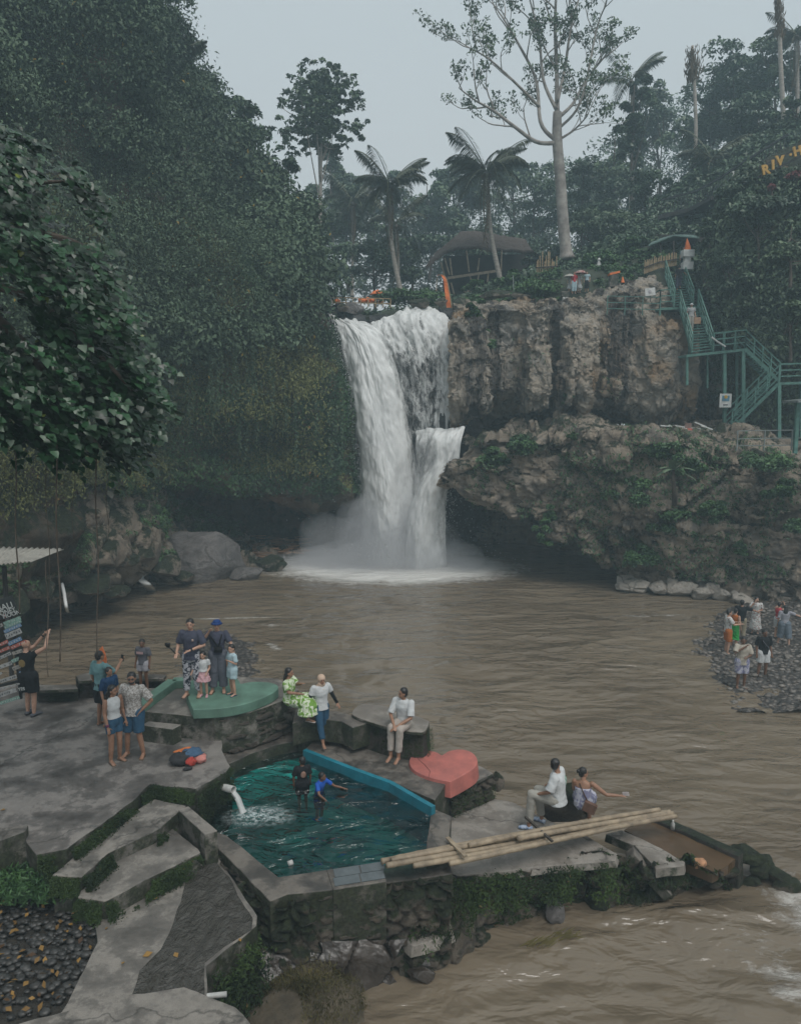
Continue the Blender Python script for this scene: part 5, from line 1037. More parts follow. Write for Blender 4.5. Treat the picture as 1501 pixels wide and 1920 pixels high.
prof = [(0, 0), (-.1, .3), (.18, .46), (.55, .33), (1., 0)]
cols_ = [C + d * L * a + s * L * b_ + N * L * .05 * (b_ > 0) for a, b_ in prof] + [C + d * L * a - s * L * b_ + N * L * .05 for a, b_ in prof[1:4]]
V = np.stack(cols_, 1).reshape(-1, 3); i8 = np.arange(nn_)[:, None] * 8
Fc = np.concatenate([i8 + np.array([[0, 4, 3, 2]]), i8 + np.array([[0, 2, 1, 0]])[:, :4], i8 + np.array([[0, 7, 6, 4]])[:, [0, 2, 3, 1]][:, [0, 1, 2, 3]]])
Fc = np.concatenate([i8 + np.array([[0, 4, 3, 2]]), i8 + np.array([[0, 5, 6, 4]])])
Fq = Fc; tn = np.clip(.4 + .8 * w2 + r.normal(0, .15, nn_), 0, .93); tn = np.where(r.random(nn_) < .004, .99, tn)
mesh('crown', V, Fq, L_near, near, tint=np.repeat(tn, 8), smooth=False)
m = MB()
for pts in ([(-300, 500), (-100, 520), (60, 560), (180, 660), (255, 740)], [(-300, 450), (-80, 400), (40, 350), (120, 340)], [(-100, 520), (40, 640), (120, 760), (190, 840)], [(-80, 420), (80, 440), (180, 480), (200, 560)], [(-200, 600), (-60, 700), (20, 790)]):
    q = _cr(np.array([P(a, b, 11 - .2 * i) for i, (a, b) in enumerate(pts)]), 24); m.tube(q, np.linspace(.09, .015, 24), 7)
m.tube([(-8.5, 9.5, 1.5), (-8.2, 10, 5), tuple(P(-300, 500, 11)), tuple(P(-300, 300, 11))], [.4, .3, .2, .1], 10)
m.build('trunk', M_bark, near, True)
for i, (x0, y0, x1, y1, Y, rr_) in enumerate([(27, 820, 36, 1150, 10.5, .011), (104, 800, 114, 1240, 10.2, .011), (86, 840, 94, 1130, 11, .006), (181, 860, 184, 1232, 10.6, .010), (88, 1050, 90, 1270, 10.4, .006), (140, 850, 136, 1010, 11.2, .004), (200, 880, 203, 1000, 11, .004)]):
    t = np.linspace(0, 1, 22)[:, None]; q = P(x0, y0, Y) * (1 - t) + P(x1, y1, Y) * t + np.sin(t * 9 + i) * [.012, .01, 0]; m = MB(); m.tube(q, rr_, 6)
    m.build('hanging_vine', M_bark, None, True, label='thin brown root hanging from the near tree, %s' % ['at the far left', 'thick one above the bald man', 'short one beside the thick one', 'straight one above the man in teal', 'lower curly one by the bald man', 'very thin short one near the middle', 'very thin short one farthest right'][i], cat='vine', group='aerial roots hanging from the near tree')
# ---- low fringe: moss and grass on the masonry
def fringe(name, lines, n, sz, mat, label, seed=0, out=.05, dn=.5, kind='stuff', asp=.3, cat='moss'):
    r = np.random.default_rng(seed); P0, N0 = [], []
    for (a, b, z, zb) in lines:
        A_, B_ = G(*a, z), G(*b, z); L = np.linalg.norm(B_ - A_); k = int(n * L); t = r.random(k)[:, None]; q = A_ * (1 - t) + B_ * t; dv = (B_ - A_) / L; nv = np.array([dv[1], -dv[0], 0]); nv = nv if nv[1] < 0 else -nv
        h = r.random(k) ** 1.15; q[:, 2] = z - h * (z - zb) + r.normal(0, .012, k); q += nv * (np.abs(r.normal(0, out, k)) + .02 + .06 * h)[:, None]; msk = fbm(q * 2.1, 3, seed) > -.3 + .5 * (h < .1); P0.append(q[msk]); N0.append(np.repeat(nv[None], msk.sum(), 0))
    C = np.vstack(P0); N = np.vstack(N0); V, Fc, t = leaves(C, N + [0, 0, .5], sz, asp, .3, tint=np.clip(.5 + .5 * fbm(C * 2, 2, 4), 0, 1), seed=seed, down=dn); o = mesh(name, V, Fc, mat, tint=t); return tag(o, label, cat, kind=kind)
def poly(pts, z, zb): return [(a, b, z, zb) for a, b in zip(pts, pts[1:])]
fringe('moss_fringe', poly([(368, 1482), (286, 1470), (190, 1547), (130, 1592), (72, 1603)], 2.2, 1.98) + poly([(347, 1512), (300, 1554), (205, 1599), (153, 1647), (101, 1642)], 2.02, 1.78) + poly([(375, 1598), (290, 1642), (195, 1690), (146, 1683)], 1.8, 1.5) + poly([(101, 1600), (101, 1642)], 2., 1.6) + poly([(430, 1438), (366, 1484)], 2.18, 1.5), 3600, .05, L_moss, 'short dark moss and grass growing on the step risers', 61)
fringe('moss_fringe', poly([(482, 1736), (389, 1811), (389, 1875)], 1.5, .4), 1900, .085, L_moss, 'wild grass along the outer edge of the landing', 62, .14)
fringe('moss_fringe', poly([(506, 1690), (626, 1669), (724, 1655)], 1.5, .3), 1000, .05, L_moss, 'moss on the front of the pool wall', 63, .03)
fringe('moss_fringe', poly([(725, 1655), (848, 1642), (1000, 1628), (1150, 1613)], 1., .35), 1300, .07, L_moss, 'ragged moss hanging below the pale slabs', 64, .1)
fringe('moss_fringe', poly([(403, 1347), (470, 1336), (548, 1308)], 2.6, 2.05) + poly([(660, 1345), (700, 1357), (745, 1369), (795, 1374), (806, 1356)], 2.4, 1.85) + poly([(842, 1489), (924, 1452)], 1.5, 1.), 900, .04, L_moss, 'thin moss on the terrace and block sides', 65, .02)
C, N, fi, fj = on_grid(gM, 9000, 71, 0, .85); k_ = fbm(C * 1.6, 3, 12) > -.05; C, N = C[k_], N[k_]; V, Fc, t = leaves(C + N * .03, N + [0, 0, .5], .07, .3, .3, tint=np.clip(.45 + .4 * fbm(C * 2, 2, 1), 0, 1), seed=72); o = mesh('bank_moss', V, Fc, L_moss, tint=t); tag(o, 'moss and weeds on the rubble slope', 'moss', kind='stuff')
def patchtuft(name, pxs, z, n, sz, mat, label, seed, asp=.14, zj=.05, up=2., cat='grass'):
    "upright blades scattered in a photo polygon lying at height z"
    r = np.random.default_rng(seed); pl_ = np.array([G(x, y, z)[:2] for x, y in pxs]); lo, hi = pl_.min(0), pl_.max(0); q = lo + r.random((n, 2)) * (hi - lo); q = q[inside(q[:, 0], q[:, 1], pl_)]
    C = np.column_stack([q, z + r.random(len(q)) * zj]); k_ = fbm(C * 2.2, 2, seed) > -.45; C = C[k_]; N = r.normal(size=C.shape) * [1, 1, .2]; V, Fc, t = leaves(C, N, sz, asp, .25, tint=np.clip(.5 + .5 * fbm(C * 2.5, 2, 4), 0, 1), seed=seed, down=-up); o = mesh(name, V, Fc, mat, tint=t); return tag(o, label, cat, kind='stuff')
patchtuft('moss', [(726, 1662), (850, 1645), (905, 1690), (880, 1770), (800, 1810), (770, 1780), (745, 1700)], .5, 9000, .085, L_moss, 'mossy grass round the stepping slabs', 74, .22, .3)
patchtuft('ferns', [(-60, 1570), (50, 1578), (110, 1620), (130, 1690), (60, 1700), (-60, 1700)], 1.64, 11000, .13, L_bush, 'ferns and grass in the lower left corner beside the steps', 75, .25, .25, 1., 'ferns')
patchtuft('grass', [(395, 1830), (480, 1745), (500, 1770), (455, 1850), (430, 1900), (395, 1900)], .75, 6000, .1, L_moss, 'wild grass beside the landing and the rock shelf', 76, .2, .35)
V = np.array([v.co[:] for v in mound.data.vertices]) + np.array(mound.location); sel = V[V[:, 2] > .35]; C = sel[rng.integers(0, len(sel), 9000)] + rng.normal(0, .05, (9000, 3)); k_ = (fbm(C * 1.3, 2, 5) + .9 * (C[:, 0] - mound.location[0]) > -.15); C = C[k_]
V, Fc, t = leaves(C, rng.normal(size=C.shape) * [1, 1, .2], .085, .12, .3, tint=np.clip(.5 + .6 * fbm(C * 3, 2, 4), 0, 1), seed=77, down=-2.5); o = mesh('dry_grass', V, Fc, L_dry, tint=t * .75); tag(o, 'dry and green grass tufts on the sandy mound', 'grass', kind='stuff')
# reeds in the water
for k, (px, py, ln) in enumerate([(1000, 1775, .5), (1045, 1760, .45)]):
    r = np.random.default_rng(k); C = G(px, py, .0) + r.normal(0, [.12, .05, .0], (26, 3)); V = []; Fc = []
    for c in C:
        L = ln * r.uniform(.5, 1); e = c + [L * .75 + r.normal(0, .06), r.normal(0, .05), L * .42]; i = len(V); V += [c + [0, 0, -.03], c * .5 + e * .5 + [.0, 0, .03], e, c + [.012, 0, 0]]; Fc.append((i, i + 1, i + 2, i + 3))
    tag(mesh('reeds', np.array(V), Fc, L_dry, tint=np.full(len(V), .7)), 'tuft of yellow reeds in the water, %s' % ['left one', 'right one'][k], 'reeds', kind='stuff')
# pebbles and dead leaves in the pit; loose stones on the beach
r = np.random.default_rng(9); m = MB(); pl_ = np.array([G(x, y, 1.38)[:2] for x, y in [(-60, 1700), (120, 1690), (172, 1730), (180, 1765), (150, 1850), (90, 1900), (-60, 1930)]]); lo, hi = pl_.min(0), pl_.max(0); c_ = 0
while c_ < 420:
    q = lo + r.random(2) * (hi - lo)
    if inside(q[0], q[1], pl_): s_ = r.uniform(.03, .085); m.ball((q[0], q[1], 1.37 + r.random() * .06), (s_, s_ * r.uniform(.6, 1), s_ * .5), 8, 5); c_ += 1
o = m.build('pebbles', simple('dark_pebble', (.04, .038, .035), .45, .6, 6, .3, .01, c2=(.012, .012, .011)), None, True); tag(o, 'dark wet pebbles heaped in the pit', 'pebbles', kind='stuff')
q = lo + r.random((130, 2)) * (hi - lo); q = q[inside(q[:, 0], q[:, 1], pl_)]; C = np.column_stack([q, 1.45 + r.random(len(q)) * .05]); V, Fc, t = leaves(C, C * 0 + [0, 0, 1], .1, .6, .1, seed=10, rnd=.4)
o = mesh('fallen_leaves', V, Fc, leafmat('fallen_leaf', (.05, .025, .012), (.26, .15, .04), .7, .3), tint=t); tag(o, 'brown and yellow fallen leaves lying in the pit', 'leaves', kind='stuff')
lf = np.array([G(x, y, 1.53) for x, y in [(292, 1684), (277, 1789), (231, 1805), (450, 1762), (89, 1692)]] + [G(6, 1518, 2.21), G(330, 1790, 1.53), G(200, 1740, 1.52)]); V, Fc, t = leaves(lf, lf * 0 + [0, 0, 1.], .11, .65, .05, seed=12, rnd=.15, tint=np.full(len(lf), .9)); o = mesh('fallen_leaves', V, Fc, bpy.data.materials['fallen_leaf'], tint=t); tag(o, 'single yellow leaves fallen on the landing', 'leaves', kind='stuff')
m = MB(); r = np.random.default_rng(13); C, N, fi, fj = on_grid(gS, 900, 14, .1, .95); C = C[(C[:, 2] > -.03)]
for c in C: s_ = r.uniform(.04, .13); m.ball(c + [0, 0, s_ * .15], (s_, s_ * r.uniform(.6, 1), s_ * .5), 7, 5)
o = m.build('stones', simple('beach_stone', (.17, .15, .13), .6, .5, 3, .3, .01, c2=(.05, .045, .04)), None, True); tag(o, 'loose stones on the pebble shore', 'stones', kind='stuff')
# ================= BUILT THINGS ABOVE AND AROUND =================
M_gm = simple('green_metal', (.085, .2, .165), .55, .25, 4, .2, .005, c2=(.045, .11, .09)); M_gr = simple('grey_metal', (.2, .22, .21), .5, .2, 4, .1); M_white = simple('white_paint', (.6, .6, .58), .6, .2, 3, .2, .01, c2=(.4, .4, .38))
M_bamf = simple('bamboo_fence', (.36, .27, .16), .8, .3, 5, .4, .02, c2=(.2, .14, .08)); M_thatch = simple('thatch', (.14, .11, .095), .95, .35, 4, 1., .08, stretch=(3, 3, .6)); M_orange = simple('orange_cloth_bright', (.75, .19, .05), .8, .12, 3, .1)
M_dark = simple('dark_wood', (.035, .03, .026), .8, .3, 3, .2); M_black = simple('black_metal', (.02, .022, .024), .5, .2, 3, 0)
def railing(par, a, b, n, h=1.0, mat=None, r=.032, rails=(1., .66, .33), name='railing'):
    a, b = np.array(a, float), np.array(b, float); m = MB()
    for i in range(n + 1): p = a + (b - a) * i / n; m.bar(p, p + [0, 0, h], r * 2)
    for f in rails: m.bar(a + [0, 0, h * f], b + [0, 0, h * f], r * 1.8)
    return m.build(name, mat or M_gm, par)
def flight(par, tl, tr, bl, br, n):
    tl, tr, bl, br = map(np.array, (tl, tr, bl, br)); m = MB()
    for i in range(n):
        f = (i + .5) / n; m.bar(tl + (bl - tl) * f, tr + (br - tr) * f, .24, .05)
    m.build('treads', M_gm, par)
    for p, q in ((tl, bl), (tr, br)): m = MB(); m.bar(p, q, .07, .17); m.build('stringer', M_gm, par); railing(par, p, q, 4, 1.0)
st = empty('metal_staircase', P(1380, 805, 43), world=True, label='green metal staircase climbing the right cliff in four flights', cat='staircase')
A1, A2, A3, A4 = P(1246, 520, 48), P(1278, 520, 48), P(1263, 575, 45.4), P(1298, 573, 45.4); flight(st, A1, A2, A3, A4, 12)
B1, B2, B3, B4 = P(1273, 577, 45.0), P(1307, 575, 45.0), P(1296, 662, 42.6), P(1334, 658, 42.6); flight(st, B1, B2, B3, B4, 17)
def deck(a, b, dpt, th=.14):
    a, b = np.array(a), np.array(b); m = MB(); d = np.array([0, dpt, 0]); m.prism([a, b, b + d, a + d], [p - [0, 0, th] for p in (a, b, b + d, a + d)]); return m.build('platform', M_gm, st)
deck(P(1236, 577, 45), P(1306, 574, 45), 1.3); railing(st, P(1236, 577, 45), P(1262, 575.5, 45), 1); railing(st, P(1236, 577, 45), P(1236, 577, 45) + np.array([0, 1.3, 0]), 1)
deck(P(1286, 665, 42.4), P(1398, 653, 42.4), 1.3); railing(st, P(1336, 659, 42.4), P(1396, 653, 42.4), 3, 1.); railing(st, P(1290, 664, 43.6), P(1396, 653, 43.6), 5, 1.)
C1, C2 = P(1396, 655, 42.4), P(1459, 714, 41.8); flight(st, C1, C1 + [0, 1.1, 0], C2, C2 + [0, 1.1, 0], 12)
deck(P(1458, 717, 41.7), P(1600, 712, 41.7), 1.3); railing(st, P(1460, 717, 41.7), P(1600, 712, 41.7), 3, 1.); railing(st, P(1460, 717, 43), P(1600, 712, 43), 3, 1.)
D1, D2 = P(1458, 720, 40.6), P(1370, 806, 41.5); flight(st, D1, D1 + [0, 1., 0], D2, D2 + [0, 1., 0], 15)
for px, y0, y1, Y, w_ in [(1287, 667, 722, 42.6, .12), (1325, 663, 728, 43.4, .1), (1357, 660, 800, 42.6, .17), (1392, 657, 806, 42.5, .18), (1459, 722, 850, 41.8, .18), (1501, 716, 820, 42.5, .2), (1236, 580, 602, 45, .1), (1306, 580, 650, 45.2, .1), (1380, 660, 800, 43.6, .12)]:
    m = MB(); m.bar(P(px, y0, Y), P(px, y1, Y) * [1, 0, 1] + [0, Y, 0], w_); m.build('post', M_gm, st)
m = MB(); q = _cr(np.array([P(1333, 632, 42.3), P(1343, 640, 42.3), P(1359, 650, 42.3)]), 12); m.tube(q, .05, 6); m.build('rope', M_white, None, True, label='white rope sagging from the foot of the second stair flight', cat='rope')
e = empty('cliff_railing', P(1137, 592, 44.6), world=True, label='thin pale green railing on the cliff top left of the stairs', cat='railing'); railing(e, P(1137, 590, 44.4), P(1236, 592, 44.7), 3, 1.05, M_gm, .02)
e = empty('ledge_railing', P(1380, 835, 35.6), world=True, label='grey pipe railing along the right end of the lower ledge', cat='railing'); railing(e, P(1380, 845, 35), P(1640, 842, 34), 5, .92, M_gr, .025, (1., .6, .25))
e = empty('shelter', P(1492, 850, 34.5), world=True, label='end of a small dark green shelter at the right edge', cat='shelter'); m = MB(); m.bar(P(1489, 850, 34.5), P(1495, 755, 34.5), .16); m.build('post', M_gm, e); m = MB(); m.bar(P(1480, 753, 34.5), P(1560, 745, 34.5), 1.4, .1); m.build('roof', M_gr, e)
# info sign on the stair post
e = empty('info_sign', P(1359, 763, 42.3), world=True, label='white sign with blue and yellow picture on the green stair post', cat='sign')
q = P(1359, 751, 42.3); m = MB(); m.box(q, (.66, .03, .76)); m.build('board', M_white, e); m = MB(); m.box(q + [0, -.025, .12], (.4, .02, .3)); m.build('picture', simple('sky_blue', (.1, .25, .35), .6), e)
m = MB(); m.ball(q + [0, -.04, .2], (.1, .01, .1), 12, 6); m.build('picture', simple('yellow', (.6, .36, .04), .6), e); m = MB(); m.box(q + [0, -.025, -.24], (.26, .02, .05)); m.build('caption', M_black, e)
e = empty('notice_sign', P(1215, 560, 44), world=True, label='small white notice board on the cliff left of the stairs', cat='sign'); m = MB(); m.box(P(1218, 547, 44), (.58, .03, .42), ry=-.12); m.build('board', M_white, e); m = MB(); m.ball(P(1217, 547, 44) + [0, -.03, 0], (.09, .01, .09), 12, 6); m.build('emblem', simple('faded_print', (.42, .4, .42), .7), e)
m = MB(); m.bar(P(1218, 552, 44.05), P(1218, 566, 44.2), .05); m.build('post', M_gr, e)
# white stakes lying on the ledge
r = random.Random(5)
for k, (px, py, L, a) in enumerate([(1268, 799, 1.0, .1), (1283, 801, 1.2, .16), (1274, 806, .9, -.1), (1296, 803, 1.1, .05), (1312, 796, .7, .35), (1321, 801, .5, .3), (1313, 807, .8, -.05), (1302, 809, .8, .02), (1250, 799, .9, .08), (1328, 803, .4, .3)]):
    m = MB(); m.box(P(px, py, 39.5 - .1 * k), (L, .09, .06), ry=a, rz=r.uniform(-.4, .4)); m.build('plank', M_white, None, label='white plank in the pile on the ledge, %s' % ['back left', 'long one in the middle', 'front left short', 'under the red sign', 'raised one at the right', 'small one at the right end', 'lower right', 'right behind the red sign', 'farthest left', 'tiny one at the far right'][k], cat='plank', group='white planks piled on the ledge')
e = empty('warning_sign', P(1290, 822, 38.3), world=True, label='small faded red sign on a white stick on the ledge', cat='sign'); m = MB(); m.bar(P(1290, 826, 38.3), P(1290, 800, 38.3), .06); m.build('post', M_white, e); m = MB(); m.box(P(1289, 798, 38.25), (.32, .04, .26)); m.build('board', simple('brown_board', (.2, .13, .11), .8), e); m = MB(); m.box(P(1292, 807, 38.25), (.25, .04, .22)); m.build('panel', simple('red_board', (.5, .13, .09), .8), e)
# bamboo fences
def bfence(pts, h, wd, label, s, jag=.3):
    e = empty('bamboo_fence', pts[0], world=True, label=label, cat='fence'); rr2 = random.Random(s); m = MB()
    for a, b in zip(pts, pts[1:]):
        n = int(np.linalg.norm(b - a) / wd)
        for i in range(n): p = a + (b - a) * (i + .5) / n; hh = h * (1 + rr2.uniform(-jag, jag)); m.tube([p, p + [rr2.gauss(0, .03), 0, hh]], [wd * .42, wd * .3], 6)
    m.build('slats', M_bamf, e); m = MB()
    for a, b in zip(pts, pts[1:]): m.bar(a + [0, -.1, h * .5], b + [0, -.1, h * .5], .06)
    m.build('rail', M_dark, e)
bfence([P(1003, 525, 50), P(1044, 522, 50)], 1.5, .11, 'jagged tall bamboo stake fence left of the pale trunk base', 1); bfence([P(1206, 514, 47.5), P(1235, 503, 48), P(1268, 498, 48.4)], .75, .1, 'low slanted bamboo fence at the top of the stairs', 2, .12)
# fence and deck at the lip
e = empty('lip_fence', P(610, 575, 48.5), world=True, label='bamboo railing fence along the lip left of the waterfall', cat='fence'); railing(e, P(606, 574, 48.5), P(732, 577, 48.5), 9, .55, M_bamf, .03, (1., .45))
u = empty('umbrella', P(708, 572, 50), world=True, label='open orange parasol above the waterfall lip', cat='umbrella'); q = P(708, 543, 50)
m = MB(); ring = []; 
for i in range(8): a = i * math.pi / 4; ring.append(q + [.52 * math.cos(a), .52 * math.sin(a), -.32])
mid = [q + [.32 * math.cos(i * math.pi / 4), .32 * math.sin(i * math.pi / 4), -.11] for i in range(8)]; m.add([q] + mid + ring, [(0, 1 + i, 1 + (i + 1) % 8) for i in range(8)] + [(1 + i, 9 + i, 9 + (i + 1) % 8, 1 + (i + 1) % 8) for i in range(8)]); m.build('canopy', M_orange, u); m = MB(); m.bar(P(708, 543, 50), P(708, 575, 50), .05); m.build('pole', M_white, u)
for k, (px, py, w_) in enumerate([(679, 563, .42), (689, 563, .3), (697, 564, .25), (714, 566, .25), (632, 566, .28)]): tag(lump('cushion', P(px, py, 49.5), (w_ / 2 + .05, .2, .17), M_orange, k), 'orange seat cover behind the lip fence, %s' % ['largest and leftmost of the pair', 'second from the large one', 'under the left rim of the parasol', 'right of the parasol pole', 'far left alone'][k], 'cushion')
# stones on the lip
for k, (px, py, w_, h_) in enumerate([(664, 590, 1.3, 1.0), (645, 583, 1.0, .6), (612, 575, 1.6, 1.1), (785, 576, 1.5, .7), (865, 578, 1.6, .8), (826, 573, .6, .6), (925, 560, 2.2, .7), (980, 562, 2.0, .6)]): boulder(px, py, 0, w_, h_, .9, M_boulD if k not in (0, 2) else M_boul, 'rock on the cliff lip, %s' % ['tan one between the two water jets', 'dark one at the left jet', 'pale one at the top of the left cliff', 'behind the broad fan', 'right of the orange flag', 'square one left of the flag', 'flat one right of the hanging shrub', 'flat one before the palm foot'][k], 90 + k, 'rocks along the waterfall lip', Y=46.7, rz=k)
# penjor flag
e = empty('banner', P(847, 580, 47), world=True, label='tall curved orange banner flag at the right of the falls', cat='flag'); pc = [(847, 580), (844, 560), (841, 542), (837, 524), (831, 516), (825, 515), (820, 517)]; q = _cr(np.array([P(a, b, 47) for a, b in pc]), 24)
m = MB(); m.tube(q, np.linspace(.04, .012, 24), 6); m.build('pole', M_bamf, e); wv = np.interp(np.linspace(0, 1, 24), [0, .3, .75, 1], [.32, .27, .13, .03]); m = MB(); V = np.concatenate([q, q + np.stack([-wv, wv * 0 - .03, wv * -.1], -1)]); V[24:, 1] += .05 * np.sin(np.arange(24) * .9); m.add(V, [(i, i + 1, 25 + i, 24 + i) for i in range(1, 23)])
o = m.build('cloth', M_orange, e); sm = o.modifiers.new('s', 'SOLIDIFY'); sm.thickness = .01; m = MB(); m.tube([P(820, 517, 47), P(818, 530, 47), P(817.5, 546, 47)], [.012, .012, .03], 5); m.build('tassel', M_bamf, e)
# thatched hut
h = empty('thatched_hut', P(880, 560, 60), world=True, label='dark thatched roof hut with bamboo posts behind the palms', cat='hut'); Y0 = 60
ctrl = [[(797, 502, Y0 - 1), (835, 470, Y0), (880, 462, Y0), (933, 466, Y0), (1000, 470, Y0)], [(808, 484, Y0), (840, 460, Y0 + 1), (880, 450, Y0 + 1), (933, 455, Y0 + 1), (992, 462, Y0 + 1)], [(818, 471, Y0 + 1.5), (848, 448, Y0 + 2.5), (872, 433, Y0 + 3), (930, 440, Y0 + 3), (984, 449, Y0 + 3)], [(828, 470, Y0 + 4), (858, 455, Y0 + 6), (880, 450, Y0 + 6), (930, 452, Y0 + 6), (980, 462, Y0 + 6)]]
g = patch(ctrl, 40, 90); g = dstack(g, .07, 2.5, 5); o = mesh('roof', g, grid_faces(40, 90), M_thatch, h, True); sm = o.modifiers.new('s', 'SOLIDIFY'); sm.thickness = .25
for a, b, c, d in [(838, 519, 934, 505), (870, 544, 940, 536)]: m = MB(); m.prism([P(a, b, Y0), P(c, d, Y0), P(c, d, Y0 + 5), P(a, b, Y0 + 5)], [p - [0, 0, .2] for p in (P(a, b, Y0), P(c, d, Y0), P(c, d, Y0 + 5), P(a, b, Y0 + 5))]); m.build('floor', M_bam, h)
for a, b, c, d in [(826, 492, 833, 517), (833, 484, 842, 515), (843, 484, 847, 516), (874, 470, 879, 510), (898, 484, 895, 508), (880, 515, 887, 542), (897, 514, 893, 540), (915, 512, 912, 538), (845, 530, 852, 556), (928, 528, 922, 540), (940, 466, 938, 535)]: m = MB(); m.tube([P(a, b, Y0 + .1), P(c, d, Y0 + .1)], .06, 6); m.build('post', M_bam, h)
m = MB(); m.prism([P(830, 480, Y0 + 4), P(1000, 476, Y0 + 4), P(1000, 476, Y0 + 4.4), P(830, 480, Y0 + 4.4)], [P(830, 560, Y0 + 4), P(1000, 555, Y0 + 4), P(1000, 555, Y0 + 4.4), P(830, 560, Y0 + 4.4)]); m.build('wall', M_dark, h)
m = MB(); m.box(P(900, 542, 58), (1.6, 1.2, .15)); m.build('table', M_white, None, label='long white table under the hut platform', cat='table')
for k, (a, b, c, d) in enumerate([(961, 516, 963, 562), (966, 547, 967, 562)]): m = MB(); m.bar(P(a, b, 48), P(c, d, 48), .05); m.build('pole', M_gr, None, label='%s grey pole right of the leaning palm' % ['tall', 'short'][k], cat='pole')
# shelter, shrine, pillars near the stair top
e = empty('stall', P(1260, 490, 49.5), world=True, label='dark stall with a pale green edged roof above the stairs', cat='stall'); m = MB(); m.prism([P(1215, 459, 49), P(1262, 440, 49.5), P(1310, 445, 50), P(1310, 440, 53), P(1225, 450, 53)], [p - [0, 0, .08] for p in (P(1215, 459, 49), P(1262, 440, 49.5), P(1310, 445, 50), P(1310, 440, 53), P(1225, 450, 53))]); m.build('roof', simple('pale_green_tarp', (.1, .17, .15), .6), e)
m = MB(); m.box(P(1270, 475, 52), (3.2, .2, 2.4)); m.build('wall', M_dark, e)  # shade of the void under the roof, put in as a dark panel
for px in (1237, 1262): m = MB(); m.bar(P(px, 500, 49.6), P(px, 452, 49.6), .1); m.build('post', M_dark, e)
e = empty('shrine', P(1287, 512, 47.6), world=True, label='white stacked shrine with a pointed orange top at the stair head', cat='shrine'); Ys = 47.6
m = MB(); m.box(P(1287, 499, Ys), (.62, .5, .45)); m.box(P(1287, 487, Ys), (.36, .36, .5)); m.box(P(1288, 476, Ys), (.68, .55, .42)); m.build('body', M_white, e, bevel=.02); m = MB(); m.tube([P(1288.5, 470, Ys), P(1288, 460, Ys), P(1287, 447, Ys)], [.2, .15, .015], 10); m.build('finial', M_orange, e)
e = empty('pillar', P(1149, 540, 46.8), world=True, label='stone pillar with an orange cloth on top near the cliff edge', cat='pillar'); m = MB(); m.box(P(1149, 525, 46.8), (.5, .45, .9), ry=.08); m.build('body', M_con, e, bevel=.03); m = MB(); m.box(P(1150, 513, 46.8), (.62, .5, .12), ry=-.22); m.build('cloth', M_orange, e)
m = MB(); m.tube([P(1166.5, 530, 46.6), P(1166.5, 519, 46.6)], [.12, .03], 8); m.build('traffic_cone', M_orange, None, label='small orange cone on the rocks left of the bamboo fence', cat='cone')
e = empty('statue', P(1124, 520, 50), world=True, label='small white garden statue among the bushes', cat='statue'); m = MB(); m.tube([P(1122, 512, 50), P(1122, 500, 50), P(1122, 492, 50), P(1122, 489, 50)], [.18, .22, .1, .06], 10); m.ball(P(1122, 487, 50), .13, 10, 8); m.build('body', M_white, e, True)
e = empty('planter', P(1058, 560, 46), world=True, label='pale concrete box with two white faces below the umbrella group', cat='box'); m = MB(); m.box(P(1058, 552, 46), (.45, .4, .3)); m.build('body', M_con, e, bevel=.02); m = MB(); m.box(P(1056, 561, 45.8), (.13, .2, .24)); m.box(P(1061.5, 561, 45.8), (.13, .2, .24)); m.build('panel', M_white, e)
# black walkway railing and yellow letters
e = empty('walkway_fence', P(1240, 405, 58), world=True, label='long black mesh fence climbing along the walkway at the right', cat='fence'); pts = [P(1238, 404, 56), P(1300, 389, 54.5), P(1345, 366, 52.5), P(1400, 330, 51), P(1475, 285, 49.5)]
m = MB(); m2 = MB()
for a, b in zip(pts, pts[1:]):
    m.bar(a + [0, 0, 1.05], b + [0, 0, 1.05], .12); m.bar(a, b, .12); m2.bar(a + [0, 0, -.25], b + [0, 0, -.25], 1.2, .25)
    n = int(np.linalg.norm(b - a) / .22)
    for i in range(n): p = a + (b - a) * i / n; m.bar(p, p + [0, 0, 1.05], .035)
m.build('panel', M_black, e); m2.build('walkway', M_dark, e); m = MB(); m.box(P(1376, 325, 53), (.5, .05, .3), ry=-.25); m.build('board', M_white, None, label='small white board on the black walkway fence', cat='sign')
sg = empty('letter_sign', P(1447, 318, 50), world=True, label='big yellow letters on the slope at the right edge', cat='sign'); M_yel = simple('yellow_paint', (.5, .29, .06), .6, .2, 2, .1)
def letter(ch, px, py, Y, size, rot=0., par=sg, mat=M_yel, name='letter', ext=.05, bold=.03):
    c = bpy.data.curves.new(name, 'FONT'); c.body = ch; c.size = size; c.extrude = ext; c.offset = bold; c.align_x = 'CENTER'; c.align_y = 'CENTER'
    t_ = bpy.data.objects.new('tmp', c); COL.objects.link(t_); me = bpy.data.meshes.new_from_object(t_); bpy.data.objects.remove(t_); me.materials.clear()
    o = bpy.data.objects.new(name, me); COL.objects.link(o); me.materials.append(mat); o.matrix_world = Matrix.Translation(Vector(P(px, py, Y))) @ Euler((R(90), -rot, 0)).to_matrix().to_4x4(); o.parent = par
    if par and par.name in WORLD: o.matrix_parent_inverse = Matrix.Translation(-Vector(par.location))
    return o
for ch, px, py, r_ in (('R', 1434, 319, .2), ('I', 1448, 310, .08), ('V', 1461, 302, .1), ('.', 1481, 284, 0), ('H', 1494, 284, .25)): letter(ch, px, py, 43.6, .68, r_)
m = MB(); a, b = P(1420, 332, 43.9), P(1515, 286, 43.9)
m.bar(a, b, .1, .1); m.bar(a + [0, 0, .5], b + [0, 0, .5], .1, .1); m.build('frame', M_dark, sg)
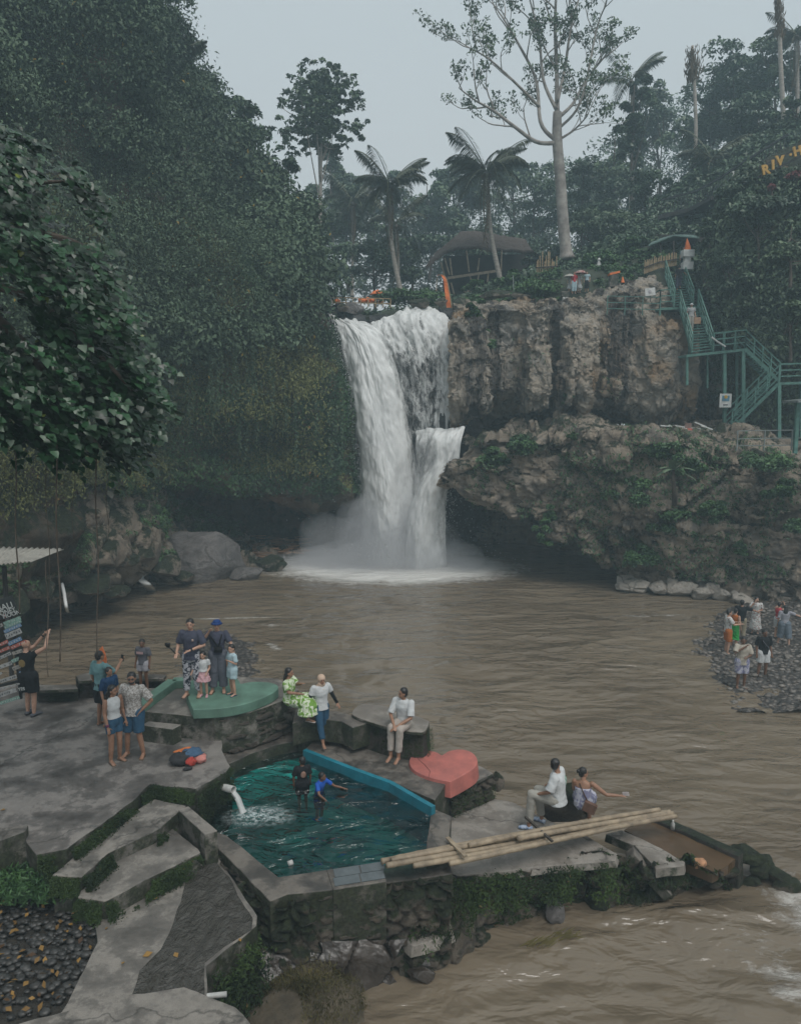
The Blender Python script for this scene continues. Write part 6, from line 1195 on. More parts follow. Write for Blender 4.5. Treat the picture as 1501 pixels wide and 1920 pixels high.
# ---- sign frame at the left edge
sf = empty('sign_frame', P(10, 1325, 16.3), world=True, label='tilted dark frame hung with many painted plank signs at the left edge', cat='sign frame'); YS = 16.3
m = MB(); m.bar(P(-60, 1340, YS), P(-30, 1130, YS), .07); m.bar(P(40, 1310, YS + .06), P(22, 1150, YS + .06), .05); m.bar(P(-60, 1300, YS), P(45, 1275, YS), .06); m.bar(P(-60, 1180, YS), P(30, 1150, YS), .05); m.bar(P(38, 1310, YS + .05), P(42, 1290, YS + .05), .05); m.build('frame', M_black, sf)
sc = 8.345; cols = {'g': (.22, .36, .3), 'b': (.16, .26, .4), 'w': (.36, .36, .35), 'r': (.42, .13, .1), 'k': (.03, .035, .035), 't': (.3, .28, .25)}
SM = {k: simple('sign_' + k + '_paint', v, .7, .3, 14, .1) for k, v in cols.items()}; M_let = simple('sign_lettering', (.5, .52, .5), .7, .1, 9, 0); M_letd = simple('dark_lettering', (.07, .08, .09), .7, .1, 9, 0)
rs = random.Random(3)
for i, (x0, y0, x1, y1, hh, c) in enumerate([(10, 220, 235, 150, 210, 'k'), (65, 500, 325, 405, 60, 'g'), (75, 560, 330, 450, 55, 'g'), (70, 625, 330, 510, 55, 'b'), (95, 700, 330, 600, 90, 'w'), (135, 815, 335, 725, 60, 'b'), (180, 875, 410, 770, 55, 'r'), (200, 965, 355, 915, 55, 't'), (0, 830, 125, 770, 50, 'r'), (0, 930, 155, 865, 50, 'r'), (0, 1035, 170, 955, 50, 'w'), (190, 1090, 310, 1035, 55, 'g'), (-10, 1180, 185, 1110, 60, 'w'), (205, 1205, 340, 1150, 60, 't'), (310, 1270, 365, 1255, 50, 'b'), (10, 1400, 260, 1320, 60, 'w'), (-10, 1520, 365, 1420, 22, 'w'), (-10, 1620, 255, 1530, 70, 'w'), (0, 1745, 305, 1645, 50, 'g'), (290, 1530, 385, 1515, 45, 'k'), (-20, 540, 42, 510, 50, 't'), (-10, 1285, 30, 1265, 40, 'w')]):
    a = P(x0 / sc, 1110 + y0 / sc, YS - .05 - .004 * i); b = P(x1 / sc, 1110 + y1 / sc, YS - .05 - .004 * i); hm = hh / sc * mpp(YS); m = MB(); m.bar(a, b, .02, hm); pk = m.build('plank_sign', SM[c], sf); 
    if i: 
        mm = MB(); d = (b - a); L = np.linalg.norm(d); nl = int(L / (.055 if hh > 30 else .2)); up = np.array([0, 0, 1.])
        for k in range(nl):
            if rs.random() < .18: continue
            p = a + d * (k + .5) / nl + [0, -.017, 0]
            if i == 19: continue
            z1, z2 = rs.uniform(.1, .3) * hm, -rs.uniform(.1, .3) * hm; mm.bar(p + up * z1 + [rs.uniform(-.012, .012), 0, 0], p + up * z2, .012, .006); mm.bar(p + up * rs.uniform(-.2, .2) * hm - d / L * .014, p + up * rs.uniform(-.2, .2) * hm + d / L * .018, .006, .01)
        if mm.v: mm.build('lettering', M_let if c not in 'wt' else M_letd, pk)
for tx, px, py, sz_ in (('BALI', 9.5, 1138, .19), ('HONEY', 10.5, 1148, .14), ('MOON', 22, 1152, .13)): letter(tx, px, py, YS - .09, sz_, R(17), sf, M_let, 'lettering', .002, .002)
letter('YES', 40.5, 1292, YS - .16, .1, R(5), sf, M_let, 'lettering', .002, .002)
m = MB(); m.ball(P(9, 1155.5, YS - .08), (.045, .01, .035), 10, 6); m.build('heart_mark', simple('pink_mark', (.5, .12, .12), .7), sf)
# ================= PEOPLE =================
def cloth(name, c, c2=None, kind=None, sc=14., rough=.85):
    m, nt, bs = newmat(name); v = pos(nt, obj=True); c2 = c2 or tuple(x * .7 for x in c)
    if kind == 'spots': n = nd(nt, 'ShaderNodeTexVoronoi', Scale=sc); nt.links.new(v, n.inputs['Vector']); col = ramp(nt, n.outputs['Distance'], [(.28, c2), (.36, c)])
    elif kind == 'leafy': col = ramp(nt, noise(nt, v, sc, 3, .5, 1.2), [(.49, c2), (.53, c)])
    elif kind == 'stripes': n = nd(nt, 'ShaderNodeTexWave', Scale=sc, Distortion=.3); nt.links.new(v, n.inputs['Vector']); col = ramp(nt, n.outputs['Fac'], [(.4, c2), (.6, c)])
    else: col = ramp(nt, noise(nt, v, 5, 4), [(.3, tuple(x * .8 for x in c)), (.7, c)])
    nt.links.new(col, bs.inputs['Base Color']); bs.inputs['Roughness'].default_value = rough; bs.inputs['Specular IOR Level'].default_value = .25
    bump(nt, noise(nt, v, 16, 4, .6, .6), .5, .012, bs); return m
SK = {'light': simple('skin_light', (.46, .27, .19), .5, .08, 8, 0, obj=True), 'tan': simple('skin_tan', (.30, .16, .1), .5, .08, 8, 0, obj=True), 'brown': simple('skin_brown', (.17, .085, .05), .5, .08, 8, 0, obj=True)}
HAIR = simple('black_hair', (.014, .012, .011), .45, .3, 20, .4, .004, stretch=(1, 1, .3)); EYE_M = simple('eye_dark', (.01, .008, .007), .3, 0, 4, 0); LIP = simple('lip', (.25, .09, .07), .5, .1, 4, 0)
B0 = dict(pel=(0, 0, .93), wai=(0, 0, 1.08), che=(0, 0, 1.27), nk=(0, -.015, 1.435), hd=(0, .02, 1.575))
for s, q in ((1, 'r'), (-1, 'l')): B0.update({'s' + q: (s * .178, -.005, 1.385), 'e' + q: (s * .235, -.03, 1.11), 'w' + q: (s * .25, .05, .87), 'h' + q: (s * .09, 0, .9), 'k' + q: (s * .1, .025, .49), 'a' + q: (s * .105, -.02, .085)})
def sit(sh, fz=0., kf=.42, af=.40, lean=0., spread=.12):
    d = sh + .1 - .93; o = {k: (B0[k][0], B0[k][1] + lean * max(0, B0[k][2] - .93), B0[k][2] + d) for k in ('pel', 'wai', 'che', 'nk', 'hd', 'sr', 'sl')}
    for s, q in ((1, 'r'), (-1, 'l')): o.update({'h' + q: (s * .09, .02, sh + .09), 'k' + q: (s * spread, kf, sh + .09), 'a' + q: (s * spread * .9, af, fz + .085), 'e' + q: (s * .25, .06, sh + .32), 'w' + q: (s * .14, .32, sh + .24)})
    return o
def person(loc, h, rz, skin, label, pose=None, top=None, bottom=None, skirt=None, hair='short', yaw=0., vox=.0105, shoes=None, hdk=1., hat=None, slim=1., glasses=False, group=None, beard=False, extra=()):
    k = h / 1.7; J = dict(B0); J.update(pose or {}); J = {a: np.array(b, float) * k for a, b in J.items()}
    e = empty('person', loc, R(rz), label=label, cat='person', group=group); sm = SK[skin]; S = slim
    ax = J['sr'] - J['sl']; ax /= np.linalg.norm(ax)
    def rem(o, v=vox, disp=0.):
        m = o.modifiers.new('remesh', 'REMESH'); m.mode = 'VOXEL'; m.voxel_size = v; m.use_smooth_shade = True
        m = o.modifiers.new('smooth', 'SMOOTH'); m.factor = .5; m.iterations = 3
        if disp:
            m = o.modifiers.new('folds', 'DISPLACE'); t = bpy.data.textures.get('folds') or bpy.data.textures.new('folds', 'CLOUDS'); t.noise_scale = .07; m.texture = t; m.strength = disp; m.mid_level = .45; m.texture_coords = 'LOCAL'
        return o
    def limb(m, pts, rad, f=0., cap=None):
        p = [J[a] if isinstance(a, str) else a for a in pts]; n = 7; P_, R_ = [], []
        for i in range(len(p) - 1):
            for t in np.linspace(0, 1, n, endpoint=i == len(p) - 2): P_.append(p[i] * (1 - t) + p[i + 1] * t); R_.append((rad[i] * (1 - t) + rad[i + 1] * t) * (1 + .12 * math.sin(math.pi * t)) * k + f * k)
        m.tube(P_, R_, 10)
        for q_, r_ in zip(p, rad): m.ball(q_, r_ * k + f * k, 10, 7)
    def torso(m, f, lo=-.02, hi=1., hem=None):
        P_ = [J['pel'] - [0, 0, .07 * k], J['pel'] + [0, 0, .02 * k], J['wai'], J['che'], (J['sr'] + J['sl']) / 2 - [0, 0, .02 * k], J['nk'] - [0, 0, .0 * k]]
        rr_ = np.array([(.125, .1), (.155, .11), (.125, .088), (.155, .105), (.15, .085), (.06, .06)]) * k * np.array([S, S]) + f * k
        if hem is not None: P_ = [J['pel'] + [0, 0, hem * k]] + P_[2:]; rr_ = np.vstack([[.165 * k * S + f * k, .12 * k * S + f * k], rr_[2:]])
        A = _cr(np.hstack([np.array(P_), rr_]), 26); m.tube(A[:, :3], A[:, 3:], 18, ax=ax)
    # body: one continuous surface
    m = MB(); torso(m, 0.); hd = J['hd']; hk = k * hdk
    Ry = Matrix.Rotation(R(yaw), 3, 'Z'); hp = lambda x, y, z: hd + np.array(Ry @ Vector((x * hk, y * hk, z * hk)))
    m.tube([J['nk'] - [0, 0, .03 * k], J['nk'] * .4 + hd * .6 - [0, .0, .02 * k]], [.056 * k * S, .05 * k], 12)
    def hball(m, c, r, seg=16, rg=12):
        mm = MB(); mm.ball((0, 0, 0), 1, seg, rg); V = mm.v[0] * np.array(r) + np.array(c); m.add(np.array([hp(*v) for v in V]), mm.f)
    hball(m, (0, -.012, .02), (.074, .09, .085)); hball(m, (0, .018, -.035), (.058, .066, .068)); hball(m, (0, .052, -.075), (.028, .026, .024))
    hball(m, (0, .088, -.02), (.012, .02, .018), 8, 6); hball(m, (0, .08, .0), (.009, .014, .03), 8, 6)
    for s in (-1, 1): hball(m, (s * .077, -.005, -.012), (.012, .018, .03), 8, 6)
    for q in 'rl':
        s = 1 if q == 'r' else -1
        limb(m, ['s' + q, 'e' + q, 'w' + q], [.052 * S, .038, .026]); limb(m, ['h' + q, 'k' + q, 'a' + q], [.088 * S, .056, .038])
        # hand
        W_, E_ = J['w' + q], J['e' + q]; d = W_ - E_; d /= np.linalg.norm(d); up = np.array([0, 0, 1.]) if abs(d[2]) < .8 else np.array([0, 1., 0]); sd = np.cross(d, up); sd /= np.linalg.norm(sd) + 1e-9; nn = np.cross(sd, d)
        if q == 'r': sd = -sd
        m.tube([W_ - d * .01 * k, W_ + d * .045 * k, W_ + d * .09 * k], np.array([(.026, .02), (.04, .016), (.038, .013)]) * k, 10, ax=sd)
        for i, (o_, l_) in enumerate(((-.03, .062), (-.01, .074), (.011, .07), (.031, .055))):
            b_ = W_ + d * .088 * k + sd * o_ * k; m.tube([b_, b_ + (d * .5 + sd * o_ * 1.) * l_ * k - nn * .006 * k, b_ + (d * .9) * l_ * k + sd * o_ * .5 * l_ * k - nn * .022 * k], [.0095 * k, .009 * k, .0075 * k], 6)
        b_ = W_ + d * .03 * k + sd * .034 * k; m.tube([b_, b_ + (d * .5 + sd * .8) * .035 * k, b_ + (d * 1. + sd * .9) * .055 * k], [.012 * k, .011 * k, .009 * k], 6)
        # foot
        a_ = J['a' + q]; kn = J['k' + q]; fd = np.array([s * .18, 1., 0.]) if (pose or {}).get('f' + q) is None else np.array(pose['f' + q], float); fd = fd / np.linalg.norm(fd)
        m.tube([a_ - fd * .05 * k - [0, 0, .05 * k], a_ + fd * .03 * k - [0, 0, .035 * k], a_ + fd * .12 * k - [0, 0, .058 * k], a_ + fd * .17 * k - [0, 0, .066 * k]], np.array([(.03, .028), (.036, .04), (.043, .02), (.036, .013)]) * k, 10, ax=np.cross(fd, (0, 0, 1)))
        if shoes:
            mm = MB(); mm.tube([a_ - fd * .075 * k - [0, 0, .045 * k], a_ + fd * .02 * k - [0, 0, .03 * k], a_ + fd * .13 * k - [0, 0, .048 * k], a_ + fd * .19 * k - [0, 0, .058 * k]], np.array([(.032, .036), (.042, .05), (.05, .034), (.04, .02)]) * k * (1. if shoes[1] else .95), 10, ax=np.cross(fd, (0, 0, 1)))
            if not shoes[1]:
                mm = MB(); c_ = a_ + fd * .05 * k; mm.tube([c_ - fd * .12 * k - [0, 0, .079 * k], c_ + fd * .13 * k - [0, 0, .079 * k]], np.array([(.036, .009), (.045, .009)]) * k, 10, ax=np.cross(fd, (0, 0, 1))); mm.tube([c_ + np.cross(fd, (0, 0, 1)) * .045 * k - [0, 0, .07 * k], c_ + fd * .02 - [0, 0, .022 * k], c_ - np.cross(fd, (0, 0, 1)) * .045 * k - [0, 0, .07 * k]], .011 * k, 6)
            mm.build('shoe' if shoes[1] else 'sandal', shoes[0], e, True)
    rem(m.build('body', sm, e, True))
    # face
    m = MB()
    for s in (-1, 1): mm = MB(); hball(mm, (s * .03, .072, .005), (.013, .009, .007), 8, 6); mm.build('eye', EYE_M, e, True); hball(m, (s * .031, .076, .024), (.019, .006, .004), 8, 5)
    m.build('eyebrows', HAIR, e, True); m = MB(); hball(m, (0, .078, -.05), (.022, .008, .007), 8, 6); m.build('mouth', LIP, e, True)
    if glasses: m = MB(); hball(m, (-.031, .082, .004), (.026, .009, .017), 10, 6); hball(m, (.031, .082, .004), (.026, .009, .017), 10, 6); hball(m, (0, .087, .01), (.03, .004, .005), 8, 5); m.build('sunglasses', EYE_M, e, True)
    if beard: m = MB(); hball(m, (0, .03, -.07), (.06, .056, .036)); m.build('beard', HAIR, e, True)
    # hair
    if hair:
        m = MB()
        if hair != 'scarf':
            hball(m, (0, -.026, .04), (.085, .09, .088)); hball(m, (0, -.055, -.01), (.074, .055, .075))
            if hair in ('long', 'braid'):
                b_ = hp(0, -.085, -.02); m.tube([b_, b_ + [0, -.02 * k, -.13 * k], b_ + [0, -.02 * k, -.3 * k], b_ + [0, .0, -.42 * k]], np.array([(.075, .04), (.09, .04), (.08, .035), (.03, .02)]) * k * (1 if hair == 'long' else .6), 12, ax=ax)
            if hair == 'bun': hball(m, (0, -.12, .045), (.042, .04, .04), 10, 8)
            if hair == 'pony': hball(m, (0, -.12, .02), (.03, .04, .03), 10, 8); hball(m, (0, -.15, -.05), (.028, .03, .07), 10, 8)
            rem(m.build('hair', HAIR, e, True), .009, .012)
        else:
            hball(m, (0, -.028, .03), (.098, .104, .106)); hball(m, (0, -.02, -.09), (.085, .085, .07)); m.tube([hp(0, -.01, -.1), J['nk'] + [0, .01, -.02], (J['sr'] + J['sl']) / 2 + [0, .02, -.06]], np.array([(.08, .08), (.12, .09), (.16, .115)]) * k, 16, ax=ax); rem(m.build('headscarf', hat, e, True), .011, .012)
    if hat is not None and hair != 'scarf':
        m = MB(); hball(m, (0, -.01, .085), (.088, .095, .05), 18, 8); c0_, c1_ = hp(0, -.01, .075), hp(0, -.01, .035); m.tube([c0_, c1_], [.095 * hk, .135 * hk], 20); m.build('hat', hat, e, True)
    # clothes
    if top:
        mt, sl, hem, inf = top; m = MB(); torso(m, inf, hem=hem)
        if sl > 0:
            for q in 'rl':
                sh, el, wr = J['s' + q], J['e' + q], J['w' + q]; t1 = min(sl, 1.); m.ball(sh - [0, 0, .008], (.054 * S + inf * .8) * k, 10, 7); m.tube([sh * (1 - t) + el * t for t in np.linspace(-.05, t1, 5)], np.linspace(.052 * S + inf * .75, .044 * S + inf * 1.05, 5) * k, 12)
                if sl > 1: m.ball(el, (.045 + inf) * k, 10, 7); m.tube([el, el + (wr - el) * (sl - 1)], [(.045 + inf) * k, (.034 + inf) * k], 10)
        rem(m.build('shirt' if not skirt or bottom else 'dress_top', mt, e, True), max(vox, .012), .022)
    if bottom:
        mt, ln, inf = bottom; m = MB(); P_ = [J['pel'] - [0, 0, .09 * k], J['pel'] + [0, 0, .02 * k], J['wai'] - [0, 0, .05 * k]]; m.tube(_cr(np.array(P_), 7), np.array([(.125, .1), (.15, .115), (.16, .12), (.165, .12), (.16, .115), (.15, .11), (.14, .1)]) * k * S + .012 * k, 16, ax=ax)
        for q in 'rl':
            h_, kn, an = J['h' + q], J['k' + q], J['a' + q]; t1 = min(ln, 1.); m.ball(h_, (.092 * S + inf) * k, 10, 7); m.tube([h_ * (1 - t) + kn * t for t in np.linspace(0, t1, 6)], np.linspace(.094 * S + inf, (.094 * (1 - t1) + .06 * t1) * S + inf * 1.2, 6) * k, 12)
            if ln > 1: m.ball(kn, (.061 + inf) * k, 10, 7); m.tube([kn * (1 - t) + an * t for t in np.linspace(0, ln - 1, 6)], np.linspace(.062 + inf, .046 + inf * 1.2, 6) * k, 12)
        rem(m.build('trousers' if ln > 1.3 else 'shorts', mt, e, True), max(vox, .012), .02)
    if skirt:
        mt, z0, wd = skirt; m = MB(); a = J['wai']; kc = (J['kr'] + J['kl']) / 2; ac = (J['ar'] + J['al']) / 2; hc = J['pel']
        if z0 <= 1: ln = hc + (kc - hc) * z0; pts = [a, hc, hc * .5 + ln * .5, ln]
        else: ln = kc + (ac - kc) * (z0 - 1); pts = [a, hc, kc, ln]
        A = _cr(np.hstack([np.array(pts), np.array([(.13, .1), (.17, .13), (.19 + wd * .5, .14 + wd * .5), (.21 + wd, .16 + wd)]) * k]), 20); m.tube(A[:, :3], A[:, 3:], 20, ax=ax); rem(m.build('skirt', mt, e, True), max(vox, .013), .05)
    for nm, mt, fn in extra: mm = MB(); fn(mm, J, k, hp); mm.build(nm, mt, e, True)
    return e, J
def held(e, J, name, mat, off, size, label, cat, rot=(0, 0, 0), fn=None):
    "a separate thing at a place given in the person's own frame"
    M = Matrix.Translation(e.location) @ Matrix.Rotation(e.rotation_euler[2], 4, 'Z'); m = MB()
    if fn: fn(m)
    else: m.box((0, 0, 0), size)
    o = m.build(name, mat, None, fn is not None, label=label, cat=cat); o.location = M @ Vector([float(x) for x in off]); o.rotation_euler = (rot[0], rot[1], rot[2] + e.rotation_euler[2]); return o
C_blk, C_navy, C_grey = cloth('black_cotton', (.012, .013, .015)), cloth('slate_cotton', (.06, .065, .095)), cloth('grey_cotton', (.1, .1, .115))
C_white, C_cream, C_jean = cloth('white_cotton', (.55, .56, .56)), cloth('cream_cotton', (.36, .34, .3)), cloth('denim', (.03, .085, .15), (.02, .05, .1)); C_ltb = cloth('pale_blue_cotton', (.38, .5, .54)); C_teal = cloth('teal_cotton', (.13, .25, .26)); C_dblue = cloth('blue_cotton', (.015, .05, .12))
C_pat = cloth('patterned_shirt_cloth', (.48, .46, .44), (.24, .22, .2), 'leafy', 30); C_batik = cloth('patterned_trouser_cloth', (.03, .035, .05), (.4, .4, .43), 'leafy', 13); C_strp = cloth('striped_cloth', (.14, .15, .18), (.05, .055, .07), 'stripes', 14); C_leaf = cloth('green_leaf_print', (.16, .3, .06), (.55, .6, .45), 'leafy', 8)
C_pink = cloth('pink_pleats', (.45, .2, .24), (.55, .4, .4), 'stripes', 16); C_beige = cloth('beige_scarf', (.55, .4, .3)); C_orange = cloth('orange_cotton', (.42, .13, .03)); C_grn = cloth('bright_green_cotton', (.03, .33, .06)); C_dots = cloth('floral_white_cloth', (.5, .5, .48), (.3, .16, .15), 'spots', 15); C_red = cloth('red_cotton', (.42, .05, .06)); C_royal = cloth('royal_blue_swimshirt', (.02, .1, .45)); C_lav = cloth('pale_lavender_print', (.4, .4, .46), (.2, .2, .3), 'leafy', 8); C_btan = cloth('khaki_cotton', (.3, .26, .19))
hatm = cloth('navy_hat_cloth', (.015, .045, .16)); SND = simple('brown_sandal', (.12, .08, .05)); SNK = simple('white_blue_sneaker', (.42, .47, .55), .6, .4, 20, .2, c2=(.07, .14, .28)); PHN = simple('phone_black', (.01, .01, .012), .25, 0, 4, 0)
# 1 bald man
e, J = person(G(58, 1342, 2.2), 1.8, -14, 'light', 'bald man in black vest and shorts photographing with raised arms at the left', dict(er=(.40, .1, 1.52), wr=(.30, .32, 1.74), el=(-.04, .3, 1.46), wl=(.14, .38, 1.70), kl=(-.08, .05, .49), al=(-.1, .04, .085)), (C_blk, .25, -.05, .022), (C_blk, .85, .05), hair=None, yaw=-20, shoes=(C_grey, True),
               extra=[('print', simple('gold_print', (.22, .15, .05)), lambda m, J, k, hp: m.ball((-.02, -.135, 1.28), (.09, .012, .09), 16, 6)), ('wristband', C_blk, lambda m, J, k, hp: m.tube([J['wl'] - (J['wl'] - J['el']) * .12, J['wl'] - (J['wl'] - J['el']) * .02], .034, 10))])
held(e, J, 'phone', PHN, (.25, .42, 1.87), (.075, .01, .15), 'black phone held high by the bald man', 'phone', (0, -.1, 0))
# 2 teal man, 3 boy
e, J = person(G(194, 1361, 2.2), 1.72, -30, 'tan', 'man in teal T-shirt filming the girl with his phone', dict(er=(.27, .16, 1.2), wr=(.22, .36, 1.38)), (C_teal, .85, -.08, .028), (C_blk, .9, .04), yaw=-10)
held(e, J, 'phone', PHN, (.22, .42, 1.47), (.075, .012, .15), 'black phone in the raised hand of the man in teal', 'phone')
tag(lump('towel', G(186, 1290, 2.2) + [.0, .3, .62], (.11, .05, .3), cloth('orange_towel', (.5, .14, .05)), 4), 'orange towel hanging beside the man in teal', 'towel')
person(G(210, 1368, 2.2), 1.42, -120, 'tan', 'boy in dark blue shirt half hidden behind the couple', dict(), (C_dblue, .9, -.06, .025), (C_blk, .85, .04), yaw=0)
# 4, 5 couple
e, J = person(G(218, 1429, 2.2), 1.6, -125, 'tan', 'woman in white sleeveless top and denim shorts with long dark hair', dict(er=(.21, .0, 1.12), wr=(.21, .1, .86), kl=(-.07, .06, .49)), (C_white, 0., .06, .014), (C_jean, .55, .02), hair='long', slim=.92, shoes=(SND, False), yaw=25, extra=[('bracelets', simple('purple_bracelet', (.12, .02, .07)), lambda m, J, k, hp: m.tube([J['wr'] - (J['wr'] - J['er']) * .22, J['wr'] - (J['wr'] - J['er']) * .03], .032, 10))])
e, J = person(G(255, 1417, 2.2), 1.76, 172, 'tan', 'bearded man in patterned short sleeved shirt and denim shorts', dict(el=(-.36, -.03, 1.14), wl=(-.2, .06, .97), er=(.25, .0, 1.12), wr=(.22, .1, .88), kr=(.13, .03, .49), ar=(.17, 0, .085), al=(-.16, 0, .085)), (C_pat, .85, -.08, .035), (C_jean, .95, .035), shoes=(SND, False), glasses=True, beard=True, yaw=20)
# 6 girl
e, J = person(G(271, 1293, 2.5), 1.24, 168, 'brown', 'girl in grey printed T-shirt and pale shorts by the river', dict(kr=(.12, 0, .49), ar=(.13, -.02, .085)), (C_grey, .8, -.05, .03), (cloth('pale_shorts', (.35, .34, .37)), .6, .04), hair='pony', yaw=20, hdk=1.15)
def shirt_print(m, J, k, hp):
    for i in range(5): m.box(J['che'] + np.array([(i - 2) * .035, .128, .02]) * [1, 1, 1], (.024, .012, .055))
mm = MB(); shirt_print(mm, J, 1.24 / 1.7, None); mm.build('print', simple('pale_pink_print', (.5, .33, .33)), e)
# 7-10 family
e, J = person(G(362, 1305, 2.94), 1.74, 176, 'light', 'man in slate T-shirt and batik trousers standing on the green heart', dict(er=(.27, .0, 1.14), wr=(.24, .2, 1.02), el=(-.29, .03, 1.14), wl=(-.06, .22, 1.08), ar=(.13, 0, .085), al=(-.13, -.04, .085)), (C_navy, .9, -.1, .032), (C_batik, 1.85, .022), shoes=(SND, False), yaw=10, extra=[('badge', simple('pale_badge', (.45, .35, .3)), lambda m, J, k, hp: m.box((-.09, .145, 1.3), (.04, .01, .05))), ('watch', PHN, lambda m, J, k, hp: m.tube([J['wl'] - (J['wl'] - J['el']) * .14, J['wl'] - (J['wl'] - J['el']) * .02], .034, 10))])
held(e, J, 'camera_gimbal', PHN, (.38, .32, 1.2), None, 'small black camera gimbal held out by the man in batik trousers', 'camera', fn=lambda m: (m.tube([(-.13, -.08, -.18), (-.02, 0, 0)], .014, 8), m.ball((0, 0, .03), .05, 10, 8), m.box((.0, .03, .07), (.1, .04, .06))))
e, J = person(G(411, 1297, 2.94), 1.64, 184, 'light', 'woman in navy bucket hat and striped trousers touching her face', dict(er=(.3, .04, 1.24), wr=(.17, .12, 1.44), el=(-.3, .04, 1.16), wl=(-.38, .14, .96), ar=(.14, .02, .085)), (C_navy, .85, -.02, .028), (C_strp, 1.85, .045), shoes=(SND, False), hat=hatm, yaw=10, extra=[('crossbody_bag', C_blk, lambda m, J, k, hp: (m.box((-.04, .17, 1.02), (.17, .06, .12)), m.bar((.14, .13, 1.34), (-.03, .16, 1.08), .02), m.bar((-.12, .12, 1.34), (-.05, .16, 1.08), .02)))])
person(G(383, 1306, 2.94), 1.0, 176, 'light', 'little girl in white top and pink pleated skirt', dict(er=(.3, .05, 1.16), wr=(.36, .18, 1.0), wl=(-.18, .14, .96)), (C_white, .6, .05, .03), None, (C_pink, .75, .07), hair='pony', hdk=1.3, shoes=(C_pink, True), slim=1.05, vox=.009)
person(G(437, 1303, 2.94), 1.13, 128, 'light', 'little boy in pale blue outfit leaning against the woman', dict(er=(.22, .06, 1.13), wl=(-.2, .2, 1.25)), (C_ltb, .8, -.1, .035), (C_ltb, .75, .05), hdk=1.25, shoes=(C_dblue, False), vox=.009, yaw=30)
# 11 green dress
ps = sit(.36, 0, .42, .48, .0, .09); ps.update(er=(.24, .08, .72), wr=(.1, .3, .66), el=(-.2, .14, .76), wl=(-.02, .3, .86), fr=(.1, 1, 0), fl=(-.1, 1, 0))
e, J = person(G(543, 1347, 2.42), 1.6, -102, 'tan', 'woman in green leaf print dress sitting on the terrace corner', ps, (C_leaf, .75, -.02, .035), None, (C_leaf, 1.72, .1), hair='long', shoes=(cloth('white_slipper', (.5, .45, .42)), False), yaw=5)
# 12 hijab
e, J = person(G(603, 1393, 1.87), 1.58, -148, 'tan', 'woman in beige headscarf, white T-shirt and jeans stepping down', dict(kr=(.08, .1, .5), ar=(.06, .2, .085), al=(-.12, -.16, .085), kl=(-.1, -.01, .48), er=(.27, -.04, 1.13), wr=(.3, .04, .9), el=(-.3, -.02, 1.14), wl=(-.36, .12, .95), hd=(0, .05, 1.56)), (C_white, .65, -.08, .03), (C_jean, 1.75, .02), hair='scarf', hat=C_beige, yaw=-5, extra=[('sleeve', C_blk, lambda m, J, k, hp, q=q: m.tube([J['s' + q] * .5 + J['e' + q] * .5, J['e' + q], J['w' + q]], [.05 * k, .046 * k, .034 * k], 10)) for q in 'rl'])
# 13 seated man
ps = sit(.7, .12, .40, .44, .06, .1); ps.update(wr=(.03, .4, .86), wl=(-.03, .42, .84), er=(.24, .16, .98), el=(-.24, .16, .98), fr=(.1, 1, -.15), fl=(0, 1, -.15))
person(G(757, 1362, 2.5) * [1, 1, 0] + [0, 0, 1.82], 1.68, 153, 'tan', 'man in white shirt and cream trousers sitting barefoot on the block', ps, (C_white, .9, -.04, .032), (cloth('cream_trousers', (.4, .35, .31)), 1.8, .022), yaw=-42)
# 14, 15 couple on the rock
ps = sit(.58, 0, .44, .46, .08, .13); ps.update(er=(.27, .04, .92), wr=(.24, .24, .8), el=(-.28, .1, .9), wl=(-.2, .34, .76), ar=(.16, .36, .085), al=(-.2, .5, .085), kl=(-.18, .46, .72))
e, J = person(G(1046, 1508, 1.52) * [1, 1, 0] + [0, 0, .95], 1.76, 62, 'tan', 'bearded man in white T-shirt sitting on the mossy rock, seen from behind', ps, (C_white, .95, -.1, .045), (C_cream, 1.85, .025), yaw=-105, shoes=(SNK, True), beard=True, extra=[('print', cloth('green_shirt_print', (.12, .26, .18), (.4, .48, .44), 'leafy', 18), lambda m, J, k, hp: m.ball(J['che'] + [.05, -.105, -.02], (.11, .055, .13), 16, 10))])
ps = sit(.52, -.1, .42, .44, .03, .1); ps.update(er=(.46, .08, .86), wr=(.70, .14, .86), el=(-.2, .1, .85), wl=(-.1, .3, .72))
e, J = person(G(1091, 1512, 1.5) * [1, 1, 0] + [0, 0, .98], 1.6, -22, 'tan', 'woman in strapless pale dress with hair bun reaching out her right arm', ps, None, None, (C_lav, .8, .05), hair='bun', yaw=-62, extra=[('dress_top', C_lav, lambda m, J, k, hp: m.tube(_cr(np.array([J['pel'] - [0, 0, .05], J['wai'], J['che'] + [0, 0, .02]]), 10), np.linspace(.17, .16, 10)[:, None] * np.array([[1., .76]]) * k + .004, 18)), ('strap', simple('brown_strap', (.08, .045, .03)), lambda m, J, k, hp: m.tube([J['nk'] + [-.06, -.07, -.04], J['che'] + [.02, -.135, -.02], J['wai'] + [.12, -.14, -.02]], .012, 6))])
held(e, J, 'handbag', simple('brown_leather', (.13, .07, .05), .5), (.16, -.17, .62), (.24, .09, .19), 'small brown leather handbag hanging behind the woman with the bun', 'bag', (0, .3, 0)); held(e, J, 'phone', simple('pale_phone', (.5, .45, .45), .4), (.78, .17, .85), (.12, .015, .07), 'pale phone in the outstretched hand of the woman with the bun', 'phone', (0, -.2, 0))
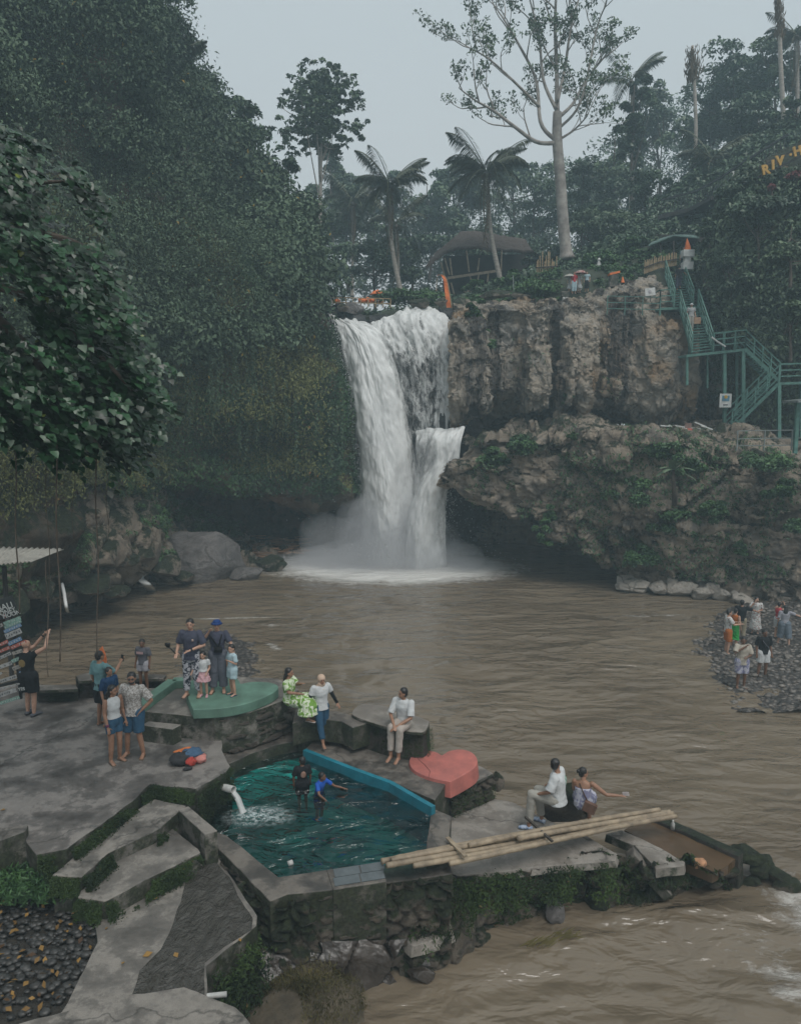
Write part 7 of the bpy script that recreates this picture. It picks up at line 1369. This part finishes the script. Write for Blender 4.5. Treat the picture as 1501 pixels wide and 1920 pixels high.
# 16, 17 boys in the pool
person(G(567, 1472, 1.6) * [1, 1, 0] + [0, 0, 1.05], 1.15, 20, 'brown', 'boy in black T-shirt standing waist deep in the pool', dict(el=(-.26, .02, 1.1)), (C_blk, .85, -.12, .03), (C_blk, .9, .04), hdk=1.15, vox=.009, yaw=20, extra=[('print', simple('tan_print', (.3, .17, .12)), lambda m, J, k, hp: m.ball(J['che'] + [0, -.1, -.04], (.055, .02, .07), 12, 8))])
person(G(598, 1480, 1.6) * [1, 1, 0] + [0, 0, .88], 1.12, -128, 'brown', 'boy in bright blue swim shirt paddling in the pool', dict(nk=(0, .1, 1.41), hd=(0, .16, 1.55), che=(0, .06, 1.26), sr=(.17, .08, 1.36), sl=(-.17, .08, 1.36), er=(.3, .3, 1.14), wr=(.33, .6, 1.08), el=(-.38, .28, 1.14), wl=(-.5, .55, 1.1)), (C_royal, .7, -.05, .02), (C_blk, .9, .03), hdk=1.15, vox=.009, yaw=20)
# right bank group
VX = .014; GR = None
person(G(1361, 1226, 0), 1.72, -95, 'light', 'person in white print shirt and orange shorts wading at the right', dict(er=(.24, .12, 1.18), wr=(.18, .38, 1.2), wl=(-.1, .36, 1.2), el=(-.24, .12, 1.15)), (C_dots, .8, -.08, .03), (C_orange, .95, .04), vox=VX, yaw=-5)
person(G(1374, 1216, 0), 1.6, -60, 'light', 'woman in bright green dress standing behind the orange shorts', dict(), (C_orange, 0, .05, .015), None, (C_grn, 1.25, .0), hair='short', vox=VX, slim=.9)
person(G(1386, 1203, .05), 1.7, -25, 'tan', 'man in dark T-shirt and khaki trousers with one arm stretched right', dict(er=(.38, .1, 1.3), wr=(.6, .16, 1.22)), (C_blk, .9, -.06, .032), (C_btan, 1.6, .03), vox=VX)
person(G(1414, 1187, .2), 1.5, 150, 'light', 'woman in long white dress holding her face on the pebbles', dict(er=(.25, .12, 1.2), wr=(.06, .14, 1.48), wl=(-.1, .25, 1.1)), (C_dots, .8, .02, .03), None, (C_dots, 1.6, .07), hair='long', vox=VX, yaw=40)
person(G(1467, 1208, .2), 1.55, -20, 'light', 'girl with long brown hair and grey blue culottes on the pebbles', dict(er=(.4, .05, 1.3), wr=(.62, .1, 1.22), ar=(.2, -.1, .085), al=(-.2, .05, .085), kr=(.16, -.02, .49)), (cloth('pale_grey_top', (.3, .3, .33)), .9, .0, .03), (cloth('grey_blue_culottes', (.14, .17, .2)), 1.5, .07), hair='long', vox=VX)
person(G(1456, 1196, .2), 1.45, -60, 'light', 'person in red with raised arms behind the long haired girl', dict(er=(.2, .2, 1.42), wr=(.08, .24, 1.6), el=(-.22, .18, 1.42), wl=(-.1, .26, 1.6)), (C_red, .0, .0, .02), (C_white, .9, .04), vox=VX)
person(G(1387, 1290, 0), 1.76, 176, 'brown', 'man in cream shirt and print shorts wading with his hand at his chin', dict(er=(.27, .12, 1.2), wr=(-.02, .16, 1.42), el=(-.25, .06, 1.12), wl=(-.05, .24, 1.1)), (cloth('cream_shirt', (.42, .38, .32)), .9, -.12, .045), (C_lav, .95, .05), vox=.012, yaw=-15)
person(G(1427, 1272, .02), 1.74, 182, 'brown', 'man in black T-shirt and white shorts standing in the shallows', dict(kr=(.11, 0, .49), ar=(.16, .0, .085)), (C_blk, .85, -.06, .035), (C_white, .8, .045), vox=.012, yaw=10, extra=[('strap', C_grey, lambda m, J, k, hp: m.tube([(.12, .13, 1.38), (0, .16, 1.22), (-.16, .12, 1.08)], .014, 6))])
# stairs and cliff top
e, J = person(P(1293, 621, 43.7), 1.55, 176, 'light', 'man in white cap with brown bag coming down the lower stair flight', dict(wl=(-.3, .02, .85)), (cloth('white_black_top', (.35, .35, .35)), .6, -.04, .03), (C_cream, 1.85, .03), vox=.016, hat=C_white)
held(e, J, 'bag', simple('brown_paper_bag', (.33, .2, .12)), (-.34, .05, .58), (.36, .16, .36), 'brown bag carried by the man on the lower stair flight', 'bag')
person(P(1271, 545, 46.7), 1.5, -10, 'tan', 'person in dark clothes climbing the upper stair flight', dict(er=(.3, .1, 1.25), wr=(.48, .2, 1.1), kr=(.1, .16, .62), ar=(.1, .1, .25)), (C_blk, .95, -.08, .035), (C_navy, 1.8, .03), vox=.016)
person(P(1279, 507, 48.6), 1.4, 170, 'tan', 'person in teal shirt waiting at the head of the stairs', dict(), (C_teal, .8, -.08, .03), (C_blk, 1.6, .03), vox=.016)
e1, J1 = person(P(1075, 551, 46.1), 1.3, 178, 'light', 'person in red top and pale trousers under the umbrellas on the cliff', dict(), (C_red, .8, -.05, .03), (C_ltb, 1.7, .04), vox=.016)
e2, J2 = person(P(1068, 549, 46.4), 1.15, 170, 'light', 'child in white dress left of the red top on the cliff', dict(), (C_white, .8, 0, .03), None, (C_white, 1.2, .1), vox=.016)
person(P(1084, 549, 46.5), 1.15, 190, 'light', 'child in white dress right of the red top on the cliff', dict(), (C_white, .8, 0, .03), None, (C_white, 1.1, .12), vox=.016)
person(P(1099, 547, 46.6), 1.2, 150, 'light', 'person in pale blue top and dark skirt at the right of the umbrella group', dict(), (C_ltb, .6, 0, .03), None, (C_blk, 1.5, .03), vox=.016)
def brolly(c, r_, mat, label):
    e = empty('umbrella', c, world=True, label=label, cat='umbrella'); m = MB(); n = 8; mid = [c + [r_ * .65 * math.cos(i * math.pi / 4), r_ * .65 * math.sin(i * math.pi / 4), -r_ * .2] for i in range(n)]; ring = [c + [r_ * math.cos(i * math.pi / 4), r_ * math.sin(i * math.pi / 4), -r_ * .55] for i in range(n)]
    m.add([c] + mid + ring, [(0, 1 + i, 1 + (i + 1) % 8) for i in range(8)] + [(1 + i, 9 + i, 9 + (i + 1) % 8, 1 + (i + 1) % 8) for i in range(8)]); m.build('canopy', mat, e, True); m = MB(); m.bar(c, c - [0, 0, r_ * 1.9], .03); m.build('pole', M_gr, e)
brolly(P(1067, 513, 46.2), .34, C_cream, 'pale cream umbrella at the left of the group on the cliff'); brolly(P(1088, 506, 46.2), .38, cloth('floral_umbrella_cloth', (.42, .34, .3), (.25, .08, .08), 'leafy', 5), 'larger floral umbrella with red blotches over the group on the cliff')
